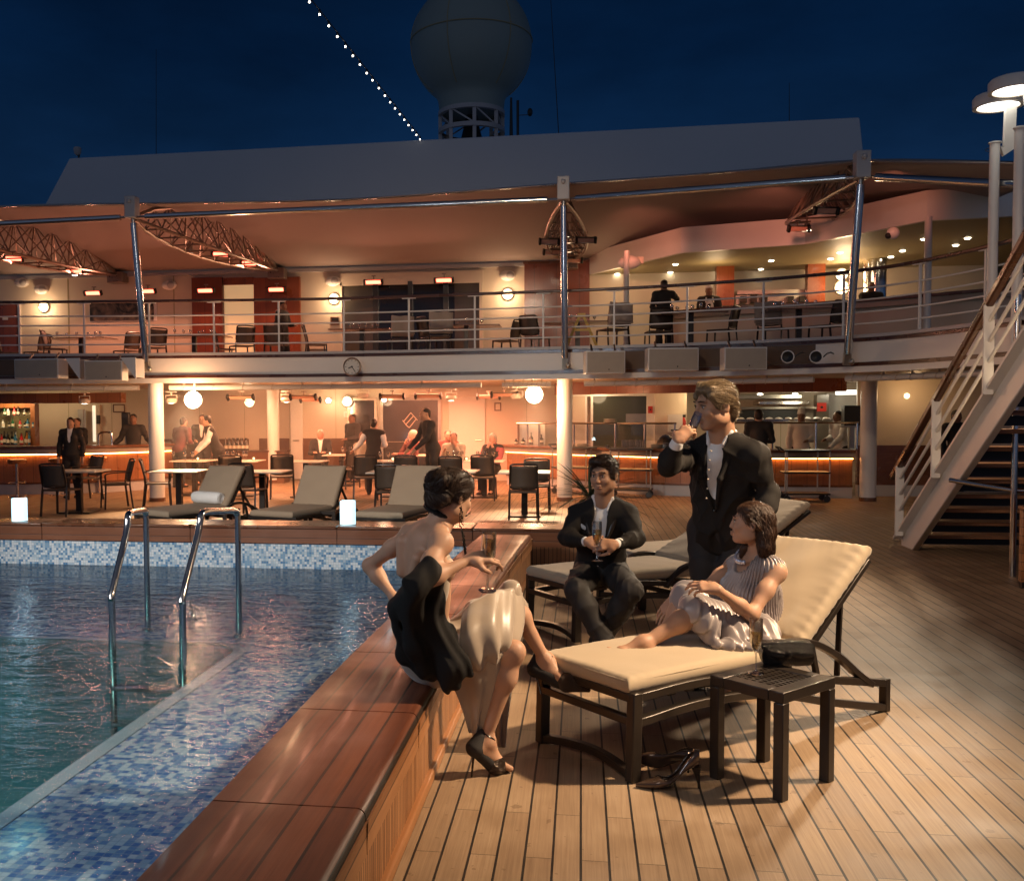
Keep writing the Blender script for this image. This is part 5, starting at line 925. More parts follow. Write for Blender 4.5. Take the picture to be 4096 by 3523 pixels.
def shoe(name,lab,loc,R,m,strap=False,parent=None,s=1.0):
    """high heeled court shoe, toe along +x, heel at x=-.1, built on cross sections"""
    t=thing(name,lab,'shoe',loc,group='pair of dark court shoes') if parent is None else parent; R=np.array(R)
    xs=np.linspace(-.085,.15,22); V=[];F=[]; n=14
    def sole(x): return .082/(1+math.exp((x+.005)/.022))+.004
    def half(x): 
        if x>.06: return .036*max(.03,(1-((x-.06)/.092)**1.6))
        return .026+.010*math.exp(-((x-.06)/.05)**2)-(.012*max(0,(-.06-x)/.025))
    def top(x): 
        if x>.055: return sole(x)+.012+.026*(1-(x-.055)/.1)
        if x<-.03: return sole(x)+.035+.030*min(1,(-.03-x)/.04)
        return sole(x)+.012+.02*((x+.03)/.085 if x>-.03 else 0)**2+.022*max(0,(-x)/.03)
    for x in xs:
        z0=sole(x); z1=top(x); h=half(x)
        for k in range(n):
            a=PI*(-.5)+2*PI*k/n; c_,s_=math.cos(a),math.sin(a); V.append((x,h*np.sign(c_)*abs(c_)**.75,(z0+z1)/2+(z1-z0)/2*np.sign(s_)*abs(s_)**.6))
    m_=len(xs)
    for i in range(m_-1):
        for k in range(n):
            if k in (6,7) and -.072<xs[i]<.055: continue   # open throat
            F.append((i*n+k,i*n+(k+1)%n,(i+1)*n+(k+1)%n,(i+1)*n+k))
    F+=[tuple(range(n))[::-1],tuple(range((m_-1)*n,m_*n))]
    up=mesh_obj('upper' if parent is None else 'shoe',xf([tuple(np.array(v)*s) for v in V],R,(0,0,0) if parent is None else loc),F,m[0],t,smooth=55,weld=False); sm=up.modifiers.new('thick','SOLIDIFY'); sm.thickness=.003
    hb=MB().tube([(-.075,0,.085),(-.080,0,.055),(-.086,0,.02),(-.088,0,0)],[.020,.011,.0055,.0055],10); mesh_obj('heel',xf([tuple(np.array(v)*s) for v in hb.v],R,(0,0,0) if parent is None else loc),hb.f,m[1],t if parent is None else up)
    return t
sh_m=(mat('patent_bronze_leather',(.075,.045,.03),.14,.25,coat=.6),M['dkmet'])
def rotm(rx,ry,rz): return np.array(Matrix.Rotation(rz,3,'Z')@Matrix.Rotation(ry,3,'Y')@Matrix.Rotation(rx,3,'X'))
g=G((2400+520*.4826,2900+528*.4826)); shoe('court_shoe','shiny dark court shoe standing upright with its heel to the right on the deck',(g[0]+.06,g[1]+.02,0),rotm(0,0,PI+.12),sh_m,s=1.22)
b=MB()
up=[o for o in bpy.data.objects if o.name.startswith('court_shoe')][0]; 
for k in range(3): b.tube([(-.052-.012*k,-.03,.03),(-.052-.012*k,0,.047),(-.052-.012*k,.03,.03)],.003,5)
obj('toe_strap',b,sh_m[0],up)
g=G((2400+370*.4826,2900+400*.4826)); shoe('court_shoe','shiny dark court shoe tipped on its side against the lounger leg',(g[0]+.10,g[1]-.02,.045),rotm(1.25,-.1,PI-.25),sh_m,s=1.15)
# ---------------------------------------------------------------- restaurant tables, chairs, stools, trolleys
TG='pale topped tables of the front row'; T2='tables set for dinner in the back row'; CG='sling dining chairs'
for x,y,rz,lab,w,d in ((-8.72,16.2,.12,'pale dining table at the left end of the front row before the bar',.85,.8),(-6.92,16.3,.08,'pale dining table behind the towel lounger',.85,.8),(-5.4,16.25,.05,'pale dining table above the second far lounger',.85,.8),(-3.1,16.3,.0,'pale dining table above the far lounger nearest the woman',.85,.8),(-2.15,16.5,0,'pale dining table behind the hair of the woman on the coping',.85,.8),(-.93,16.35,.03,'pale dining table at the right end of the front row near the column',.85,.8)): make_table(lab,(x,y,0),rz,w,d,grp=TG)
for x,y,lab in ((-8.1,19.9,'small table in the back row under the flood lamp beside the left column'),(-7.0,19.8,'back row table crowded with glasses in front of the waiter'),(-5.6,19.65,'back row table between the waiter and the old man'),(-5.6,22.7,'table near the wall at which the white haired man sits'),(-3.8,19.9,'back row table at which the man in the fleece leans'),(-3.4,22.6,'window table of the bearded guest'),(-1.95,19.95,'back row table of the couple with the shawl')): make_table(lab,(x,y,0),random.uniform(-.05,.1),.8,.8,grp=T2)
for x,y,rz,lab,ar in ((-8.78,15.72,-.05,'dining chair with its back to the pool at the leftmost front table',True),(-8.45,17.0,2.2,'dining chair turned to the left beside the leftmost front table',True),(-7.75,17.3,-1.2,'dining chair just right of the left column',True),(-6.95,18.9,.35,'dining chair at the back row seen from behind below the waiter',True),(-5.55,16.0,-.15,'dining chair with a paper on its seat above the second far lounger',True),(-3.05,15.75,0,'low dining chair back peeping over the third far lounger',False),(-4.25,19.15,.25,'dining chair left of the waitress, its side to the viewer',True),(-3.35,19.0,0,'dining chair back in front of the man in the fleece',False),(-2.45,18.6,.05,'pale edged dining chair behind the woman hair knot',False),(-1.9,19.3,0,'dining chair with a folded coat on it before the shawled guest',False),(-.93,16.0,.08,'dining chair facing away at the right end table, nearest the column',False),(-.78,17.2,PI,'dining chair on the far side of the right end table',False),(-6.0,19.3,.3,'dining chair back left of the table of the old man',False),(-5.15,21.9,.5,'dining chair in front of the white haired man',True),(-9.9,18.6,2.6,'dining chair turned away at the bar front',True)): make_chair(lab,(x,y,0),rz,ar,CG)
def stool(x,y,lab):
    t=thing('bar_stool',lab,'stool',(x,y,0),group='bar stools'); obj('seat',MB().lathe([(0,.70),(.17,.70),(.19,.745),(.19,.77),(.17,.785),(0,.78)],n=24),M['barwood'],t); obj('column',MB().lathe([(.03,.02),(.03,.70)],n=12),M['steel'],t); obj('foot_ring',MB().tube([(.17*math.cos(a),.17*math.sin(a),.30) for a in np.linspace(0,2*PI,24)[:-1]],.011,6,True).bar((-.17,0,.3),(.17,0,.3),.02,.02),M['steel'],t); obj('base',MB().lathe([(0,.035),(.19,.015),(.2,0),(0,0)],n=24),M['steel'],t)
for q,lab in ((zA(132,1105),'bar stool at the left edge before the cocktail bar'),(zA(445,1090),'bar stool hidden behind the manager'),(zA(745,1075),'bar stool at the end of the cocktail bar behind the chair')): g=G(q); stool(g[0],g[1],lab)
def trolley(x,y,rz,lab):
    t=thing('service_trolley',lab,'trolley',(x,y,0),rz,'service trolleys'); 
    for z in (.16,.56,.97): obj('shelf',MB().bx((-.42,-.24,z-.025),(.42,.24,z+.01)),M['black'],t,bevel=.012)
    for sx_ in (-.40,-.28,.28,.40) if True else (): obj('upright',MB().cyl((sx_,.22 if abs(sx_)<.3 else -.22,.16),(sx_,.22 if abs(sx_)<.3 else -.22,.96),.014),M['brush'],t)
    for sx_ in (-.36,.36):
        for sy_ in (-.2,.2): obj('castor',MB().cyl((sx_,sy_-.018,.06),(sx_,sy_+.018,.06),.06,n=16).box((sx_,sy_,.12),(.03,.03,.06)),M['black'],t)
    obj('push_handle',MB().tube([(-.43,-.2,.97),(-.50,-.2,1.03),(-.50,.2,1.03),(-.43,.2,.97)],.016,8),M['black'],t)
g=G(zD(410,1085)); trolley(g[0],g[1]+.25,0,'dark three shelf service trolley parked by the end column')
trolley(-.15,21.0,-.5,'service trolley half hidden behind the middle column'); trolley(1.0,20.25,-.15,'service trolley behind the seated man and palm')
# palm like plant behind the seated man
pt=thing('palm_plant','spiky dark green palm plant behind the seated man','plant',(.10,12.6,0)); obj('pot',MB().lathe([(0,0),(.17,0),(.22,.42),(.20,.43),(.18,.38),(0,.37)],n=24),M['dkmet'],pt)
leaf=mat('palm_leaf',(.028,.055,.022),.4,var=.4,scale=12); trunk=MB().tube([(0,0,.36),(.01,0,.5),(0,.01,.68)],[.05,.045,.03],8); obj('stem',trunk,mat('palm_stem',(.09,.06,.03),.8),pt); rr=random.Random(4)
for k in range(58):
    az=rr.uniform(0,2*PI); el=rr.uniform(-.35,.95); L_=rr.uniform(.55,.88); p0=np.array([0,0,.66]); V=[];w0=rr.uniform(.010,.016)
    d=np.array([math.cos(az)*math.cos(el),math.sin(az)*math.cos(el),math.sin(el)]); sdv=np.cross(d,(0,0,1.)); sdv/=np.linalg.norm(sdv)+1e-6
    for i in range(7):
        s=i/6; c=p0+d*L_*s+np.array([0,0,-.22*s*s*L_]); w=w0*(.6+1.2*s)*(1-s**3)+.0008; V+=[c-sdv*w,c+np.array([0,0,-.004]),c+sdv*w]
    b=MB().add(V,[f for i in range(6) for f in ((3*i,3*i+1,3*i+4,3*i+3),(3*i+1,3*i+2,3*i+5,3*i+4))]); obj('frond',b,leaf,pt)
# ---------------------------------------------------------------- bottle shelf, things on bar and tables
bs=thing('bottle_shelf','timber framed back bar shelf with glass boards for bottles','shelf',(-13.3,23.2,1.0)); a=P(zA(-60,430),23.4); c=P(zA(268,720),23.4); obj('back_panel',MB().bx((a[0],23.40,.98),(c[0],23.44,a[2])),M['olive'],bs,world=True)
obj('frame',prect(zA(258,405),zA(300,720),23.4,.2),M['barwood'],bs,world=True); obj('frame',prect(zA(-60,400),zA(258,435),23.4,.2),M['barwood'],bs,world=True)
for y in (492,585,712): o=P(zA(0,y),23.2); obj('shelf_board',MB().bx((a[0],23.1,o[2]-.012),(c[0],23.38,o[2]+.002)),M['shield'] if y<700 else M['counter'],bs,world=True)
lt=P(zA(130,470),23.2); light('shelf_light','AREA',(lt[0],22.9,2.25),34,(1,.72,.40),size=.8,target=(lt[0],23.3,1.2))
obj('bar_fascia',prect(zA(-80,330),zA(950,398),21.9,.25),M['barwood'],bs,world=True)
bm_=[mat('bottle_amber',(.22,.08,.015),.1),mat('bottle_green',(.02,.08,.035),.1),mat('bottle_clear',(.55,.55,.5),.08),mat('bottle_blue',(.03,.12,.2),.1),mat('bottle_dark',(.015,.012,.01),.12),mat('bottle_red',(.35,.02,.02),.15)]; lab_m=mat('bottle_paper',(.6,.52,.4),.7)
def bottle(x,y,z,h,r,m,lab,grp):
    t=thing('bottle',lab,'bottle',(x,y,z),group=grp); obj('body',MB().lathe([(0,0),(r,.003),(r,h*.58),(r*.4,h*.72),(r*.32,h*.97),(r*.36,h),(0,h)],n=12),m,t); obj('paper_label',MB().lathe([(r*1.02,h*.15),(r*1.02,h*.42)],n=12),lab_m,t); obj('cap',MB().cyl((0,0,h*.96),(0,0,h*1.03),r*.38,n=8),bm_[4],t)
rr=random.Random(3)
for y_,zz,nn in ((712,None,17),(585,None,8),(492,None,6)):
    for k in range(nn):
        x=5+250*(k+rr.uniform(.2,.8))/nn; o=P(zA(x,y_),23.2); bottle(o[0],rr.uniform(23.13,23.3),o[2]+.003,rr.uniform(.22,.34) if y_>600 else rr.uniform(.15,.26),rr.uniform(.032,.045),rr.choice(bm_),'bottle standing among others on the %s board of the back bar shelf'%({712:'lowest',585:'middle',492:'top'}[y_]),'bottles on the %s board of the back bar'%({712:'lowest',585:'middle',492:'top'}[y_]))
for k in range(11):
    o=P(zA(1700+k*16,740),23.6); bottle(o[0],23.6+.05*(k%2),.80,.30,.042,bm_[4],'dark wine bottle in the row behind the waiter','wine bottles behind the waiter')
sb=thing('sideboard','low dark sideboard behind the waiter carrying wine bottles','sideboard',(-8.0,23.7,0)); obj('cabinet',MB().bx((-1.1,-.2,0),(.75,.25,.77)),M['counter'],sb); obj('top',MB().bx((-1.13,-.23,.77),(.78,.26,.80)),M['darkwood'],sb)
def wineglass(x,y,z,lab,grp,h=.17):
    t=thing('wine_glass',lab,'glass',(x,y,z),group=grp); obj('glass',MB().lathe([(0,.002),(.034,.003),(.005,.01),(.004,h*.42),(.028,h*.55),(.036,h*.75),(.030,h),(.028,h),(.033,h*.75),(.02,h*.5)],n=12),M['glass'],t)
def tealight(x,y,z,lab):
    t=thing('tea_light',lab,'candle',(x,y,z),group='tea lights on the dining tables'); obj('holder',MB().lathe([(0,0),(.04,0),(.045,.08),(.041,.08),(.036,.01)],n=14),M['shield'],t); obj('flame',MB().ball((0,0,.04),(.022,.022,.026),8),M['tealight'],t)
gl=[(zA(1305,822),19.8,1),(zA(1395,822),19.7,1),(zA(1450,822),19.7,1),(zA(1712,830),19.7,3),(zA(1755,828),19.9,3),(zA(1855,828),19.8,3),(zA(1835,820),19.95,3),(zB(590,665),22.5,4),(zB(640,665),22.5,4),(zB(830,702),19.7,5),(zB(882,702),19.7,5),(zB(1260,700),19.9,7),(zB(1300,700),19.8,7),(zB(1325,702),19.9,7),(zB(1350,700),20.0,7),(zB(1452,695),19.9,7),(zB(1500,695),19.8,7),(zB(1552,697),19.9,7)]
names={1:'wine glass on the small table beside the left column',3:'wine glass on the crowded table before the waiter',4:'wine glass on the table of the white haired man',5:'wine glass on the table in front of the man in the fleece',7:'wine glass on the table of the couple with the shawl'}
for q,Y,k in gl: o=P(q,Y); wineglass(o[0],Y,.742,names[k],names[k].replace('wine glass','wine glasses'),.19)
for q,Y,lab in ((zA(1490,822),19.7,'tea light on the small table beside the left column'),(zA(1912,828),19.8,'tea light on the crowded table near the pinkish column'),(zB(510,662),22.4,'tea light on the table of the white haired man'),(zB(910,698),19.75,'tea light on the table of the man in the fleece'),(zB(1380,698),19.85,'tea light on the table of the couple with the shawl')): o=P(q,Y); tealight(o[0],Y,.742,lab)
bottle(P(zA(1800,830),19.8)[0],19.8,.742,.15,.03,bm_[2],'small white bottle on the crowded table before the waiter','small table bottles'); bottle(P(zA(1782,830),19.85)[0],19.85,.742,.2,.025,bm_[4],'small dark bottle on the crowded table before the waiter','small table bottles')
cr=P(zA(892,690),21.3); t=thing('card_reader','black tap tower standing on the end of the cocktail bar','card reader',(cr[0],21.7,1.04)); obj('head',MB().bx((-.09,-.06,.34),(.09,.06,.72)),M['black'],t,bevel=.02); obj('stem',MB().cyl((0,0,0),(0,0,.36),.03),M['brush'],t); obj('display',MB().bx((-.05,-.066,.60),(.05,-.061,.66)),M['glasswarm'],t)
a=P(zA(362,640),22.8); t=thing('soap_dispenser','tall clear dispenser on the cream wall left of the manager','dispenser',(a[0],24.55,1.5)); obj('tank',MB().bx((-.09,-.12,-.3),(.09,.0,.35)),M['greyw'],t,bevel=.02); obj('spout',MB().cyl((0,-.1,-.36),(0,-.1,-.3),.02),M['black'],t)
a=P(zA(728,420),24.4); e_=P(zA(762,690),24.4); t=thing('service_doorway','narrow lit doorway opening in the wall behind the bar','doorway',((a[0]+e_[0])/2,24.6,1.0)); obj('lit_gap',prect(zA(696,418),zA(728,690),WY-.01,.01),emis('lit_corridor_sheet',(1,.87,.62),.9),t,world=True); obj('door_leaf',prect(zA(728,412),zA(764,690),WY-.01,.06),M['cream'],t,world=True); obj('dark_box',prect(zA(733,490),zA(758,555),WY-.075,.06),M['black'],t,world=True)  # lit gap is a glowing sheet in place of light from behind
a=P(zA(745,700),20.9); c=P(zA(842,620),20.9); t=thing('bar_rail','bent steel hand rail rising from the end of the cocktail bar','rail',(c[0],20.9,0)); obj('tube',MB().tube(bez([(a[0],20.9,1.04),(a[0],20.9,c[2]-.06),(a[0]+.08,20.9,c[2]),(c[0]-.08,20.9,c[2]),(c[0],20.9,c[2]-.08),(c[0],20.9,0.3),(c[0],20.9,.0)],5),.02,8),M['steel'],t,world=True); obj('foot',MB().cyl((c[0],20.9,0),(c[0],20.9,.02),.05),M['steel'],t,world=True)
# wall station with mirror left of the right flood lamp
t=thing('service_mirror','small mirror station with bottles on the counter under the right flood lamp','mirror',(P(zB(1790,470),24)[0],24.1,.96)); obj('mirror_pane',prect(zB(1712,470),zB(1880,600),24.4,.03),M['brush'],t,world=True); obj('frame',prect(zB(1705,460),zB(1890,470),24.4,.08),M['counter'],t,world=True); b=MB()
for x in (1712,1845): b.bar(P(zB(x,465),24.2),P(zB(x,605),24.2),.05,.05,(0,1,0))
obj('frame_post',b,M['counter'],t,world=True)
for x,h_ in ((1700,.12),(1745,.14),(1795,.26),(1860,.22)): o=P(zB(x,600),23.6); bottle(o[0],23.4,.965,h_,.05,bm_[4],'dark bottle on the counter under the right flood lamp','bottles under the right flood lamp')
# ---------------------------------------------------------------- upper deck tables and chairs
UG='dining chairs on the upper deck'; UTG='dark tables on the upper deck'
def uchair(q,Y,rz,lab,cloth=None,low=0):
    c=P(q,Y); t=make_chair(lab,(c[0],Y,FZ),rz,False,UG)
    if cloth:
        k=thing('draped_blanket',cloth,'blanket',(c[0],Y,FZ+.5),rz,'blankets over chair backs'); V=[];F=[]
        for i in range(13):
            for j in range(11):
                s=i/12; x=-.25+.5*j/10
                if s<.5: y,z=-.262-.05*s*2+.012*math.sin(x*34),-.0+.44*s*2*1.0
                else: y,z=-.355-.01*(s-.5)+.014*math.sin(x*29+1),.44-(s-.5)*2*.36
                if .42<s<.58: z=.435+.01*math.sin(x*20)
                V.append((x,y,z))
        F=[(i*11+j,(i+1)*11+j,(i+1)*11+j+1,i*11+j+1) for i in range(12) for j in range(10)]; o=mesh_obj('cloth',V,F,M['blanket'],k); sm=o.modifiers.new('thick','SOLIDIFY'); sm.thickness=.02; obj('fold',MB().tube([(-.25,-.35,.06),(0,-.362,.05),(.25,-.35,.06)],.018,6),M['blanket'],k)
M['blanket']=mat('pale_blanket_wool',(.42,.33,.26),.9,bump=.3,bscale=200)
def utable(q,Y,lab,w=.9,d=.75):
    c=P(q,Y); make_table(lab,(c[0],Y,FZ),0,w,d,.74,'counter',UTG); return c[0]
def uglasses(x0,x1,Y,n,lab):
    for k in range(n): wineglass(x0+(x1-x0)*(k+.5)/n+random.uniform(-.03,.03),Y+random.uniform(-.15,.15),FZ+.742,lab,lab.replace('wine glass','wine glasses'),random.uniform(.13,.19))
for q,Y,lab,w,gx in ((U1(480,940),23.1,'dark upper deck table in front of the wall picture',1.6,(-.7,.7)),(U1(1150,928),23.1,'dark upper deck table before the lit doorway of the timber block',1.7,(-.5,.5)),(U2(395,990),22.0,'dark upper deck table before the left part of the wide window',1.4,(-.4,.4)),(U2(1060,965),21.5,'dark upper deck table before the right part of the wide window',1.5,(-.3,.4)),(U2(1770,945),21.1,'dark upper deck table behind the middle post',1.4,(-.3,.4)),(U3(800,975),19.6,'dark upper deck table by the man reaching out',1.3,(-.45,.4)),(U3(1545,960),19.3,'dark upper deck table left of the right awning post',1.25,(-.45,.35))):
    x=utable(q,Y,lab,w); uglasses(x+gx[0],x+gx[1],Y,6,'wine glass on the '+lab)
for q,Y,rz,lab,cl in ((U1(60,980),23.7,-1.1,'upper deck chair by the timber door at the left end',None),(U1(215,980),23.6,1.4,'upper deck chair with a pale seat under the leftmost wall lamp',None),(U1(330,980),22.5,-1.3,'upper deck chair at the left end of the table before the picture',None),(U1(745,960),23.6,1.1,'upper deck chair right of the wall picture table',None),(U1(905,960),22.6,.9,'upper deck chair behind the foot of the first awning post',None),(U1(1335,960),23.5,-1.0,'upper deck chair turned right in front of the lit doorway',None),(U1(1430,980),22.4,.7,'upper deck chair with rounded back before the lit doorway',None),(U1(1640,960),22.1,0,'upper deck chair seen from behind under the walking waiter',None),(U1(1880,940),24.2,-1.3,'tilted upper deck chair left of the second wall lamp',None),(U2(105,1000),22.4,-1.2,'upper deck chair under the lamp beside the wide window',None),(U2(635,1010),21.3,.4,'upper deck chair with a pale blanket before the wide window','pale blanket over a chair before the wide window'),(U2(850,1000),21.1,-.9,'upper deck chair with dark back before the middle of the window',None),(U2(885,1010),20.6,.3,'upper deck chair with a rounded blanket before the window mullion','brownish blanket over a chair before the window mullion'),(U2(1310,980),22.1,1.2,'upper deck chair under the lamp left of the red cladding',None),(U2(1500,980),21.3,-.5,'upper deck chair in front of the red cladding',None),(U2(1990,1020),19.5,.5,'upper deck chair with a pale blanket right of the yellow folding sign','pale blanket over the chair right of the yellow sign'),(U3(575,1100),20.2,.15,'upper deck chair seen from behind below the reaching man',None),(U3(1010,1100),20.1,1.1,'upper deck chair turned left beside the pillar table',None),(U3(1370,1100),19.9,-.5,'upper deck chair hung with a white cloth','white cloth over the upper deck chair left of the right post'),(U3(1730,1100),19.5,.8,'upper deck chair with a pale back by the right awning post',None)): uchair(q,Y,rz,lab,cl)
c=P(U2(1795,1000),19.4); t=thing('folding_sign','yellow folding floor sign standing on the upper deck by the middle post','floor sign',(c[0],18.35,FZ)); yel=mat('yellow_plastic',(.55,.33,.03),.4)
b=MB(); 
for s in (-1,1): b.bar((s*.30,0,0),(s*.03,0,.62),.05,.03,(0,1,0)); 
obj('leg_frame',b,yel,t); obj('top_hinge',MB().bx((-.07,-.03,.58),(.07,.03,.66)),yel,t); b=MB()
for k in range(4): w=.26-.055*k; b.bx((-w,-.012,.08+.13*k),(w,.012,.10+.13*k)) if k in (2,) else None
b.bx((-.14,-.01,.36),(.14,.01,.38)); obj('cross_tie',b,yel,t)
# ---------------------------------------------------------------- bodies: smooth union of tapered limbs, meshed as one surface
class S:
    """list of primitives: c capsule, e ellipsoid, b rounded box; op +/-; k blend radius"""
    def __init__(s): s.p=[]
    def c(s,a,b,ra,rb=None,k=.02,op=1): s.p.append(('c',np.array(a,float),np.array(b,float),ra,ra if rb is None else rb,k,op)); return s
    def e(s,c,r,R=None,k=.02,op=1): s.p.append(('e',np.array(c,float),np.array(r,float),np.eye(3) if R is None else np.array(R),0,k,op)); return s
    def b(s,c,h,R=None,rd=.01,k=.02,op=1): s.p.append(('b',np.array(c,float),np.array(h,float),np.eye(3) if R is None else np.array(R),rd,k,op)); return s
    def chain(s,pts,rs,k=.02,op=1):
        for i in range(len(pts)-1): s.c(pts[i],pts[i+1],rs[i],rs[i+1],k,op)
        return s
    def copy(s): n=S(); n.p=list(s.p); return n
def _pd(q,x):
    t=q[0]
    if t=='c':
        a,b=q[1],q[2]; ab=b-a; l=max(ab@ab,1e-12); pa=x-a; h=np.clip(pa@ab/l,0,1); d=pa-h[:,None]*ab; return np.sqrt((d*d).sum(1))-(q[3]+(q[4]-q[3])*h)
    y=(x-q[1])@q[3]
    if t=='e':
        r=q[2]; k0=np.sqrt(((y/r)**2).sum(1)); k1=np.sqrt(((y/(r*r))**2).sum(1)); return np.where(k0<.02,-r.min(),k0*(k0-1)/np.maximum(k1,1e-9))
    z=np.abs(y)-(q[2]-q[4]); return np.sqrt((np.maximum(z,0)**2).sum(1))+np.minimum(z.max(1),0)-q[4]
def sdf_eval(pr,x,idx=None):
    d=np.full(len(x),9.)
    for i in (range(len(pr)) if idx is None else idx):
        q=pr[i]; e=_pd(q,x); k=q[5]
        if q[6]>0: h=np.maximum(k-np.abs(d-e),0)/k; d=np.minimum(d,e)-h*h*k*.25
        else: e=-e; h=np.maximum(k-np.abs(d-e),0)/k; d=np.maximum(d,e)+h*h*k*.25
    return d
def sdf_mesh(s,h,disp=None,pad=.03,B=12):
    pr=s.p; lo=np.full(3,9e9); hi=-lo
    for q in pr:
        if q[6]<0: continue
        if q[0]=='c': r=max(q[3],q[4]); lo=np.minimum(lo,np.minimum(q[1],q[2])-r); hi=np.maximum(hi,np.maximum(q[1],q[2])+r)
        else: r=np.abs(q[3])@q[2]; lo=np.minimum(lo,q[1]-r); hi=np.maximum(hi,q[1]+r)
    lo=lo-pad; hi=hi+pad; nb=np.maximum(1,np.ceil((hi-lo)/(h*B)).astype(int)); n=nb*B+1
    D=np.full(n,.5,np.float32); cs=h*B; hd=cs*.87
    gi=np.stack(np.meshgrid(*[np.arange(k) for k in nb],indexing='ij'),-1).reshape(-1,3); cc=lo+(gi+.5)*cs
    ds=np.stack([_pd(q,cc) for q in pr]); ks=np.array([q[5] for q in pr]); op=np.array([q[6] for q in pr])
    near=ds<(hd*1.25+ks[:,None]+.012); act=near[op>0].any(0)
    inner=(ds[op>0].min(0)<-hd*1.6)&~near[op<0].any(0) if (op<0).any() else ds[op>0].min(0)<-hd*1.6
    g1=np.arange(B+1); off=np.stack(np.meshgrid(g1,g1,g1,indexing='ij'),-1).reshape(-1,3)
    for j in np.nonzero(act)[0]:
        i0=gi[j]*B
        sl=tuple(slice(a,a+B+1) for a in i0)
        if inner[j]: D[sl]=-.5; continue
    for j in np.nonzero(act&~inner)[0]:
        i0=gi[j]*B; x=lo+(i0+off)*h; v=sdf_eval(pr,x,np.nonzero(near[:,j])[0])
        if disp is not None: v=v-disp(x)
        D[tuple(slice(a,a+B+1) for a in i0)]=v.reshape(B+1,B+1,B+1)
    sg=D<0; c=[sg[a:n[0]-1+a,b:n[1]-1+b,d:n[2]-1+d] for a in (0,1) for b in (0,1) for d in (0,1)]
    al=c[0].copy(); an=c[0].copy()
    for q in c[1:]: al&=q; an|=q
    cells=np.argwhere(an&~al)
    if len(cells)==0: return [],[]
    idx=np.full(tuple(n-1),-1,np.int32); idx[tuple(cells.T)]=np.arange(len(cells))
    cor=np.array([(a,b,d) for a in (0,1) for b in (0,1) for d in (0,1)]); val=np.stack([D[tuple((cells+k).T)] for k in cor],1)
    acc=np.zeros((len(cells),3)); cnt=np.zeros(len(cells))
    for i in range(8):
        for j in range(i+1,8):
            if np.abs(cor[i]-cor[j]).sum()!=1: continue
            m=(val[:,i]<0)!=(val[:,j]<0); t=val[:,i]/(val[:,i]-val[:,j]+1e-12); p=cor[i]+np.clip(t,0,1)[:,None]*(cor[j]-cor[i]); acc[m]+=p[m]; cnt[m]+=1
    V=lo+(cells+acc/cnt[:,None])*h; F=[]
    for ax in range(3):
        o1,o2=[(1,2),(2,0),(0,1)][ax]; a=sg[tuple(slice(0,-1) if k==ax else slice(1,-1) for k in range(3))]; b=sg[tuple(slice(1,None) if k==ax else slice(1,-1) for k in range(3))]
        for flip in (0,1):
            e=np.argwhere((a&~b) if not flip else (b&~a))
            if len(e)==0: continue
            e=e+np.array([0 if k==ax else 1 for k in range(3)]); u=np.zeros(3,int); u[o1]=1; w=np.zeros(3,int); w[o2]=1
            q=np.stack([idx[tuple(x.T)] for x in (e-u-w,e-w,e,e-u)],1); F.append(q if not flip else q[:,::-1])
    F=np.concatenate(F); F=F[(F>=0).all(1)]; return V,F
def sobj(name,s,h,m,parent,disp=None,smooth_it=1,origin=None):
    V,F=sdf_mesh(s,h,disp); o=np.array(parent.location) if origin is None else np.array(origin)
    V=np.asarray(V)-o
    me=bpy.data.meshes.new(name); me.vertices.add(len(V)); me.vertices.foreach_set('co',V.ravel()); nf=len(F); me.loops.add(nf*4); me.loops.foreach_set('vertex_index',F.ravel()); me.polygons.add(nf); me.polygons.foreach_set('loop_start',np.arange(nf)*4); me.polygons.foreach_set('loop_total',np.full(nf,4)); me.update(calc_edges=True); me.validate()
    me.shade_smooth(); me.materials.append(m); ob=bpy.data.objects.new(name,me); COL.objects.link(ob); ob.parent=parent
    if smooth_it: sm=ob.modifiers.new('relax','SMOOTH'); sm.factor=.5; sm.iterations=smooth_it
    return ob
def wrinkle(amp,freq,seed=0,dirs=7):
    r=np.random.default_rng(seed); K=r.normal(size=(dirs,3)); K/=np.linalg.norm(K,axis=1)[:,None]; K*=freq*r.uniform(.6,1.5,(dirs,1)); ph=r.uniform(0,6.28,dirs); K2=r.normal(size=(dirs,3))*freq*.35
    def f(x):
        o=0
        for i in range(dirs): o=o+np.sin(x@K[i]+ph[i]+1.3*np.sin(x@K2[i]))
        return amp*o/math.sqrt(dirs)
    return f
def frame(fwd,up=(0,0,1)):
    """columns: right, forward, up"""
    f=np.array(fwd,float); f/=np.linalg.norm(f); r=np.cross(f,up); r/=np.linalg.norm(r); u=np.cross(r,f); return np.stack([r,f,u],1)
def mix(a,b,t): return np.array(a,float)*(1-t)+np.array(b,float)*t
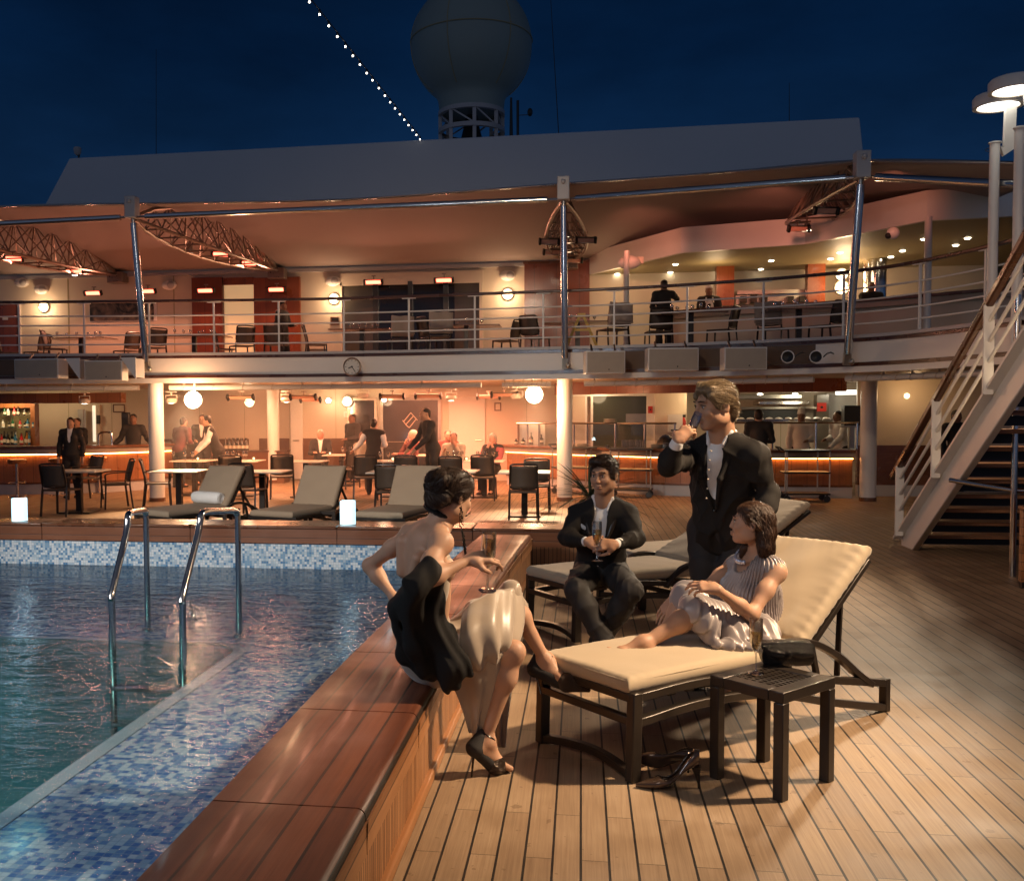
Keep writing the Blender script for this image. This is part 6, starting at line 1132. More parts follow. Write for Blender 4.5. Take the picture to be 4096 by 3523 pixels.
# ---------------------------------------------------------------- skin, hair, cloth
def skin_mat(name,col):
    m=mat(name,col,.50,var=.13,scale=14,bump=.12,bscale=220,spec=.32); b=m.node_tree.nodes['Principled BSDF']; b.inputs['Subsurface Weight'].default_value=.12; b.inputs['Subsurface Radius'].default_value=(.012,.004,.002); b.inputs['Subsurface Scale'].default_value=.6; return m
SK={'fair':skin_mat('fair_skin',(.44,.25,.16)),'warm':skin_mat('warm_skin',(.43,.235,.145)),'brown':skin_mat('brown_skin',(.20,.10,.06)),'pink':skin_mat('pink_skin',(.50,.26,.19))}
def hair_mat(name,col,rough=.34): return mat(name,col,rough+.12,var=.5,scale=40,bump=.5,bscale=160,aniso=(1,1,.18),spec=.35)
HR={'dark':hair_mat('dark_brown_hair',(.028,.014,.008)),'black':hair_mat('black_hair',(.010,.008,.007)),'brown':hair_mat('brown_hair',(.055,.024,.011)),'blond':hair_mat('grey_blond_hair',(.17,.115,.062)),'grey':hair_mat('grey_hair',(.38,.34,.30)),'white':hair_mat('white_hair',(.62,.57,.5)),'red':hair_mat('auburn_hair',(.17,.045,.016))}
CL={'suit':mat('black_suit_wool',(.0125,.0095,.0075),.78,var=.25,scale=14,bump=.25,bscale=420,spec=.3),'satin':mat('black_satin_lapel',(.022,.016,.012),.30,var=.1,scale=30),'shirt':mat('white_shirt_cotton',(.74,.72,.70),.7,var=.05,scale=12,bump=.08,bscale=300),'blackcloth':mat('dark_jacket_cloth',(.016,.013,.012),.8,var=.2,scale=14,bump=.1,bscale=300),'white':mat('white_uniform_cotton',(.70,.68,.62),.75,var=.06,scale=8,bump=.1,bscale=200),'grey':mat('grey_knit',(.16,.13,.11),.85,var=.15,scale=14),'maroon':mat('maroon_wool',(.13,.03,.028),.85,var=.15,scale=14),'pinkw':mat('rose_shawl_wool',(.36,.08,.09),.85,var=.2,scale=9),'pale':mat('pale_cotton',(.46,.38,.31),.8,var=.1,scale=9),'trouser':mat('dark_trouser_wool',(.014,.011,.010),.75,var=.2,scale=14,bump=.1,bscale=400),'shoe':mat('black_shoe_leather',(.012,.010,.009),.25,var=.2,scale=30)}
LIP=mat('lip_skin',(.36,.145,.105),.4); EYEW=mat('eye_white',(.40,.36,.33),.3); IRIS=mat('dark_iris',(.03,.017,.01),.1); BROW=HR['dark']
def hair_strands(t,ob,s,flow,n,L,m,lift=.0016,seed=1,r0=.0011,name='hair_strands',wave=.0):
    """fine locks that follow the hair surface along `flow`, lifting off it at their ends"""
    r=np.random.default_rng(seed); o=np.array(t.location); nv=len(ob.data.vertices); co=np.empty(nv*3); ob.data.vertices.foreach_get('co',co); co=co.reshape(-1,3)+o
    s_=S(); s_.p=[q for q in s.p if q[6]>0]; cut=s; s=s_; x=co[r.integers(0,nv,n*2)]; d0=sdf_eval(s.p,x); x=x[np.abs(d0)<.005][:n]; n=len(x); K=9; ls=L*r.uniform(.5,1.15,n); path=[x.copy()]; ph=r.uniform(0,6,n); jit=r.normal(size=(n,3))*.11; lf=lift*r.uniform(.2,2.2,n)
    def grad(x):
        e=1e-3; d=sdf_eval(s.p,x); g=np.stack([sdf_eval(s.p,x+np.eye(3)[i]*e)-d for i in range(3)],1)/e; return d,g/np.maximum(np.linalg.norm(g,axis=1,keepdims=True),1e-6)
    for k in range(K-1):
        d,g=grad(x); f=flow(x); f=f/np.linalg.norm(f,axis=1,keepdims=True)+jit+wave*np.sin(ph+k*1.1)[:,None]*np.cross(f,g); f=f-g*(f*g).sum(1,keepdims=True)*(.85 if k<K-3 else .35); f/=np.maximum(np.linalg.norm(f,axis=1,keepdims=True),1e-6)
        x=x+f*(ls/(K-1))[:,None]; d,g=grad(x); x=x-g*np.clip(d-lf*(1+k/3),-.02,.01)[:,None]; path.append(x.copy())
    path=np.stack(path,1); b=MB()
    for i in range(n): w=r0*r.uniform(.6,1.5); b.tube(list(path[i]-o),[w*.5]+[w]*(K-4)+[w*.85,w*.6,w*.25],3)
    return obj(name,b,m,t)
def cloth(name,rows,m,parent,nu=28,nv=22,amp=.01,freq=9,th=.004,seed=0,phase=0.):
    """hanging cloth: rows of points from top to bottom, folds running down it, deeper towards the hem"""
    R_=[bez(r,max(2,nu//(len(r)-1))) for r in rows]; n=min(len(r) for r in R_); R_=[np.array(r[:n]) for r in R_]; cols=[bez([r[j] for r in R_],max(2,nv//(len(rows)-1))) for j in range(n)]; k=min(len(c) for c in cols); Gd=np.array([c[:k] for c in cols])
    du=np.gradient(Gd,axis=0); dv=np.gradient(Gd,axis=1); nn=np.cross(du,dv); nn/=np.maximum(np.linalg.norm(nn,axis=2,keepdims=True),1e-9)
    u=np.linspace(0,1,n)[:,None]; v=np.linspace(0,1,k)[None,:]; w=np.sin(u*freq*2*PI+phase+.9*np.sin(v*3+seed)+.5*np.sin(u*freq*.7*PI+seed))*(.35+.65*v)*amp; Gd=Gd+nn*w[:,:,None]; o=np.array(parent.location)
    V=[tuple(q-o) for q in Gd.reshape(-1,3)]; F=[(i*k+j,(i+1)*k+j,(i+1)*k+j+1,i*k+j+1) for i in range(n-1) for j in range(k-1)]; ob=mesh_obj(name,V,F,m,parent,smooth=80); sm=ob.modifiers.new('thick','SOLIDIFY'); sm.thickness=th; return ob
def crease(amp,freq,seed=0,n=5):
    """sharp drag folds of woven cloth: ridged waves in a few directions"""
    r=np.random.default_rng(seed); K=r.normal(size=(n,3)); K/=np.linalg.norm(K,axis=1)[:,None]; K*=freq*r.uniform(.5,1.4,(n,1)); Q=r.normal(size=(n,3))*freq*.30; ph=r.uniform(0,6.28,n); M_=r.normal(size=(n,3))*freq*.22
    def f(x):
        o=0
        for i in range(n):
            a=np.sin(x@K[i]+ph[i]+1.6*np.sin(x@Q[i])); mask=np.clip(np.sin(x@M_[i]+ph[i]*2)+.15,0,1); o=o+mask*((1-np.abs(a))**2.2-.25)
        return amp*o*.62
    return f
def head_sdf(s,c,F,z=1.,fem=False,jaw=1.,smile=.0,k=.012):
    """skull, face, nose, lips, chin and ears around c; F columns right, forward, up; z scale"""
    p=lambda x,y,u: np.array(c)+F@(np.array([x,y,u])*z)
    w=.93 if fem else 1.
    s.e(p(0,-.018,.035),np.array([.074*w,.093,.082])*z,F,k).e(p(0,.028,-.008),np.array([.064*w,.066,.085])*z,F,.025*z)
    s.e(p(0,.030,-.062),np.array([.046*w*jaw,.052,.048])*z,F,.03*z).e(p(0,.066,-.092),np.array([.020*jaw,.018,.016])*z,F,.028*z)
    for q in (-1,1):
        s.e(p(q*.048*w*jaw,.0,-.060),np.array([.016,.036,.026])*z,F,.03*z)     # jaw angle
        s.e(p(q*.040*w,.066,-.024),np.array([.021,.018,.018])*z,F,.022*z)      # cheek
        s.e(p(q*.030*w,.091,.010),np.array([.017,.013,.0125])*z,F,.014*z,-1)    # eye socket
        s.e(p(q*.030*w,.0785,.009),np.array([.0145,.0115,.0105])*z,F,.004*z)     # lid and eyeball
        s.c(p(q*.013,.092,.031),p(q*.044*w,.079,.033),.0075*z,.006*z,.012*z)      # brow ridge
        E=F@np.array([[math.cos(q*.35),-math.sin(q*.35),0],[math.sin(q*.35),math.cos(q*.35),0],[0,0,1]])
        s.e(p(q*.077*w,-.012,-.004),np.array([.008,.019,.031])*z,E,.006*z).e(p(q*.084*w,-.006,.002),np.array([.005,.009,.017])*z,E,.004*z,-1)
    s.c(p(0,.091,.022),p(0,.104 if fem else .110,-.022),.0065*z,(.0088 if fem else .0112)*z,.012*z)
    for q in (-1,1): s.e(p(q*(.0085 if fem else .0105),.099 if fem else .103,-.027),np.array([.0085,.010,.0075])*z,F,.007*z)
    s.e(p(0,.092,-.053),np.array([.024+.006*smile,.012,.0065])*z,F,.006*z).e(p(0,.090,-.066),np.array([.020,.013,.0075])*z,F,.006*z).c(p(-.022-.006*smile,.090,-.0575+.008*smile),p(.022+.006*smile,.090,-.0575+.008*smile),.0022*z,.0022*z,.004*z,-1)
    if smile:
        for q in (-1,1): s.c(p(q*.022,.094,-.030),p(q*.033,.082,-.062),.003*z,.003*z,.01*z,-1)
    return p
def face_bits(t,c,F,z=1.,fem=False,brow=None,hair=None):
    p=lambda x,y,u: np.array(c)+F@(np.array([x,y,u])*z); w=.93 if fem else 1.; o=np.array(t.location)
    for q in (-1,1):
        e=MB().ball(p(q*.030*w,.0795,.008)-o,np.array([.0125,.0118,.0085])*z,12,F); ey=obj('eye',e,EYEW,t); obj('iris',MB().ball(p(q*.030*w+.0006,.0875,.008)-o,np.array([.0058,.0045,.0058])*z,10,F),IRIS,ey)
        obj('eyebrow',MB().tube([p(q*.014,.1005,.0345)-o,p(q*.030*w,.0975,.0375)-o,p(q*.047*w,.083,.0325)-o],[.0028*z,.0040*z,.0020*z],8),hair or BROW,t)
    for q in (-1,1): obj('eyelashes',MB().tube([p(q*.017,.0905,.0155)-o,p(q*.024*w,.0935,.0185)-o,p(q*.032*w,.0935,.0185)-o,p(q*.040*w,.088,.0160)-o,p(q*.046*w,.078,.0125)-o],[.0012*z,.0021*z,.0024*z,.0022*z,.0012*z],6),HR['black'],t)
    obj('lips',MB().ball(p(0,.0945,-.0535)-o,np.array([.0225,.0085,.0042])*z,12,F).ball(p(0,.0935,-.0645)-o,np.array([.0185,.009,.0050])*z,12,F),LIP,t)
def hand_sdf(s,w,d,n,side,curl=(.5,.5,.5,.5),thumb=.5,z=1.,spread=.12,k=.006):
    """w wrist, d direction of the hand, n normal out of the back of the hand, side +1 if the thumb lies on cross(d,n) side. curl in radians per joint"""
    d=np.array(d,float); d/=np.linalg.norm(d); n=np.array(n,float); n=n-d*(n@d); n/=np.linalg.norm(n); x=np.cross(d,n)*side
    w=np.array(w,float); L=z
    s.c(w,w+d*.03*L,.024*L,.026*L,.02)
    kn=[]
    for i,(o,l) in enumerate(((.030,.082),(.010,.088),(-.011,.083),(-.031,.074))):
        e=w+d*l*L+x*o*L; kn.append(e); s.c(w+d*.018*L+x*o*.55*L,e,.0135*L,.0115*L,.018*L)
    tips=[]
    for i,(seg,r) in enumerate((((.042,.025,.020),.0093),((.046,.029,.022),.0096),((.043,.027,.021),.0091),((.034,.020,.018),.0079))):
        q=kn[i]; a=.0; f=d+x*(spread*(1.5-i)/1.5); f/=np.linalg.norm(f)
        for j,l in enumerate(seg):
            a+=curl[i]*(1.0,1.15,.75)[j]; v=f*math.cos(a)-n*math.sin(a); e=q+v*l*L; s.c(q,e,(r-.0006*j)*L,(r-.0011*(j+1))*L,k*L); q=e
        tips.append(q)
    b=w+d*.022*L+x*.026*L; v=d*.55+x*.72-n*.38; v/=np.linalg.norm(v); e1=b+v*.040*L; v2=d*(.80)+x*(.38-thumb*.55)-n*(.25+thumb*.55); v2/=np.linalg.norm(v2); e2=e1+v2*.033*L; v3=v2+(-x*.25-n*.12)*thumb; v3/=np.linalg.norm(v3); e3=e2+v3*.025*L
    s.c(w+d*.01*L+x*.012*L,b,.017*L,.0165*L,.018*L).c(b,e1,.0155*L,.0118*L,.016*L).c(e1,e2,.0112*L,.0098*L,k*L).c(e2,e3,.0098*L,.0076*L,k*L)
    return kn,tips,e3
J=lambda x,y,Y: P(dp(x,y),Y)
def torso_sdf(s,nk,pv,sl,sr,z=1.,g=0.,fem=False,belly=0.):
    up=nk-pv; up/=np.linalg.norm(up); rt=sr-sl; rt/=np.linalg.norm(rt); rt=rt-up*(rt@up); rt/=np.linalg.norm(rt); fw=np.cross(up,rt); R=np.stack([rt,fw,up],1); m=(sl+sr)/2; L=np.linalg.norm(m-pv); sw=np.linalg.norm(sr-sl)/2
    s.e(m-up*.13*z+fw*.012,np.array([min(sw*.80,.165*z)+g,.105*z+g,.20*z+g]),R,.03)
    s.c(sl-up*.01,sr-up*.01,.052*z+g,k=.07)
    s.c(nk,sl,.045*z+g,.048*z+g,k=.05).c(nk,sr,.045*z+g,.048*z+g,k=.05)
    w=.118 if fem else .140
    s.e(pv+up*L*.42+fw*.012,np.array([w*z+g,(.088+belly)*z+g,L*.36]),R,.09)
    s.e(pv+up*.01,np.array([(.165 if fem else .158)*z+g,.118*z+g,.125*z+g]),R,.09)
    if fem:
        for q in (-1,1): s.e(m-up*.135*z+fw*.085*z+rt*q*.07*z,np.array([.062,.055,.06])*z+g,R,.05)
    return R
def arm_sdf(s,a,b,c,z=1.,g=0.,fem=False,k=.04):
    f=.84 if fem else 1.; s.c(a,mix(a,b,.45),.054*z*f+g,.047*z*f+g,k).c(mix(a,b,.45),b,.047*z*f+g,.038*z*f+g,k).c(b,mix(b,c,.35),.040*z*f+g,.040*z*f+g,k).c(mix(b,c,.35),c,.040*z*f+g,.0265*z*f+g,k)
def leg_sdf(s,a,b,c,z=1.,g=0.,k=.05,fem=False):
    f=.92 if fem else 1.
    s.c(a,mix(a,b,.5),.088*z*f+g,.070*z*f+g,k).c(mix(a,b,.5),b,.070*z*f+g,.053*z*f+g,k).c(b,mix(b,c,.3),.052*z*f+g,.054*z*f+g,k).c(mix(b,c,.3),c,.053*z*f+g,.033*z*f+g,k)
def foot_sdf(s,an,fw,dn,z=1.,k=.03):
    """bare foot: ankle, direction of the toes, direction of the sole"""
    fw=np.array(fw,float); fw/=np.linalg.norm(fw); dn=np.array(dn,float); dn=dn-fw*(dn@fw); dn/=np.linalg.norm(dn); x=np.cross(fw,dn)
    h=an-fw*.042*z+dn*.052*z; b=an+fw*.115*z+dn*.060*z
    s.c(an,h,.035*z,.033*z,k).c(an+fw*.01*z,b,.036*z,.022*z,.04).c(h,b-x*.012,.026*z,.020*z,.03).c(b-x*.030*z,b+x*.028*z,.0175*z,.0155*z,.03)
    for i,(o,l,r) in enumerate(((-.032,.058,.0125),(-.013,.054,.0092),(.002,.048,.0086),(.016,.041,.0082),(.029,.032,.0080))): s.c(b+x*o*z,b+x*o*z*1.05+fw*l*z-dn*.001*z,r*1.4*z,r*1.25*z,.004)
    return b
def person(lab,loc,grp=None): return thing('person',lab,'person',loc,group=grp)
H1=.0052
# ================================================================ man standing with a flute
t=person('tall man in dark open suit and white shirt standing, drinking from a champagne flute',(J(1450,1420,6.3)[0],6.3,0)); Z=1.22
nk=J(1462,884,6.25); pv=J(1462,1062,6.30); sr=J(1404,919,6.36); sl=J(1525,921,6.12); er=J(1351,945,6.02); wr=J(1371,893,5.90); el=J(1556,1000,6.14); wl=J(1541,1073,6.05)
hc=J(1447,823,6.17); HF=frame((-.93,-.42,-.02)); tilt=np.array(Matrix.Rotation(-.10,3,Vector(HF[:,0]))); HF=tilt@HF
kr=np.array([J(1432,1240,6.28)[0],6.28,.53]); kl=np.array([J(1478,1240,6.15)[0],6.2,.53]); ar=np.array([kr[0]-.02,6.38,.09]); al_=np.array([kl[0]+.02,6.25,.09]); hr_=pv+np.array([-.10,.06,-.04]); hl_=pv+np.array([.10,-.05,-.04])
body=S(); p=head_sdf(body,hc,HF,Z,False,1.12,.7); body.c(mix(hc,nk,.25)-HF[:,1]*.02,nk+np.array([0,0,-.02]),.062*Z,.068*Z,.03)
torso_sdf(body,nk,pv,sl,sr,1.1,-.012); arm_sdf(body,sr,er,wr,1.12,-.004); arm_sdf(body,sl,el,wl,1.12,-.006); leg_sdf(body,hr_,kr,ar,1.05,-.006); leg_sdf(body,hl_,kl,al_,1.05,-.006)
gt=J(1413,837,6.02); gf=J(1386,903,5.93); gd=gt-gf; gd/=np.linalg.norm(gd)
hand_sdf(body,wr,J(1396,862,5.94)-wr,np.array([-.55,-.75,.25]),-1,(.75,.85,.9,.95),.7,1.16,.10); hand_sdf(body,wl,np.array([-.25,.1,-1]),np.array([.9,-.3,0]),1,(.4,.4,.4,.4),.3,1.1)
body.c(ar,ar+np.array([-.08,-.17,-.04]),.04,.035).c(al_,al_+np.array([-.06,-.17,-.04]),.04,.035)
sobj('body',body,H1,SK['warm'],t); face_bits(t,hc,HF,Z,False,hair=HR['brown'])
hs=S(); q=lambda x,y,u: hc+HF@(np.array([x,y,u])*Z)
hs.e(q(0,-.026,.048),np.array([.082,.098,.082])*Z,HF,.02).e(q(0,.03,.088),np.array([.062,.062,.034])*Z,HF,.03).e(q(0,-.075,-.015),np.array([.068,.044,.072])*Z,HF,.03)
for s_ in (-1,1): hs.e(q(s_*.070,.0,.030),np.array([.018,.055,.045])*Z,HF,.02).e(q(s_*.066,.028,.062),np.array([.022,.05,.03])*Z,HF,.02)
hs.c(q(-.055,.045,.092),q(.03,.055,.112),.020*Z,.018*Z,.02)
hs.e(q(0,.115,.012),np.array([.066,.066,.078])*Z,HF,.015,-1)
for s_ in (-1,1): hs.e(q(s_*.085,-.005,-.012),np.array([.02,.022,.030])*Z,HF,.012,-1)
def strands(F,amp,f1,seed=0):
    r=np.random.default_rng(seed); K=[(F@np.array([r.normal()*f1,r.normal()*f1*.18,r.normal()*f1*.55]),r.uniform(0,6)) for _ in range(6)]
    return lambda x: amp*sum(np.sin(x@k+p_+.8*np.sin(x@k*.31)) for k,p_ in K)/2.4
ho=sobj('hair',hs,.0048,HR['blond'],t,strands(HF,.0014,130,3)); f_=HF; hair_strands(t,ho,hs,lambda x:np.tile(f_@np.array([.12,-1,-.30]),(len(x),1))-.0*x,1250,.085*Z,HR['blond'],.0016,3,.0009)
shirt=S(); R=torso_sdf(shirt,nk-np.array([0,0,.01]),pv,sl,sr,1.1,.004); up=R[:,2]; fw=R[:,1]; rt=R[:,0]
sobj('shirt',shirt,.0075,CL['shirt'],t,crease(.006,34,2))
# open collar: two wings standing round the neck
co=S()
for s_ in (-1,1):
    a=nk-fw*.045+rt*s_*.055+up*.030; b=nk+fw*.035+rt*s_*.070+up*.035; c=nk+fw*.088+rt*s_*.050-up*.035
    co.c(a,b,.017,.017,.01).c(b,c,.016,.010,.01).c(mix(b,c,.4),c-up*.022-rt*s_*.008,.014,.006,.01)
sobj('collar',co,.005,CL['shirt'],t)
jk=S(); torso_sdf(jk,nk-up*.02,pv,sl,sr,1.1,.026); arm_sdf(jk,sr,er,mix(er,wr,.86),1.08,.013); arm_sdf(jk,sl,el,wl+np.array([0,0,.03]),1.08,.014)
jk.e(pv-up*.075,np.array([.195,.150,.12]),R,.06).c(sl+up*.012,mix(nk,sl,.4)+up*.02,.05,.04,.03).c(sr+up*.012,mix(nk,sr,.4)+up*.02,.05,.04,.03)
bt=pv+up*.13+fw*.155-rt*.035
jk.c(nk+fw*.05+up*.05,mix(nk,bt,.45)+fw*.075,.066,.050,.012,-1).c(mix(nk,bt,.45)+fw*.075,bt+fw*.02,.050,.008,.012,-1)
jk.c(bt+fw*.02-up*.02,pv-up*.26+fw*.17-rt*.05,.010,.085,.012,-1).b(pv-up*.33,(.4,.4,.14),R,.01,.01,-1)
wr1=crease(.016,26,5); sobj('jacket',jk,.0068,CL['suit'],t,wr1)
lp_=S()
for s_ in (-1,1):
    a=nk-fw*.015+rt*s_*.082+up*.014; b=nk+fw*.088+rt*s_*.104-up*.085; c=mix(nk,bt,.55)+fw*.094+rt*s_*.064; d_=bt+rt*s_*.012+fw*.012
    lp_.c(a,b,.016,.024,.012).c(b,c,.026,.020,.012).c(c,d_,.019,.007,.012).e(b+rt*s_*.036+up*.004,np.array([.026,.009,.018]),R,.006)
    lp_.c(b+rt*s_*.062-up*.016+fw*.01,b+rt*s_*.018-up*.024+fw*.02,.006,.006,.004,-1)
sobj('lapels',lp_,.0055,CL['suit'],t)
b=MB()
for k in range(6): b.ball(mix(nk,bt,.16+.13*k)+fw*(.128+.006*math.sin(k))-rt*.002,(.0055,.004,.0055),8)
obj('shirt_buttons',b,M['cream'],t,world=True); b=MB().ball(bt+fw*.006-up*.01,(.011,.006,.011),10); obj('button',b,CL['shoe'],t,world=True)
cf=S().c(mix(er,wr,.84),mix(er,wr,.95),.040,.036,.01); sobj('cuff',cf,.005,CL['shirt'],t)
tr=S(); leg_sdf(tr,hr_,kr,ar+np.array([0,0,.03]),1.08,.020); leg_sdf(tr,hl_,kl,al_+np.array([0,0,.03]),1.08,.020); tr.e(pv-up*.01,np.array([.175,.135,.13]),R,.06).c(ar+np.array([0,0,.01]),kr,.06,.07).c(al_+np.array([0,0,.01]),kl,.06,.07)
sobj('trousers',tr,.008,CL['trouser'],t,crease(.012,22,9)); bl=S().e(pv+up*.085,np.array([.160,.122,.02]),R,.01); sobj('belt',bl,.007,CL['shoe'],t); obj('buckle',MB().box(pv+up*.085+fw*.124-rt*.01,(.045,.012,.032),R=R),M['steel'],t,world=True)
sh=S(); 
for a in (ar,al_): sh.c(a+np.array([0,.04,-.05]),a+np.array([-.07,-.17,-.06]),.045,.036,.02).c(a,a+np.array([-.02,-.03,-.05]),.05,.045)
sobj('shoes',sh,.01,CL['shoe'],t)
zg=frame(np.cross(gd,(0,1.,0)),gd); Rg=np.stack([zg[:,0],np.cross(gd,zg[:,0]),gd],1); flute('champagne flute tilted to the lips of the standing man',gf,.25,Rg,np.linalg.norm(gt-gf)/.235)
# ================================================================ man sitting on the second lounger
t=person('dark haired man in dinner jacket seated on lounger, both hands round a champagne flute',(.15,7.3,0)); Z=1.13
nk=J(1221,1012,7.28); pv=J(1216,1143,7.42); sr=J(1172,1040,7.34); sl=J(1268,1040,7.26); er=J(1146,1088,7.22); wr=J(1188,1096,6.98); el=J(1288,1090,7.12); wl=J(1245,1101,6.93)
hc=J(1222,962,7.20); HF=frame((-.42,-.90,-.10)); kr=J(1166,1192,6.98); kl=J(1277,1194,6.92); ar=J(1226,1303,6.93); al_=J(1212,1299,7.12); hr_=pv+np.array([-.095,-.03,-.05]); hl_=pv+np.array([.095,-.06,-.05])
body=S(); head_sdf(body,hc,HF,Z,False,1.1,.25); body.c(mix(hc,nk,.25)-HF[:,1]*.02,nk+np.array([0,0,-.02]),.060*Z,.066*Z,.03); torso_sdf(body,nk,pv,sl,sr,1.05,-.012); arm_sdf(body,sr,er,wr,1.05,-.004); arm_sdf(body,sl,el,wl,1.05,-.004); leg_sdf(body,hr_,kr,ar,1.08,-.008); leg_sdf(body,hl_,kl,al_,1.08,-.008)
hand_sdf(body,wr,np.array([.97,-.15,.16]),np.array([.1,-.85,.5]),1,(.55,.65,.75,.85),.6,1.1,.06); hand_sdf(body,wl,np.array([-.97,-.12,.0]),np.array([-.05,-.9,.4]),-1,(.5,.6,.7,.75),.5,1.1,.06)
sobj('body',body,H1,SK['warm'],t); face_bits(t,hc,HF,Z,False,hair=HR['dark'])
hs=S(); q=lambda x,y,u: hc+HF@(np.array([x,y,u])*Z); hs.e(q(0,-.022,.050),np.array([.083,.098,.080])*Z,HF,.02).e(q(.0,.035,.095),np.array([.064,.060,.036])*Z,HF,.03).e(q(.03,.06,.100),np.array([.04,.035,.024])*Z,HF,.02).e(q(0,-.075,-.01),np.array([.066,.040,.06])*Z,HF,.03)
for s_ in (-1,1): hs.e(q(s_*.071,.012,.028),np.array([.015,.040,.045])*Z,HF,.02)
hs.e(q(0,.118,.010),np.array([.066,.066,.076])*Z,HF,.015,-1)
for s_ in (-1,1): hs.e(q(s_*.085,-.008,-.012),np.array([.02,.024,.030])*Z,HF,.012,-1)
ho=sobj('hair',hs,.0048,HR['dark'],t,strands(HF,.0014,120,4)); f1_=HF; hair_strands(t,ho,hs,lambda x:np.tile(f1_@np.array([-.55,-.75,-.25]),(len(x),1)),1100,.055*Z,HR['dark'],.0012,5,.0009)
shirt=S(); R=torso_sdf(shirt,nk-np.array([0,0,.01]),pv,sl,sr,1.05,.004); up=R[:,2]; fw=R[:,1]; rt=R[:,0]; sobj('shirt',shirt,.0075,CL['shirt'],t,crease(.006,36,12))
co=S()
for s_ in (-1,1):
    a=nk-fw*.045+rt*s_*.052+up*.026; b=nk+fw*.030+rt*s_*.066+up*.030; c=nk+fw*.084+rt*s_*.046-up*.045; co.c(a,b,.016,.016,.01).c(b,c,.015,.010,.01).c(mix(b,c,.4),c-up*.022,.014,.006,.01)
sobj('collar',co,.005,CL['shirt'],t)
b=MB()
for k in range(4): b.ball(nk-up*(.10+.075*k)+fw*(.118+.004*k),(.006,.004,.006),8)
obj('shirt_buttons',b,M['cream'],t,world=True)
jk=S(); torso_sdf(jk,nk-up*.02,pv,sl,sr,1.05,.025); arm_sdf(jk,sr,er,mix(er,wr,.84),1.02,.013); arm_sdf(jk,sl,el,mix(el,wl,.84),1.02,.013); jk.e(pv-up*.055,np.array([.20,.155,.09]),R,.06).c(sl+up*.012,mix(nk,sl,.4)+up*.02,.048,.04,.03).c(sr+up*.012,mix(nk,sr,.4)+up*.02,.048,.04,.03)
bt=pv+up*.10+fw*.15
jk.c(nk+fw*.05+up*.05,mix(nk,bt,.5)+fw*.072,.060,.046,.012,-1).c(mix(nk,bt,.5)+fw*.072,bt+fw*.02,.046,.03,.012,-1).c(bt+fw*.02,pv-up*.15+fw*.2,.03,.10,.012,-1)
sobj('jacket',jk,.0066,CL['suit'],t,crease(.015,27,6))
lp_=S()
for s_ in (-1,1):
    a=nk-fw*.02+rt*s_*.080+up*.010; b=nk+fw*.078+rt*s_*.105-up*.10; c=mix(nk,bt,.6)+fw*.074+rt*s_*.060; d_=mix(mix(nk,bt,.6)+fw*.074+rt*s_*.055,bt,.30)
    lp_.c(a,b,.017,.026,.012).c(b,mix(b,c,.8),.028,.012,.012).e(b+rt*s_*.03+up*.018,np.array([.024,.008,.016]),R,.008)
sobj('satin_lapels',lp_,.0055,CL['satin'],t)
ps=S().b(nk+fw*.125+rt*(-.108)*-1-up*.185,(.038,.005,.010),R@np.array([[.94,0,.34],[0,1,0],[-.34,0,.94]]).T,.004,.01).b(nk+fw*.127+rt*.118-up*.170,(.024,.005,.012),R@np.array([[.85,0,.52],[0,1,0],[-.52,0,.85]]).T,.004,.01); sobj('pocket_square',ps,.005,CL['shirt'],t)
[sobj('cuff',S().c(mix(a_,b_,.80),mix(a_,b_,.93),.037,.034,.01),.005,CL['shirt'],t) for a_,b_ in ((er,wr),(el,wl))]
tr=S(); leg_sdf(tr,hr_,kr,ar,1.1,.018); leg_sdf(tr,hl_,kl,al_,1.1,.018); tr.e(pv-up*.02,np.array([.175,.14,.11]),R,.06).c(mix(kr,ar,.3),ar,.068,.074,.03).c(mix(kl,al_,.3),al_,.068,.074,.03)
sobj('trousers',tr,.0078,CL['trouser'],t,crease(.014,24,15))
sh=S()
for a,d_ in ((ar,np.array([.05,-.17,0])),(al_,np.array([-.10,-.14,0]))): sh.c((a[0],a[1]+.04,.045),(a[0]+d_[0],a[1]+d_[1],.042),.042,.036,.02).c(a,(a[0],a[1],.06),.045,.045)
sobj('shoes',sh,.009,CL['shoe'],t)
g0=J(1208,1135,6.84); flute('champagne flute held in both hands by the seated man in dinner jacket',g0,.62,None,1.17)
# ================================================================ woman on the coping, seen from behind
silk=mat('champagne_silk',(.33,.26,.195),.40,var=.06,scale=7,bump=.05,bscale=60,sheen=.35)
t=person('dark haired woman in pale backless silk dress sitting on the pool coping, seen from behind',(-.78,4.7,.43)); Z=1.02
nk=J(892,1050,4.60); pv=J(858,1318,4.76); sr=J(893,1097,4.42); sl=J(834,1078,4.70); er=J(846,1184,4.22); wr=J(951,1131,4.40); el=J(748,1144,4.88); wl=J(797,1208,4.80)
hc=J(915,1006,4.57); HF=frame((.62,.76,-.24)); HF_=HF
hr_=pv+np.array([.06,-.10,-.02]); hl_=pv+np.array([.10,.09,.0]); kr=J(1040,1318,4.62); kl=J(1030,1207,4.90); ar=J(984,1492,4.62); al_=J(1104,1336,5.00)
body=S(); p=head_sdf(body,hc,HF,Z*.98,True,.92,0); body.c(mix(hc,nk,.2)-HF[:,1]*.03,nk+np.array([0,0,-.03]),.046*Z,.052*Z,.03)
R=torso_sdf(body,nk,pv,sl,sr,1.02,-.010,True); up=R[:,2]; fw=R[:,1]; rt=R[:,0]
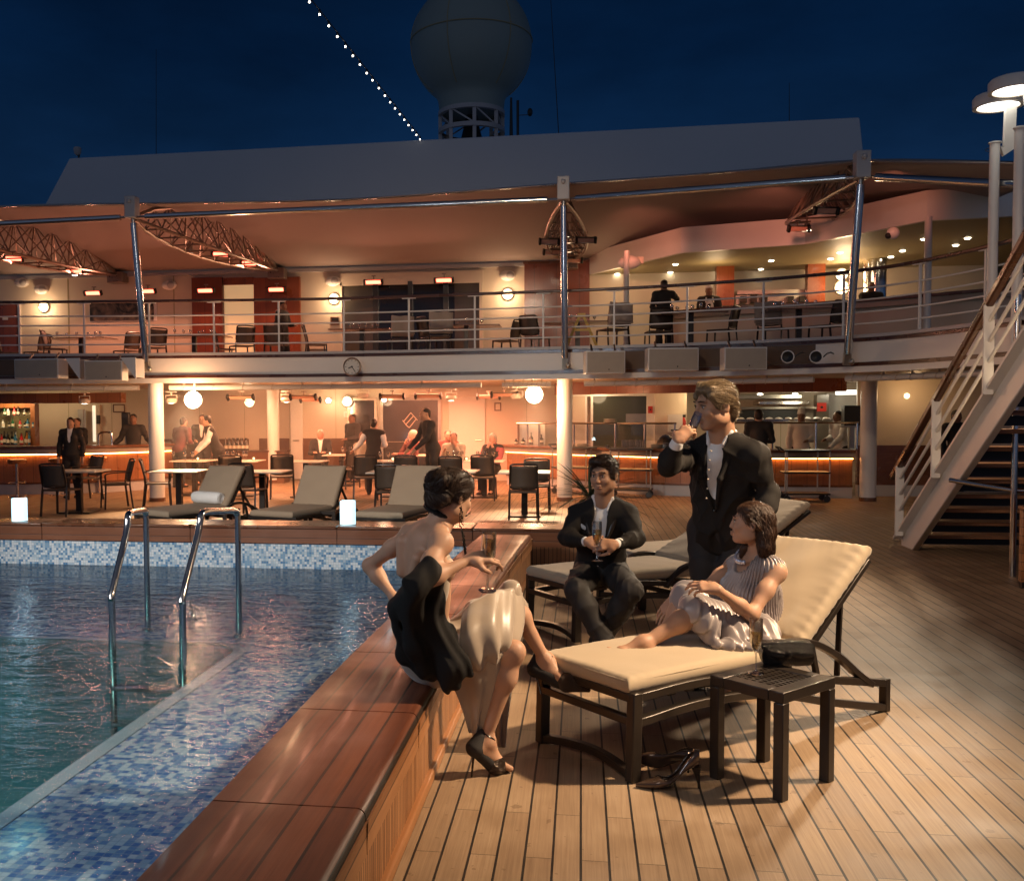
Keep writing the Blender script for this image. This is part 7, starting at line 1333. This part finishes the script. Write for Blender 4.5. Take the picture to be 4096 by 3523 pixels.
# spine furrow and shoulder blades
mm=(sl+sr)/2; body.c(mm-up*.05-fw*.125,pv+up*.12-fw*.13,.020,.022,.05,-1)
for s_ in (-1,1): body.c(mm-up*.06-fw*.075+rt*s_*.10,mm-up*.20-fw*.080+rt*s_*.065,.030,.022,.04)
arm_sdf(body,sr,er,wr,1.0,-.001,True); arm_sdf(body,sl,el,wl,1.0,-.001,True)
leg_sdf(body,hr_,kr,ar,1.02,-.004,fem=True); leg_sdf(body,hl_,kl,al_,1.02,-.004,fem=True)
hand_sdf(body,wr,np.array([.93,.33,.10]),np.array([-.05,-.62,.78]),1,(.45,.65,.85,1.0),.75,1.04,.16); hand_sdf(body,wl,np.array([.45,.1,-.85]),np.array([-.6,-.6,0]),1,(.3,.3,.3,.3),.3,1.0)
toeR=J(1034,1548,4.70); fR=toeR-ar; fR[2]=-.10; foot_sdf(body,ar+np.array([0,0,-.02]),np.array([fR[0],fR[1],-.085]),(0,0,-1),.98)
toeL=J(1183,1366,4.93); foot_sdf(body,al_,toeL-al_,(-.25,-.35,-.9),.98)
sobj('body',body,H1,SK['fair'],t); face_bits(t,hc,HF,Z*.98,True)
hs=S(); q=lambda x,y,u: hc+HF@(np.array([x,y,u])*Z); hs.e(q(0,-.024,.045),np.array([.083,.100,.086])*Z,HF,.02).e(q(0,.020,.085),np.array([.066,.066,.038])*Z,HF,.03)
for a_,r_ in (((0,-.112,.030),.050),((-.03,-.105,.062),.042),((.03,-.108,.058),.042),((0,-.095,-.025),.046),((.035,-.085,-.015),.036),((-.038,-.085,-.02),.036)): hs.e(q(*a_),np.array([r_*1.1,r_*.85,r_])*Z,HF,.018)
hs.c(q(.05,.055,.075),q(.076,-.02,.018),.016*Z,.014*Z,.02).c(q(.062,.05,.05),q(.071,-.03,-.01),.013*Z,.012*Z,.02)
hs.e(q(0,.118,-.01),np.array([.065,.066,.078])*Z,HF,.02,-1)
for s_ in (-1,1): hs.e(q(s_*.082,-.006,-.012),np.array([.018,.022,.030])*Z,HF,.012,-1)
ho=sobj('hair',hs,.0045,HR['dark'],t,strands(HF,.0018,110,8)); bun_=q(0,-.112,.03); hair_strands(t,ho,hs,lambda x:(bun_-x)+.35*np.cross(bun_-x,HF_[:,1]),1400,.075,HR['dark'],.0016,9,.0009,wave=.12)
# backless silk dress
dr=S(); w0=pv+up*.02
dr.e(pv+up*.0,np.array([.178,.135,.135]),R,.03).e(pv+up*.12+fw*.012,np.array([.136,.103,.14]),R,.06).e(mm-up*.26+fw*.045,np.array([.128,.085,.15]),R,.05)
dr.e(mm-up*.14+fw*.055,np.array([.125,.075,.12]),R,.05)
dr.e(mm-up*.10-fw*.120,np.array([.24,.130,.29]),R,.02,-1)
for (a,k_,an,g_) in ((hr_,kr,ar,.028),(hl_,kl,al_,.028)): dr.c(a,mix(a,k_,.5),.112,.090,.06).c(mix(a,k_,.5),mix(k_,a,.16 if k_ is kr else 0.),.090,.062 if k_ is kr else .068,.05)
# skirt hanging between and below the thighs
dr.c(mix(hr_,kr,.15)+np.array([0,0,-.04]),mix(hr_,kr,.55)+np.array([0,.02,-.04]),.07,.05,.08)
dr.c(kl,J(1050,1232,4.93),.058,.038,.03)
for f_,g_,r_ in ((.35,.35,.085),(.5,.52,.060),(.62,.7,.042),(.70,.88,.032)): dr.c(mix(hr_,kr,f_),mix(hl_,kl,g_),r_,r_*.9,.05)
def folds(x):
    y=x-pv; a=(y@np.array([.93,.1,-.30]))*13+(y@np.array([.1,.7,.6]))*26; b2=(y@np.array([.5,.3,-.8]))*44+np.sin((y@np.array([.9,.2,.4]))*14)*1.8
    w=np.clip((y@np.array([.85,.45,.0]))/.22,0,1); return w*(.0105*np.sin(b2)+.007*np.sin(a+.7*np.sin(b2*.5)))+.0015*np.sin(y@np.array([30,55,40]))
sobj('silk_dress',dr,.0056,silk,t,folds)
cloth('skirt_panel',[[J(905,1362,4.52),J(960,1350,4.52),J(1010,1325,4.55),J(1042,1296,4.62)],[J(922,1400,4.54),J(968,1390,4.55),J(1006,1362,4.58),J(1032,1330,4.64)],[J(938,1442,4.57),J(966,1436,4.58),J(994,1405,4.60),J(1014,1372,4.66)],[J(950,1482,4.60),J(962,1490,4.61),J(978,1466,4.63),J(996,1424,4.68)]],silk,t,40,28,.012,2.8,.004,3)
cloth('skirt_panel',[[J(1020,1290,4.82),J(1046,1262,4.90),J(1058,1240,4.98)],[J(1000,1375,4.90),J(1022,1365,4.94),J(1042,1350,4.98)],[J(1000,1440,4.92),J(1018,1440,4.95),J(1032,1432,4.98)],[J(1004,1506,4.94),J(1015,1512,4.96),J(1024,1504,4.98)]],silk,t,24,26,.010,2.2,.004,5)
cloth('skirt_fold',[[J(935,1232,4.60),J(985,1200,4.66),J(1032,1190,4.80),J(1056,1200,4.92)],[J(930,1285,4.46),J(980,1262,4.50),J(1030,1248,4.64),J(1060,1244,4.86)],[J(936,1330,4.46),J(985,1322,4.48),J(1025,1300,4.56),J(1050,1290,4.74)],[J(945,1362,4.50),J(985,1346,4.52),J(1012,1332,4.58),J(1034,1316,4.68)]],silk,t,44,30,.016,3.6,.004,1,.6)
b=MB()
for s_,x1,x2 in ((1,.045,-.075),(-1,-.045,.070),(1,.055,.03),(-1,-.055,-.03)):
    a=nk-up*.035-fw*.055+rt*x1*.6; e=pv+up*.20-fw*.085+rt*x2; pts=[mix(a,e,k/8)-fw*(.042*math.sin(PI*k/8)) for k in range(9)]; b.tube(pts,.0036,6)
obj('strap',b,silk,t,world=True)
nl=S(); pts=[nk+up*.040+(rt*math.cos(a)*.070+fw*math.sin(a)*.078)-up*(.030*math.sin(a)+.006) for a in np.linspace(-1.75,PI+1.75,22)]
nl.chain(pts,[.0125]*22,.006); sobj('beaded_collar',nl,.005,sq,t,wrinkle(.0022,420,4))
b=MB(); 
for k in range(16): a=nk+fw*.085+rt*.052-up*.02+np.array([0,0,-.006*k])+rt*.002*k; b.tube([a,a+rt*.018+fw*.012-up*(.05+.02*math.sin(k*2.1))],.0035,5)
obj('bead_fringe',b,sq,t,world=True)
e0=q(.078,-.010,-.035); b=MB()
for dx in (-.007,0,.007): b.tube([e0,e0+np.array([dx,0,-.045]),e0+np.array([dx*1.3,0,-.085-abs(dx)*1.5])],.0017,5)
for k in range(10): b.ball(e0+np.array([(k%3-1)*.006,0,-.010-.0095*k]),.0042,7)
obj('earring',b,sq,t,world=True)
# shawl over the crook of the arm, falling behind her on to the coping
sw=S(); a0=J(872,1158,4.27); a1=J(838,1182,4.20); a2=J(806,1232,4.42)
sw.chain([J(890,1152,4.40),a0,a1,a2],[.022,.048,.050,.036],.04)
sw.chain([a1,J(842,1240,4.34),J(845,1300,4.40),J(866,1352,4.44)],[.045,.050,.056,.05],.04).chain([a0,J(872,1215,4.40),J(885,1285,4.42),J(912,1345,4.40),J(922,1385,4.40)],[.045,.055,.066,.058,.030],.05)
sw.chain([a2,J(817,1270,4.48),J(826,1320,4.52),J(862,1362,4.48)],[.036,.036,.044,.040],.04).chain([J(885,1290,4.42),J(930,1348,4.40),J(948,1368,4.40)],[.05,.04,.014],.04).c(J(905,1370,4.42),J(908,1402,4.41),.035,.010,.03)
def shf(x): y=x-pv; s_=y@np.array([.75,.5,.0])*52+np.sin(y@np.array([3,5,13]))*1.7; return .0085*np.sin(s_)+.0045*np.sin(s_*2.1+1+y[:,2]*18)
shm=mat('black_lurex_shawl',(.007,.0055,.005),.7,.1,var=.6,scale=90,bump=.6,bscale=500,spec=.25); sobj('shawl',sw,.006,shm,t,shf)
# ankle strap sandals
hs_m=(sq,CL['shoe'],sqs)
def heel_shoe(an,toe,ground,name):
    f=toe-an; fh=f/np.linalg.norm(f); dn=np.array([0,0,-1.]) if ground else np.array([-.25,-.40,-.88]); dn=dn-fh*(dn@fh); dn/=np.linalg.norm(dn); x=np.cross(fh,dn)
    s=S(); h=an-fh*.030+dn*.055; ball_=an+fh*(np.linalg.norm(f)*.66)+dn*.062; tp=an+fh*(np.linalg.norm(f)*1.04)+dn*.055
    s.c(an-fh*.042+dn*.002,h-fh*.006,.026,.040,.02).c(h+dn*.008,ball_+dn*.012,.032,.036,.02).c(an-fh*.046-dn*.02,h-fh*.006,.016,.036,.02); ob=sobj(name,s,.0048,CL['blackcloth'],t)
    s2=S(); s2.c(ball_+fh*.006+dn*.004,tp+fh*.035+dn*.006,.047,.012,.02).c(ball_-x*.02,ball_+x*.02,.034,.034,.03); o2=sobj('glitter_toe',s2,.0045,sqs,t)
    hl=h+dn*.0-fh*.010; e=(np.array([hl[0]-fh[0]*.02,hl[1]-fh[1]*.02,.004]) if ground else hl+np.array([.035,-.06,-.115])); obj('stiletto_heel',MB().tube([hl-dn*.01,mix(hl,e,.3),e],[.017,.0065,.0045],8),CL['shoe'],t,world=True)
    a2=an-dn*.022; ring=[a2+fh*.040*math.cos(a)+x*.037*math.sin(a)-fh*.004 for a in np.linspace(0,2*PI,18)[:-1]]; obj('ankle_strap',MB().tube(ring,.0062,6,True),CL['shoe'],t,world=True); obj('buckle',MB().box(a2+fh*.03-x*.026,(.014,.006,.014)),M['steel'],t,world=True)
heel_shoe(ar+np.array([0,0,-.015]),np.array([toeR[0],toeR[1],ar[2]-.125]),True,'ankle_strap_shoe'); heel_shoe(al_,toeL,False,'ankle_strap_shoe')
gt=J(990,1078,4.42); gf=J(986,1196,4.46); gl_=np.linalg.norm(gt-gf); gd=(gt-gf)/gl_; zg=frame(np.cross(gd,(0,1.,0)),gd); flute('champagne flute held out by the woman on the coping',gf,.78,np.stack([zg[:,0],np.cross(gd,zg[:,0]),gd],1),gl_/.235)
# ================================================================ woman on the foreground lounger
t=person('woman in pleated silver dress sitting barefoot on the foreground lounger, looking up and away',(.90,5.62,.49)); Z=1.0
nk=J(1534,1116,5.72); pv=J(1512,1262,5.78); sl=J(1571,1156,5.56); sr=J(1487,1143,5.84); el=J(1521,1243,5.40); wl=J(1452,1193,5.26); er=J(1424,1192,5.72); wr=J(1364,1212,5.62)
hc=J(1519,1061,5.66); HF=frame((-.95,.16,.10)); HF=np.array(Matrix.Rotation(.06,3,Vector(HF[:,1])))@HF
hl_=pv+np.array([-.03,-.13,-.03]); hr_=pv+np.array([-.10,.08,-.02]); kl=J(1408,1238,5.34); kr=J(1392,1208,5.56); al_=J(1303,1303,5.22); ar=J(1330,1300,5.50)
body=S(); head_sdf(body,hc,HF,Z,True,.95,1.); body.c(mix(hc,nk,.2)-HF[:,1]*.025,nk+np.array([0,0,-.03]),.046,.053,.03); R=torso_sdf(body,nk,pv,sl,sr,1.0,-.010,True); up=R[:,2]; fw=R[:,1]; rt=R[:,0]
arm_sdf(body,sl,el,wl,1.02,0,True); arm_sdf(body,sr,er,wr,1.0,0,True); leg_sdf(body,hl_,kl,al_,1.04,.0,fem=True); leg_sdf(body,hr_,kr,ar,1.02,-.002,fem=True)
hand_sdf(body,wl,np.array([-.93,.12,.18]),np.array([.05,-.55,.83]),1,(.35,.4,.5,.6),.3,1.0,.10); hand_sdf(body,wr,np.array([-.62,-.22,-.75]),np.array([-.55,-.62,.45]),-1,(.12,.15,.2,.3),.2,1.0,.22)
foot_sdf(body,al_+np.array([0,0,.004]),J(1231,1297,5.16)-al_+np.array([0,0,.012]),(0,-.12,-1),1.02); foot_sdf(body,ar,J(1283,1296,5.44)-ar,(0,0,-1),1.0)
sobj('body',body,H1,SK['fair'],t); face_bits(t,hc,HF,Z,True,hair=HR['dark'])
hs=S(); q=lambda x,y,u: hc+HF@(np.array([x,y,u])*Z); hs.e(q(0,-.026,.043),np.array([.080,.097,.083]),HF,.02).e(q(0,.018,.080),np.array([.064,.060,.036]),HF,.03)
hs.e(q(0,-.078,-.02),np.array([.072,.050,.085]),HF,.03).chain([q(-.04,-.085,-.05),q(-.05,-.088,-.12),q(-.055,-.080,-.150)],[.040,.032,.016],.03).chain([q(.02,-.092,-.05),q(.015,-.10,-.13),q(.02,-.092,-.16)],[.042,.034,.016],.03)
hs.chain([q(.06,-.05,-.04),q(.075,.01,-.14),q(.08,.03,-.19)],[.026,.022,.012],.03).c(q(-.074,.02,.05),q(-.078,-.035,-.005),.014,.016,.02)
hs.e(q(0,.122,-.01),np.array([.066,.066,.086]),HF,.02,-1).e(q(-.085,-.010,-.010),np.array([.016,.020,.028]),HF,.012,-1)
ho=sobj('hair',hs,.0042,HR['brown'],t,strands(HF,.0018,115,11)); f2_=HF; hc2_=hc; hair_strands(t,ho,hs,lambda x:np.tile(f2_@np.array([.05,-.75,-.8]),(len(x),1))+np.outer(np.clip(-((x-hc2_)@f2_[:,1])*9,0,1),f2_[:,2])*-1.6,1500,.105,HR['brown'],.0016,12,.0009,wave=.15)
# pleated dress
pl_=mat('pleated_silver_satin',(.31,.262,.25),.38,.15,var=.06,scale=9,sheen=.2)
bd=S(); torso_sdf(bd,nk-up*.03,pv,sl-rt*-.03,sr-rt*.03,1.02,.012,True); bd.e(pv+up*.02,np.array([.20,.16,.19]),R,.06).c(pv+up*.2-fw*.03+rt*-.05,pv-up*.06-fw*.09-rt*.04,.10,.10,.06)
bd.c(nk+fw*.07+up*.07,nk+fw*.11-up*.055,.075,.060,.015,-1).e(nk+up*.06,np.array([.092,.085,.085]),R,.012,-1)
for s_,a in ((-1,sl),(1,sr)): bd.e(a+rt*s_*.055-up*.045,np.array([.052,.10,.095]),R,.015,-1)
def pleat(x): y=x-mm2; ang=np.arctan2(y@rt,y@fw+.02); rad=np.sqrt((y@rt)**2+(y@fw)**2); return .0050*np.sin(ang*56+1.0*np.sin(y[:,2]*11))*np.clip(rad/.06,0,1)
mm2=(sl+sr)/2; sobj('pleated_bodice',bd,.0044,pl_,t,pleat)
sk_=S()
for a,k_,an in ((hl_,kl,al_),(hr_,kr,ar)): sk_.c(a,mix(a,k_,.6),.118,.100,.06).c(mix(a,k_,.6),mix(k_,a,-.02),.098,.078,.04)
sk_.c(kr,mix(kr,ar,.14)+np.array([0,0,.01]),.076,.066,.03).c(kr,kl,.072,.07,.05)
hem=[J(1420,1262,5.30),J(1432,1290,5.25),J(1450,1304,5.22),J(1490,1310,5.22),J(1530,1312,5.26),J(1570,1306,5.36)]
sk_.chain([mix(hl_,kl,.8),J(1430,1262,5.30),J(1440,1296,5.26)],[.08,.055,.030],.05).chain(hem[2:],[.022,.026,.028,.026],.03).chain([pv,J(1545,1280,5.45),J(1560,1300,5.36)],[.14,.07,.035],.06).chain([mix(hl_,kl,.3),J(1490,1285,5.35),J(1480,1302,5.26)],[.11,.06,.03],.06)
dk=kl-hl_; dk/=np.linalg.norm(dk)
def sk_f(x): y=x-hl_; a=(y@dk); side=(y@np.array([.2,.9,-.3])); low=np.clip((.60-x[:,2])/.10,0,1); return .0060*np.sin(a*150+side*8+1.0*np.sin(side*12))+low*.0045*np.sin(y@np.array([70,25,40])+np.sin(y@np.array([31,50,9]))*2)
sobj('pleated_skirt',sk_,.0046,pl_,t,sk_f)
b=MB(); r_=random.Random(8)
for k in range(25):
    a=-.95+2.95*k/24+.0; c=nk+up*(.012-.050*max(0,math.sin(a))**1.5)+rt*math.cos(a)*.088+fw*math.sin(a)*.122-up*.006; sz=.0065+.0055*max(0,math.sin(a))**2; b.ball(c-up*sz*.6+fw*.012,(sz*.75,sz*.6,sz*1.35),7)
obj('jewel_necklace',b,mat('clear_jewels',(.62,.64,.72),.08,.7,var=.4,scale=150),t,world=True)
wd=J(1331,1262,5.55)-wr; wd/=np.linalg.norm(wd); fr_=frame(np.cross(wd,(0,1.,0)),wd); b=MB()
for k in range(14): a=2*PI*k/14; b.ball(wr-wd*.012+(fr_[:,0]*math.cos(a)+np.cross(wd,fr_[:,0])*math.sin(a))*.0315,.0085,7)
obj('bracelet',b,sqs,t,world=True)
# ---------------------------------------------------------------- guests and crew in the restaurant
ARM={'down':((.245,-.03,1.13),(.25,.05,.88)),'front':((.25,.05,1.13),(.12,.30,1.10)),'table':((.24,.16,1.16),(.12,.42,1.18)),'lean':((.23,.16,1.16),(.17,.40,.93)),'face':((.20,.24,1.13),(.06,.17,1.42)),'reach':((.34,.22,1.33),(.40,.50,1.36)),'side':((.30,-.02,1.16),(.46,.14,1.02)),'up':((.26,.1,1.16),(.2,.3,1.33))}
def figure(lab,q,Y,hd,z0=0.,H=1.75,sit=False,arms=('down','down'),top='blackcloth',sleeve=None,legs='trouser',hair='dark',skin='fair',fem=False,lean=0.,shirt=None,hat=None,apron=None,shawl=None,turn=0.,bun=False,beard=None,h=.0155):
    c=P(q,Y); s=H/1.75; F=frame((math.sin(hd),math.cos(hd),0)); o=np.array([c[0],Y,z0]); dz=-.40 if sit else 0.; t=person(lab,o,None)
    L=lambda x,y,z: o+F@(np.array([x,y,z+dz if z>.6 or not sit else z])*s)
    ln=lambda z: lean*max(0,(z-.9))/.6
    nk=L(0,ln(1.48),1.48); pv=L(0,0,.96); sl=L(-.185 if not fem else -.165,ln(1.42),1.41); sr=L(.185 if not fem else .165,ln(1.42),1.41)
    hc=L(0,ln(1.6)+.02,1.605); HF=frame((math.sin(hd+turn),math.cos(hd+turn),-.12 if sit or lean>.1 else -.03))
    W=[]
    for sd,a in ((-1,arms[0]),(1,arms[1])):
        e,w=ARM[a] if isinstance(a,str) else a; W.append((L(sd*e[0],e[1]+ln(e[2]),e[2]),L(sd*w[0],w[1]+ln(max(w[2],1.1)),w[2])))
    hips=[L(-.09,0,.93),L(.09,0,.93)]
    if sit: kn=[o+F@(np.array([x,.42,.52])*s) for x in (-.12,.12)]; an=[o+F@(np.array([x,.44,.09])*s) for x in (-.13,.13)]; hips=[o+F@(np.array([x,0,.54])*s) for x in (-.09,.09)]
    else: kn=[o+F@(np.array([x,.03,.50])*s) for x in (-.10,.10)]; an=[o+F@(np.array([x,-.02,.09])*s) for x in (-.11,.11)]
    b=S(); head_sdf(b,hc,HF,s*1.02,fem,1.,0,.014); b.c(hc-HF[:,1]*.02,nk,.054*s,.060*s,.03); torso_sdf(b,nk,pv,sl,sr,s,-.012,fem)
    for (e,w),sh in zip(W,(sl,sr)):
        arm_sdf(b,sh,e,w,s,0,fem); d=w-e; d/=np.linalg.norm(d); b.c(w,w+d*.085*s,.027*s,.030*s,.02)
        for k in (-1,0,1): b.c(w+d*.08*s+F[:,0]*k*.016*s,w+d*.155*s+F[:,0]*k*.02*s-np.array([0,0,.02]),.011*s,.008*s,.008)
    for a,k_,n_ in zip(hips,kn,an): leg_sdf(b,a,k_,n_,s,-.008); b.c(n_,n_+F@np.array([0,.16,-.05])*s,.036,.03)
    sobj('body',b,h*.86,SK[skin],t); tp=S(); R=torso_sdf(tp,nk-np.array([0,0,.03]),pv,sl,sr,s,.014,fem); up,fw,rt=R[:,2],R[:,1],R[:,0]
    tp.e(pv-up*.04,np.array([.18,.135,.11])*s,R,.06)
    if sleeve!='none' and sleeve is None:
        for (e,w),sh in zip(W,(sl,sr)): arm_sdf(tp,sh,e,mix(e,w,.9),s,.014,fem)
    if shirt: tp.c(nk+fw*.06+up*.04,pv+up*.18+fw*.15,.055*s,.014*s,.015,-1); ss=S(); torso_sdf(ss,nk-np.array([0,0,.005]),pv,sl,sr,s,.003,fem); sobj('shirt',ss,h,CL[shirt],t)
    sobj('top',tp,h*.9,CL[top],t,wrinkle(.004,22,int(Y*100)%97))
    if sleeve and sleeve!='none':
        sv=S()
        for (e,w),sh in zip(W,(sl,sr)): arm_sdf(sv,sh,e,mix(e,w,.92),s,.012,fem)
        sobj('sleeves',sv,h*.9,CL[sleeve],t,wrinkle(.004,24,3))
    tr=S()
    for a,k_,n_ in zip(hips,kn,an): leg_sdf(tr,a,k_,n_+np.array([0,0,.0]),s,.014); tr.c(mix(k_,n_,.4),n_,.06*s,.062*s,.03)
    tr.e(pv-up*.05,np.array([.165,.125,.12])*s,R,.05); sobj('trousers',tr,h,CL[legs],t,wrinkle(.003,20,7)); sh_=S()
    for n_ in an: sh_.c(n_+F@np.array([0,-.03,-.05]),n_+F@np.array([0,.17,-.055]),.042,.034,.02)
    sobj('shoes',sh_,h,CL['shoe'],t)
    if hair:
        hs=S(); z=s*1.02; q_=lambda x,y,u: hc+HF@(np.array([x,y,u])*z); hs.e(q_(0,-.028,.042),np.array([.081,.097,.082])*z,HF,.02).e(q_(0,-.07,-.02),np.array([.067,.045,.065])*z,HF,.03)
        if fem: hs.e(q_(0,-.06,-.05),np.array([.080,.06,.08])*z,HF,.03)
        if bun: hs.e(q_(0,-.12,.02),np.array([.045,.04,.045])*z,HF,.02)
        hs.e(q_(0,.105,-.012),np.array([.064,.075,.082])*z,HF,.02,-1); sobj('hair',hs,h*.75,HR[hair],t,strands(HF,.004,70,2))
    if beard: z=s*1.02; bs_=S().e(hc+HF@(np.array([0,.058,-.085])*z),np.array([.045,.05,.04])*z,HF,.01); sobj('beard',bs_,h*.7,HR[beard],t)
    if hat: z=s*1.02; hh=S().c(hc+HF@(np.array([0,-.01,.06])*z),hc+HF@(np.array([0,-.03,.125])*z),.086*z,.074*z,.01).b(hc+HF@(np.array([0,-.01,.0])*z),(.2,.2,.052),HF,.01,.01,-1); sobj('cap',hh,h*.75,CL[hat],t)
    if apron: ap=S().e((nk+pv)/2+fw*.115*s-up*.05,np.array([.10,.03,.24])*s,R,.01); sobj('apron',ap,h*.8,CL[apron],t); bb=MB(); [bb.bar((nk+pv)/2+fw*.14*s+rt*k*.085+up*.10,nk+rt*k*.07+fw*.09-up*.03,.03,.012) for k in (-1,1)]; obj('apron_strap',bb,CL[apron],t,world=True)
    if shawl: sw_=S().c(nk,sl-up*.06,.07,.085,.06).c(nk,sr-up*.06,.07,.085,.06).e((sl+sr)/2-up*.16-fw*.02,np.array([.22,.14,.18]),R,.06).c(sl-up*.05,W[0][0],.08,.075,.05).c(sr-up*.05,W[1][0],.08,.075,.05); sw_.c(nk+fw*.06+up*.05,nk+fw*.13-up*.14,.06,.05,.02,-1); sobj('shawl',sw_,h*.9,CL[shawl],t,wrinkle(.008,26,4))
    return t
V_=PI  # heading pi faces the viewer, pi/2 to the right, -pi/2 to the left, 0 away
figure('woman with glasses in black suit and white blouse standing at the cocktail bar',zA(535,700),19.05,V_-.25,0,1.68,arms=('down','down'),top='blackcloth',shirt='shirt',fem=True,hair='dark')
figure('man in dark clothes standing behind the cocktail bar at the manageress shoulder',zA(582,640),21.2,V_+.1,0,1.66,arms=('front','down'),top='blackcloth')
figure('man in dark zipped jacket standing with one hand on the bar end',zA(1008,700),21.3,V_-.3,0,1.74,arms=('side','side'),top='blackcloth',skin='brown',hair='black')
figure('stooping guest in dim light just right of the left column',zA(1345,640),21.9,.3,0,1.66,arms=('front','front'),top='maroon',lean=.16,hair='brown')
figure('man in dark suit and tie half veiled by the flood lamp glare',zA(1525,640),22.6,V_-.2,0,1.72,arms=('down','front'),top='blackcloth',shirt='shirt')
figure('waiter in black waistcoat and white sleeves bending over a table',zA(1640,640),20.7,-PI/2-.5,0,1.70,arms=('lean','lean'),top='blackcloth',sleeve='shirt',lean=.20,hair='black')
figure('white haired man in dark jacket sitting at the table by the wall',zB(450,620),23.3,V_-.2,0,1.74,True,('table','table'),'blackcloth',shirt='shirt',hair='white',skin='pink')
figure('dark figure standing in front of the narrow glazed door',zB(655,560),23.9,V_+.6,0,1.72,arms=('front','down'),top='blackcloth',skin='brown',hair='black')
figure('auburn haired guest seen from behind in a pale top beside the waitress',zB(722,600),21.1,.25,0,1.72,True,('table','table'),'pale',hair='red',skin='pink',fem=True)
figure('waitress in black waistcoat and white sleeves seen from behind',zB(788,600),20.3,-.15,0,1.62,arms=('side','front'),top='blackcloth',sleeve='shirt',hair='black',bun=True,lean=.06)
figure('bearded grey guest in a maroon pullover turned to the left at the window',zB(1040,600),22.4,-PI/2-.5,0,1.74,True,('table','face'),'maroon',hair='grey',skin='pink',beard='grey')
figure('tall man in dark fleece standing with his hands on a table',zB(1165,560),19.75,-PI/2-.55,0,1.84,arms=('lean','lean'),top='blackcloth',skin='fair',hair='black',lean=.12)
figure('brown haired guest bowed over his clasped hands beside the shawled guest',zB(1300,620),21.1,V_-.1,0,1.70,True,('face','up'),'pale',hair='brown',skin='pink',lean=.10)
figure('guest half hidden behind the bowed brown haired guest',zB(1262,580),22.2,V_-.3,0,1.74,True,('table','table'),'maroon',hair='brown',skin='pink')
figure('elderly guest with a rose shawl holding both hands to the mouth',zB(1548,620),20.9,V_+.25,0,1.68,True,('face','face'),'blackcloth',hair='grey',skin='pink',fem=True,shawl='pinkw')
figure('man in black seen from behind at the kitchen counter beside the standing man',zC(1760,620),19.95,.35,0,1.78,arms=('front','front'),top='blackcloth',hair='dark')
figure('chef in white jacket and low white cap behind the serving counter',zD(365,560),21.8,V_+.2,0,1.74,arms=('front','down'),top='white',skin='brown',hair='black',hat='white')
figure('cook in white jacket turned to the left behind the coffee machine',zD(655,520),22.3,-PI/2-.4,0,1.74,arms=('lean','front'),top='white',skin='brown',hair='black',lean=.08)
figure('man in dark clothes glimpsed between the stair railing bars',zD(1470,500),19.9,V_-.2,0,1.74,arms=('front','down'),top='blackcloth',skin='brown',hair='black')
figure('waiter in dark shirt walking along the upper deck past the timber block',U1(1672,830),23.9,PI/2+.3,FZ,1.66,arms=('front','down'),top='blackcloth',skin='brown',hair='black')
figure('man in dark clothes on the upper deck reaching out one arm to the right',U3(615,850),21.5,-.15,FZ,1.66,arms=('front','reach'),top='blackcloth',skin='brown',hair='black')
figure('cook in white cap and white apron behind the galley bar',U3(925,860),23.0,V_,FZ,1.70,arms=('front','front'),top='blackcloth',skin='brown',hair='black',hat='white',apron='white')
figure('man in dark clothes leaning behind the galley bar right of the right post',U4(272,1330),21.9,V_+.2,FZ,1.56,arms=('table','table'),top='blackcloth',skin='brown',hair='black',lean=.06)
# ---------------------------------------------------------------- volume added under the balcony to give the flood lamps their bloom
hm=bpy.data.materials.new('added_glow_volume'); hm.use_nodes=True; n_=hm.node_tree; n_.nodes.clear(); o_=n_.nodes.new('ShaderNodeOutputMaterial'); v_=n_.nodes.new('ShaderNodeVolumePrincipled'); v_.inputs['Density'].default_value=.017; v_.inputs['Color'].default_value=(.9,.85,.8,1); v_.inputs['Anisotropy'].default_value=.2; n_.links.new(v_.outputs[0],o_.inputs['Volume'])
setting(obj('added_haze',MB().bx((-9.4,17.0,.03),(1.2,24.55,2.30)),hm,smooth=0),'stuff')
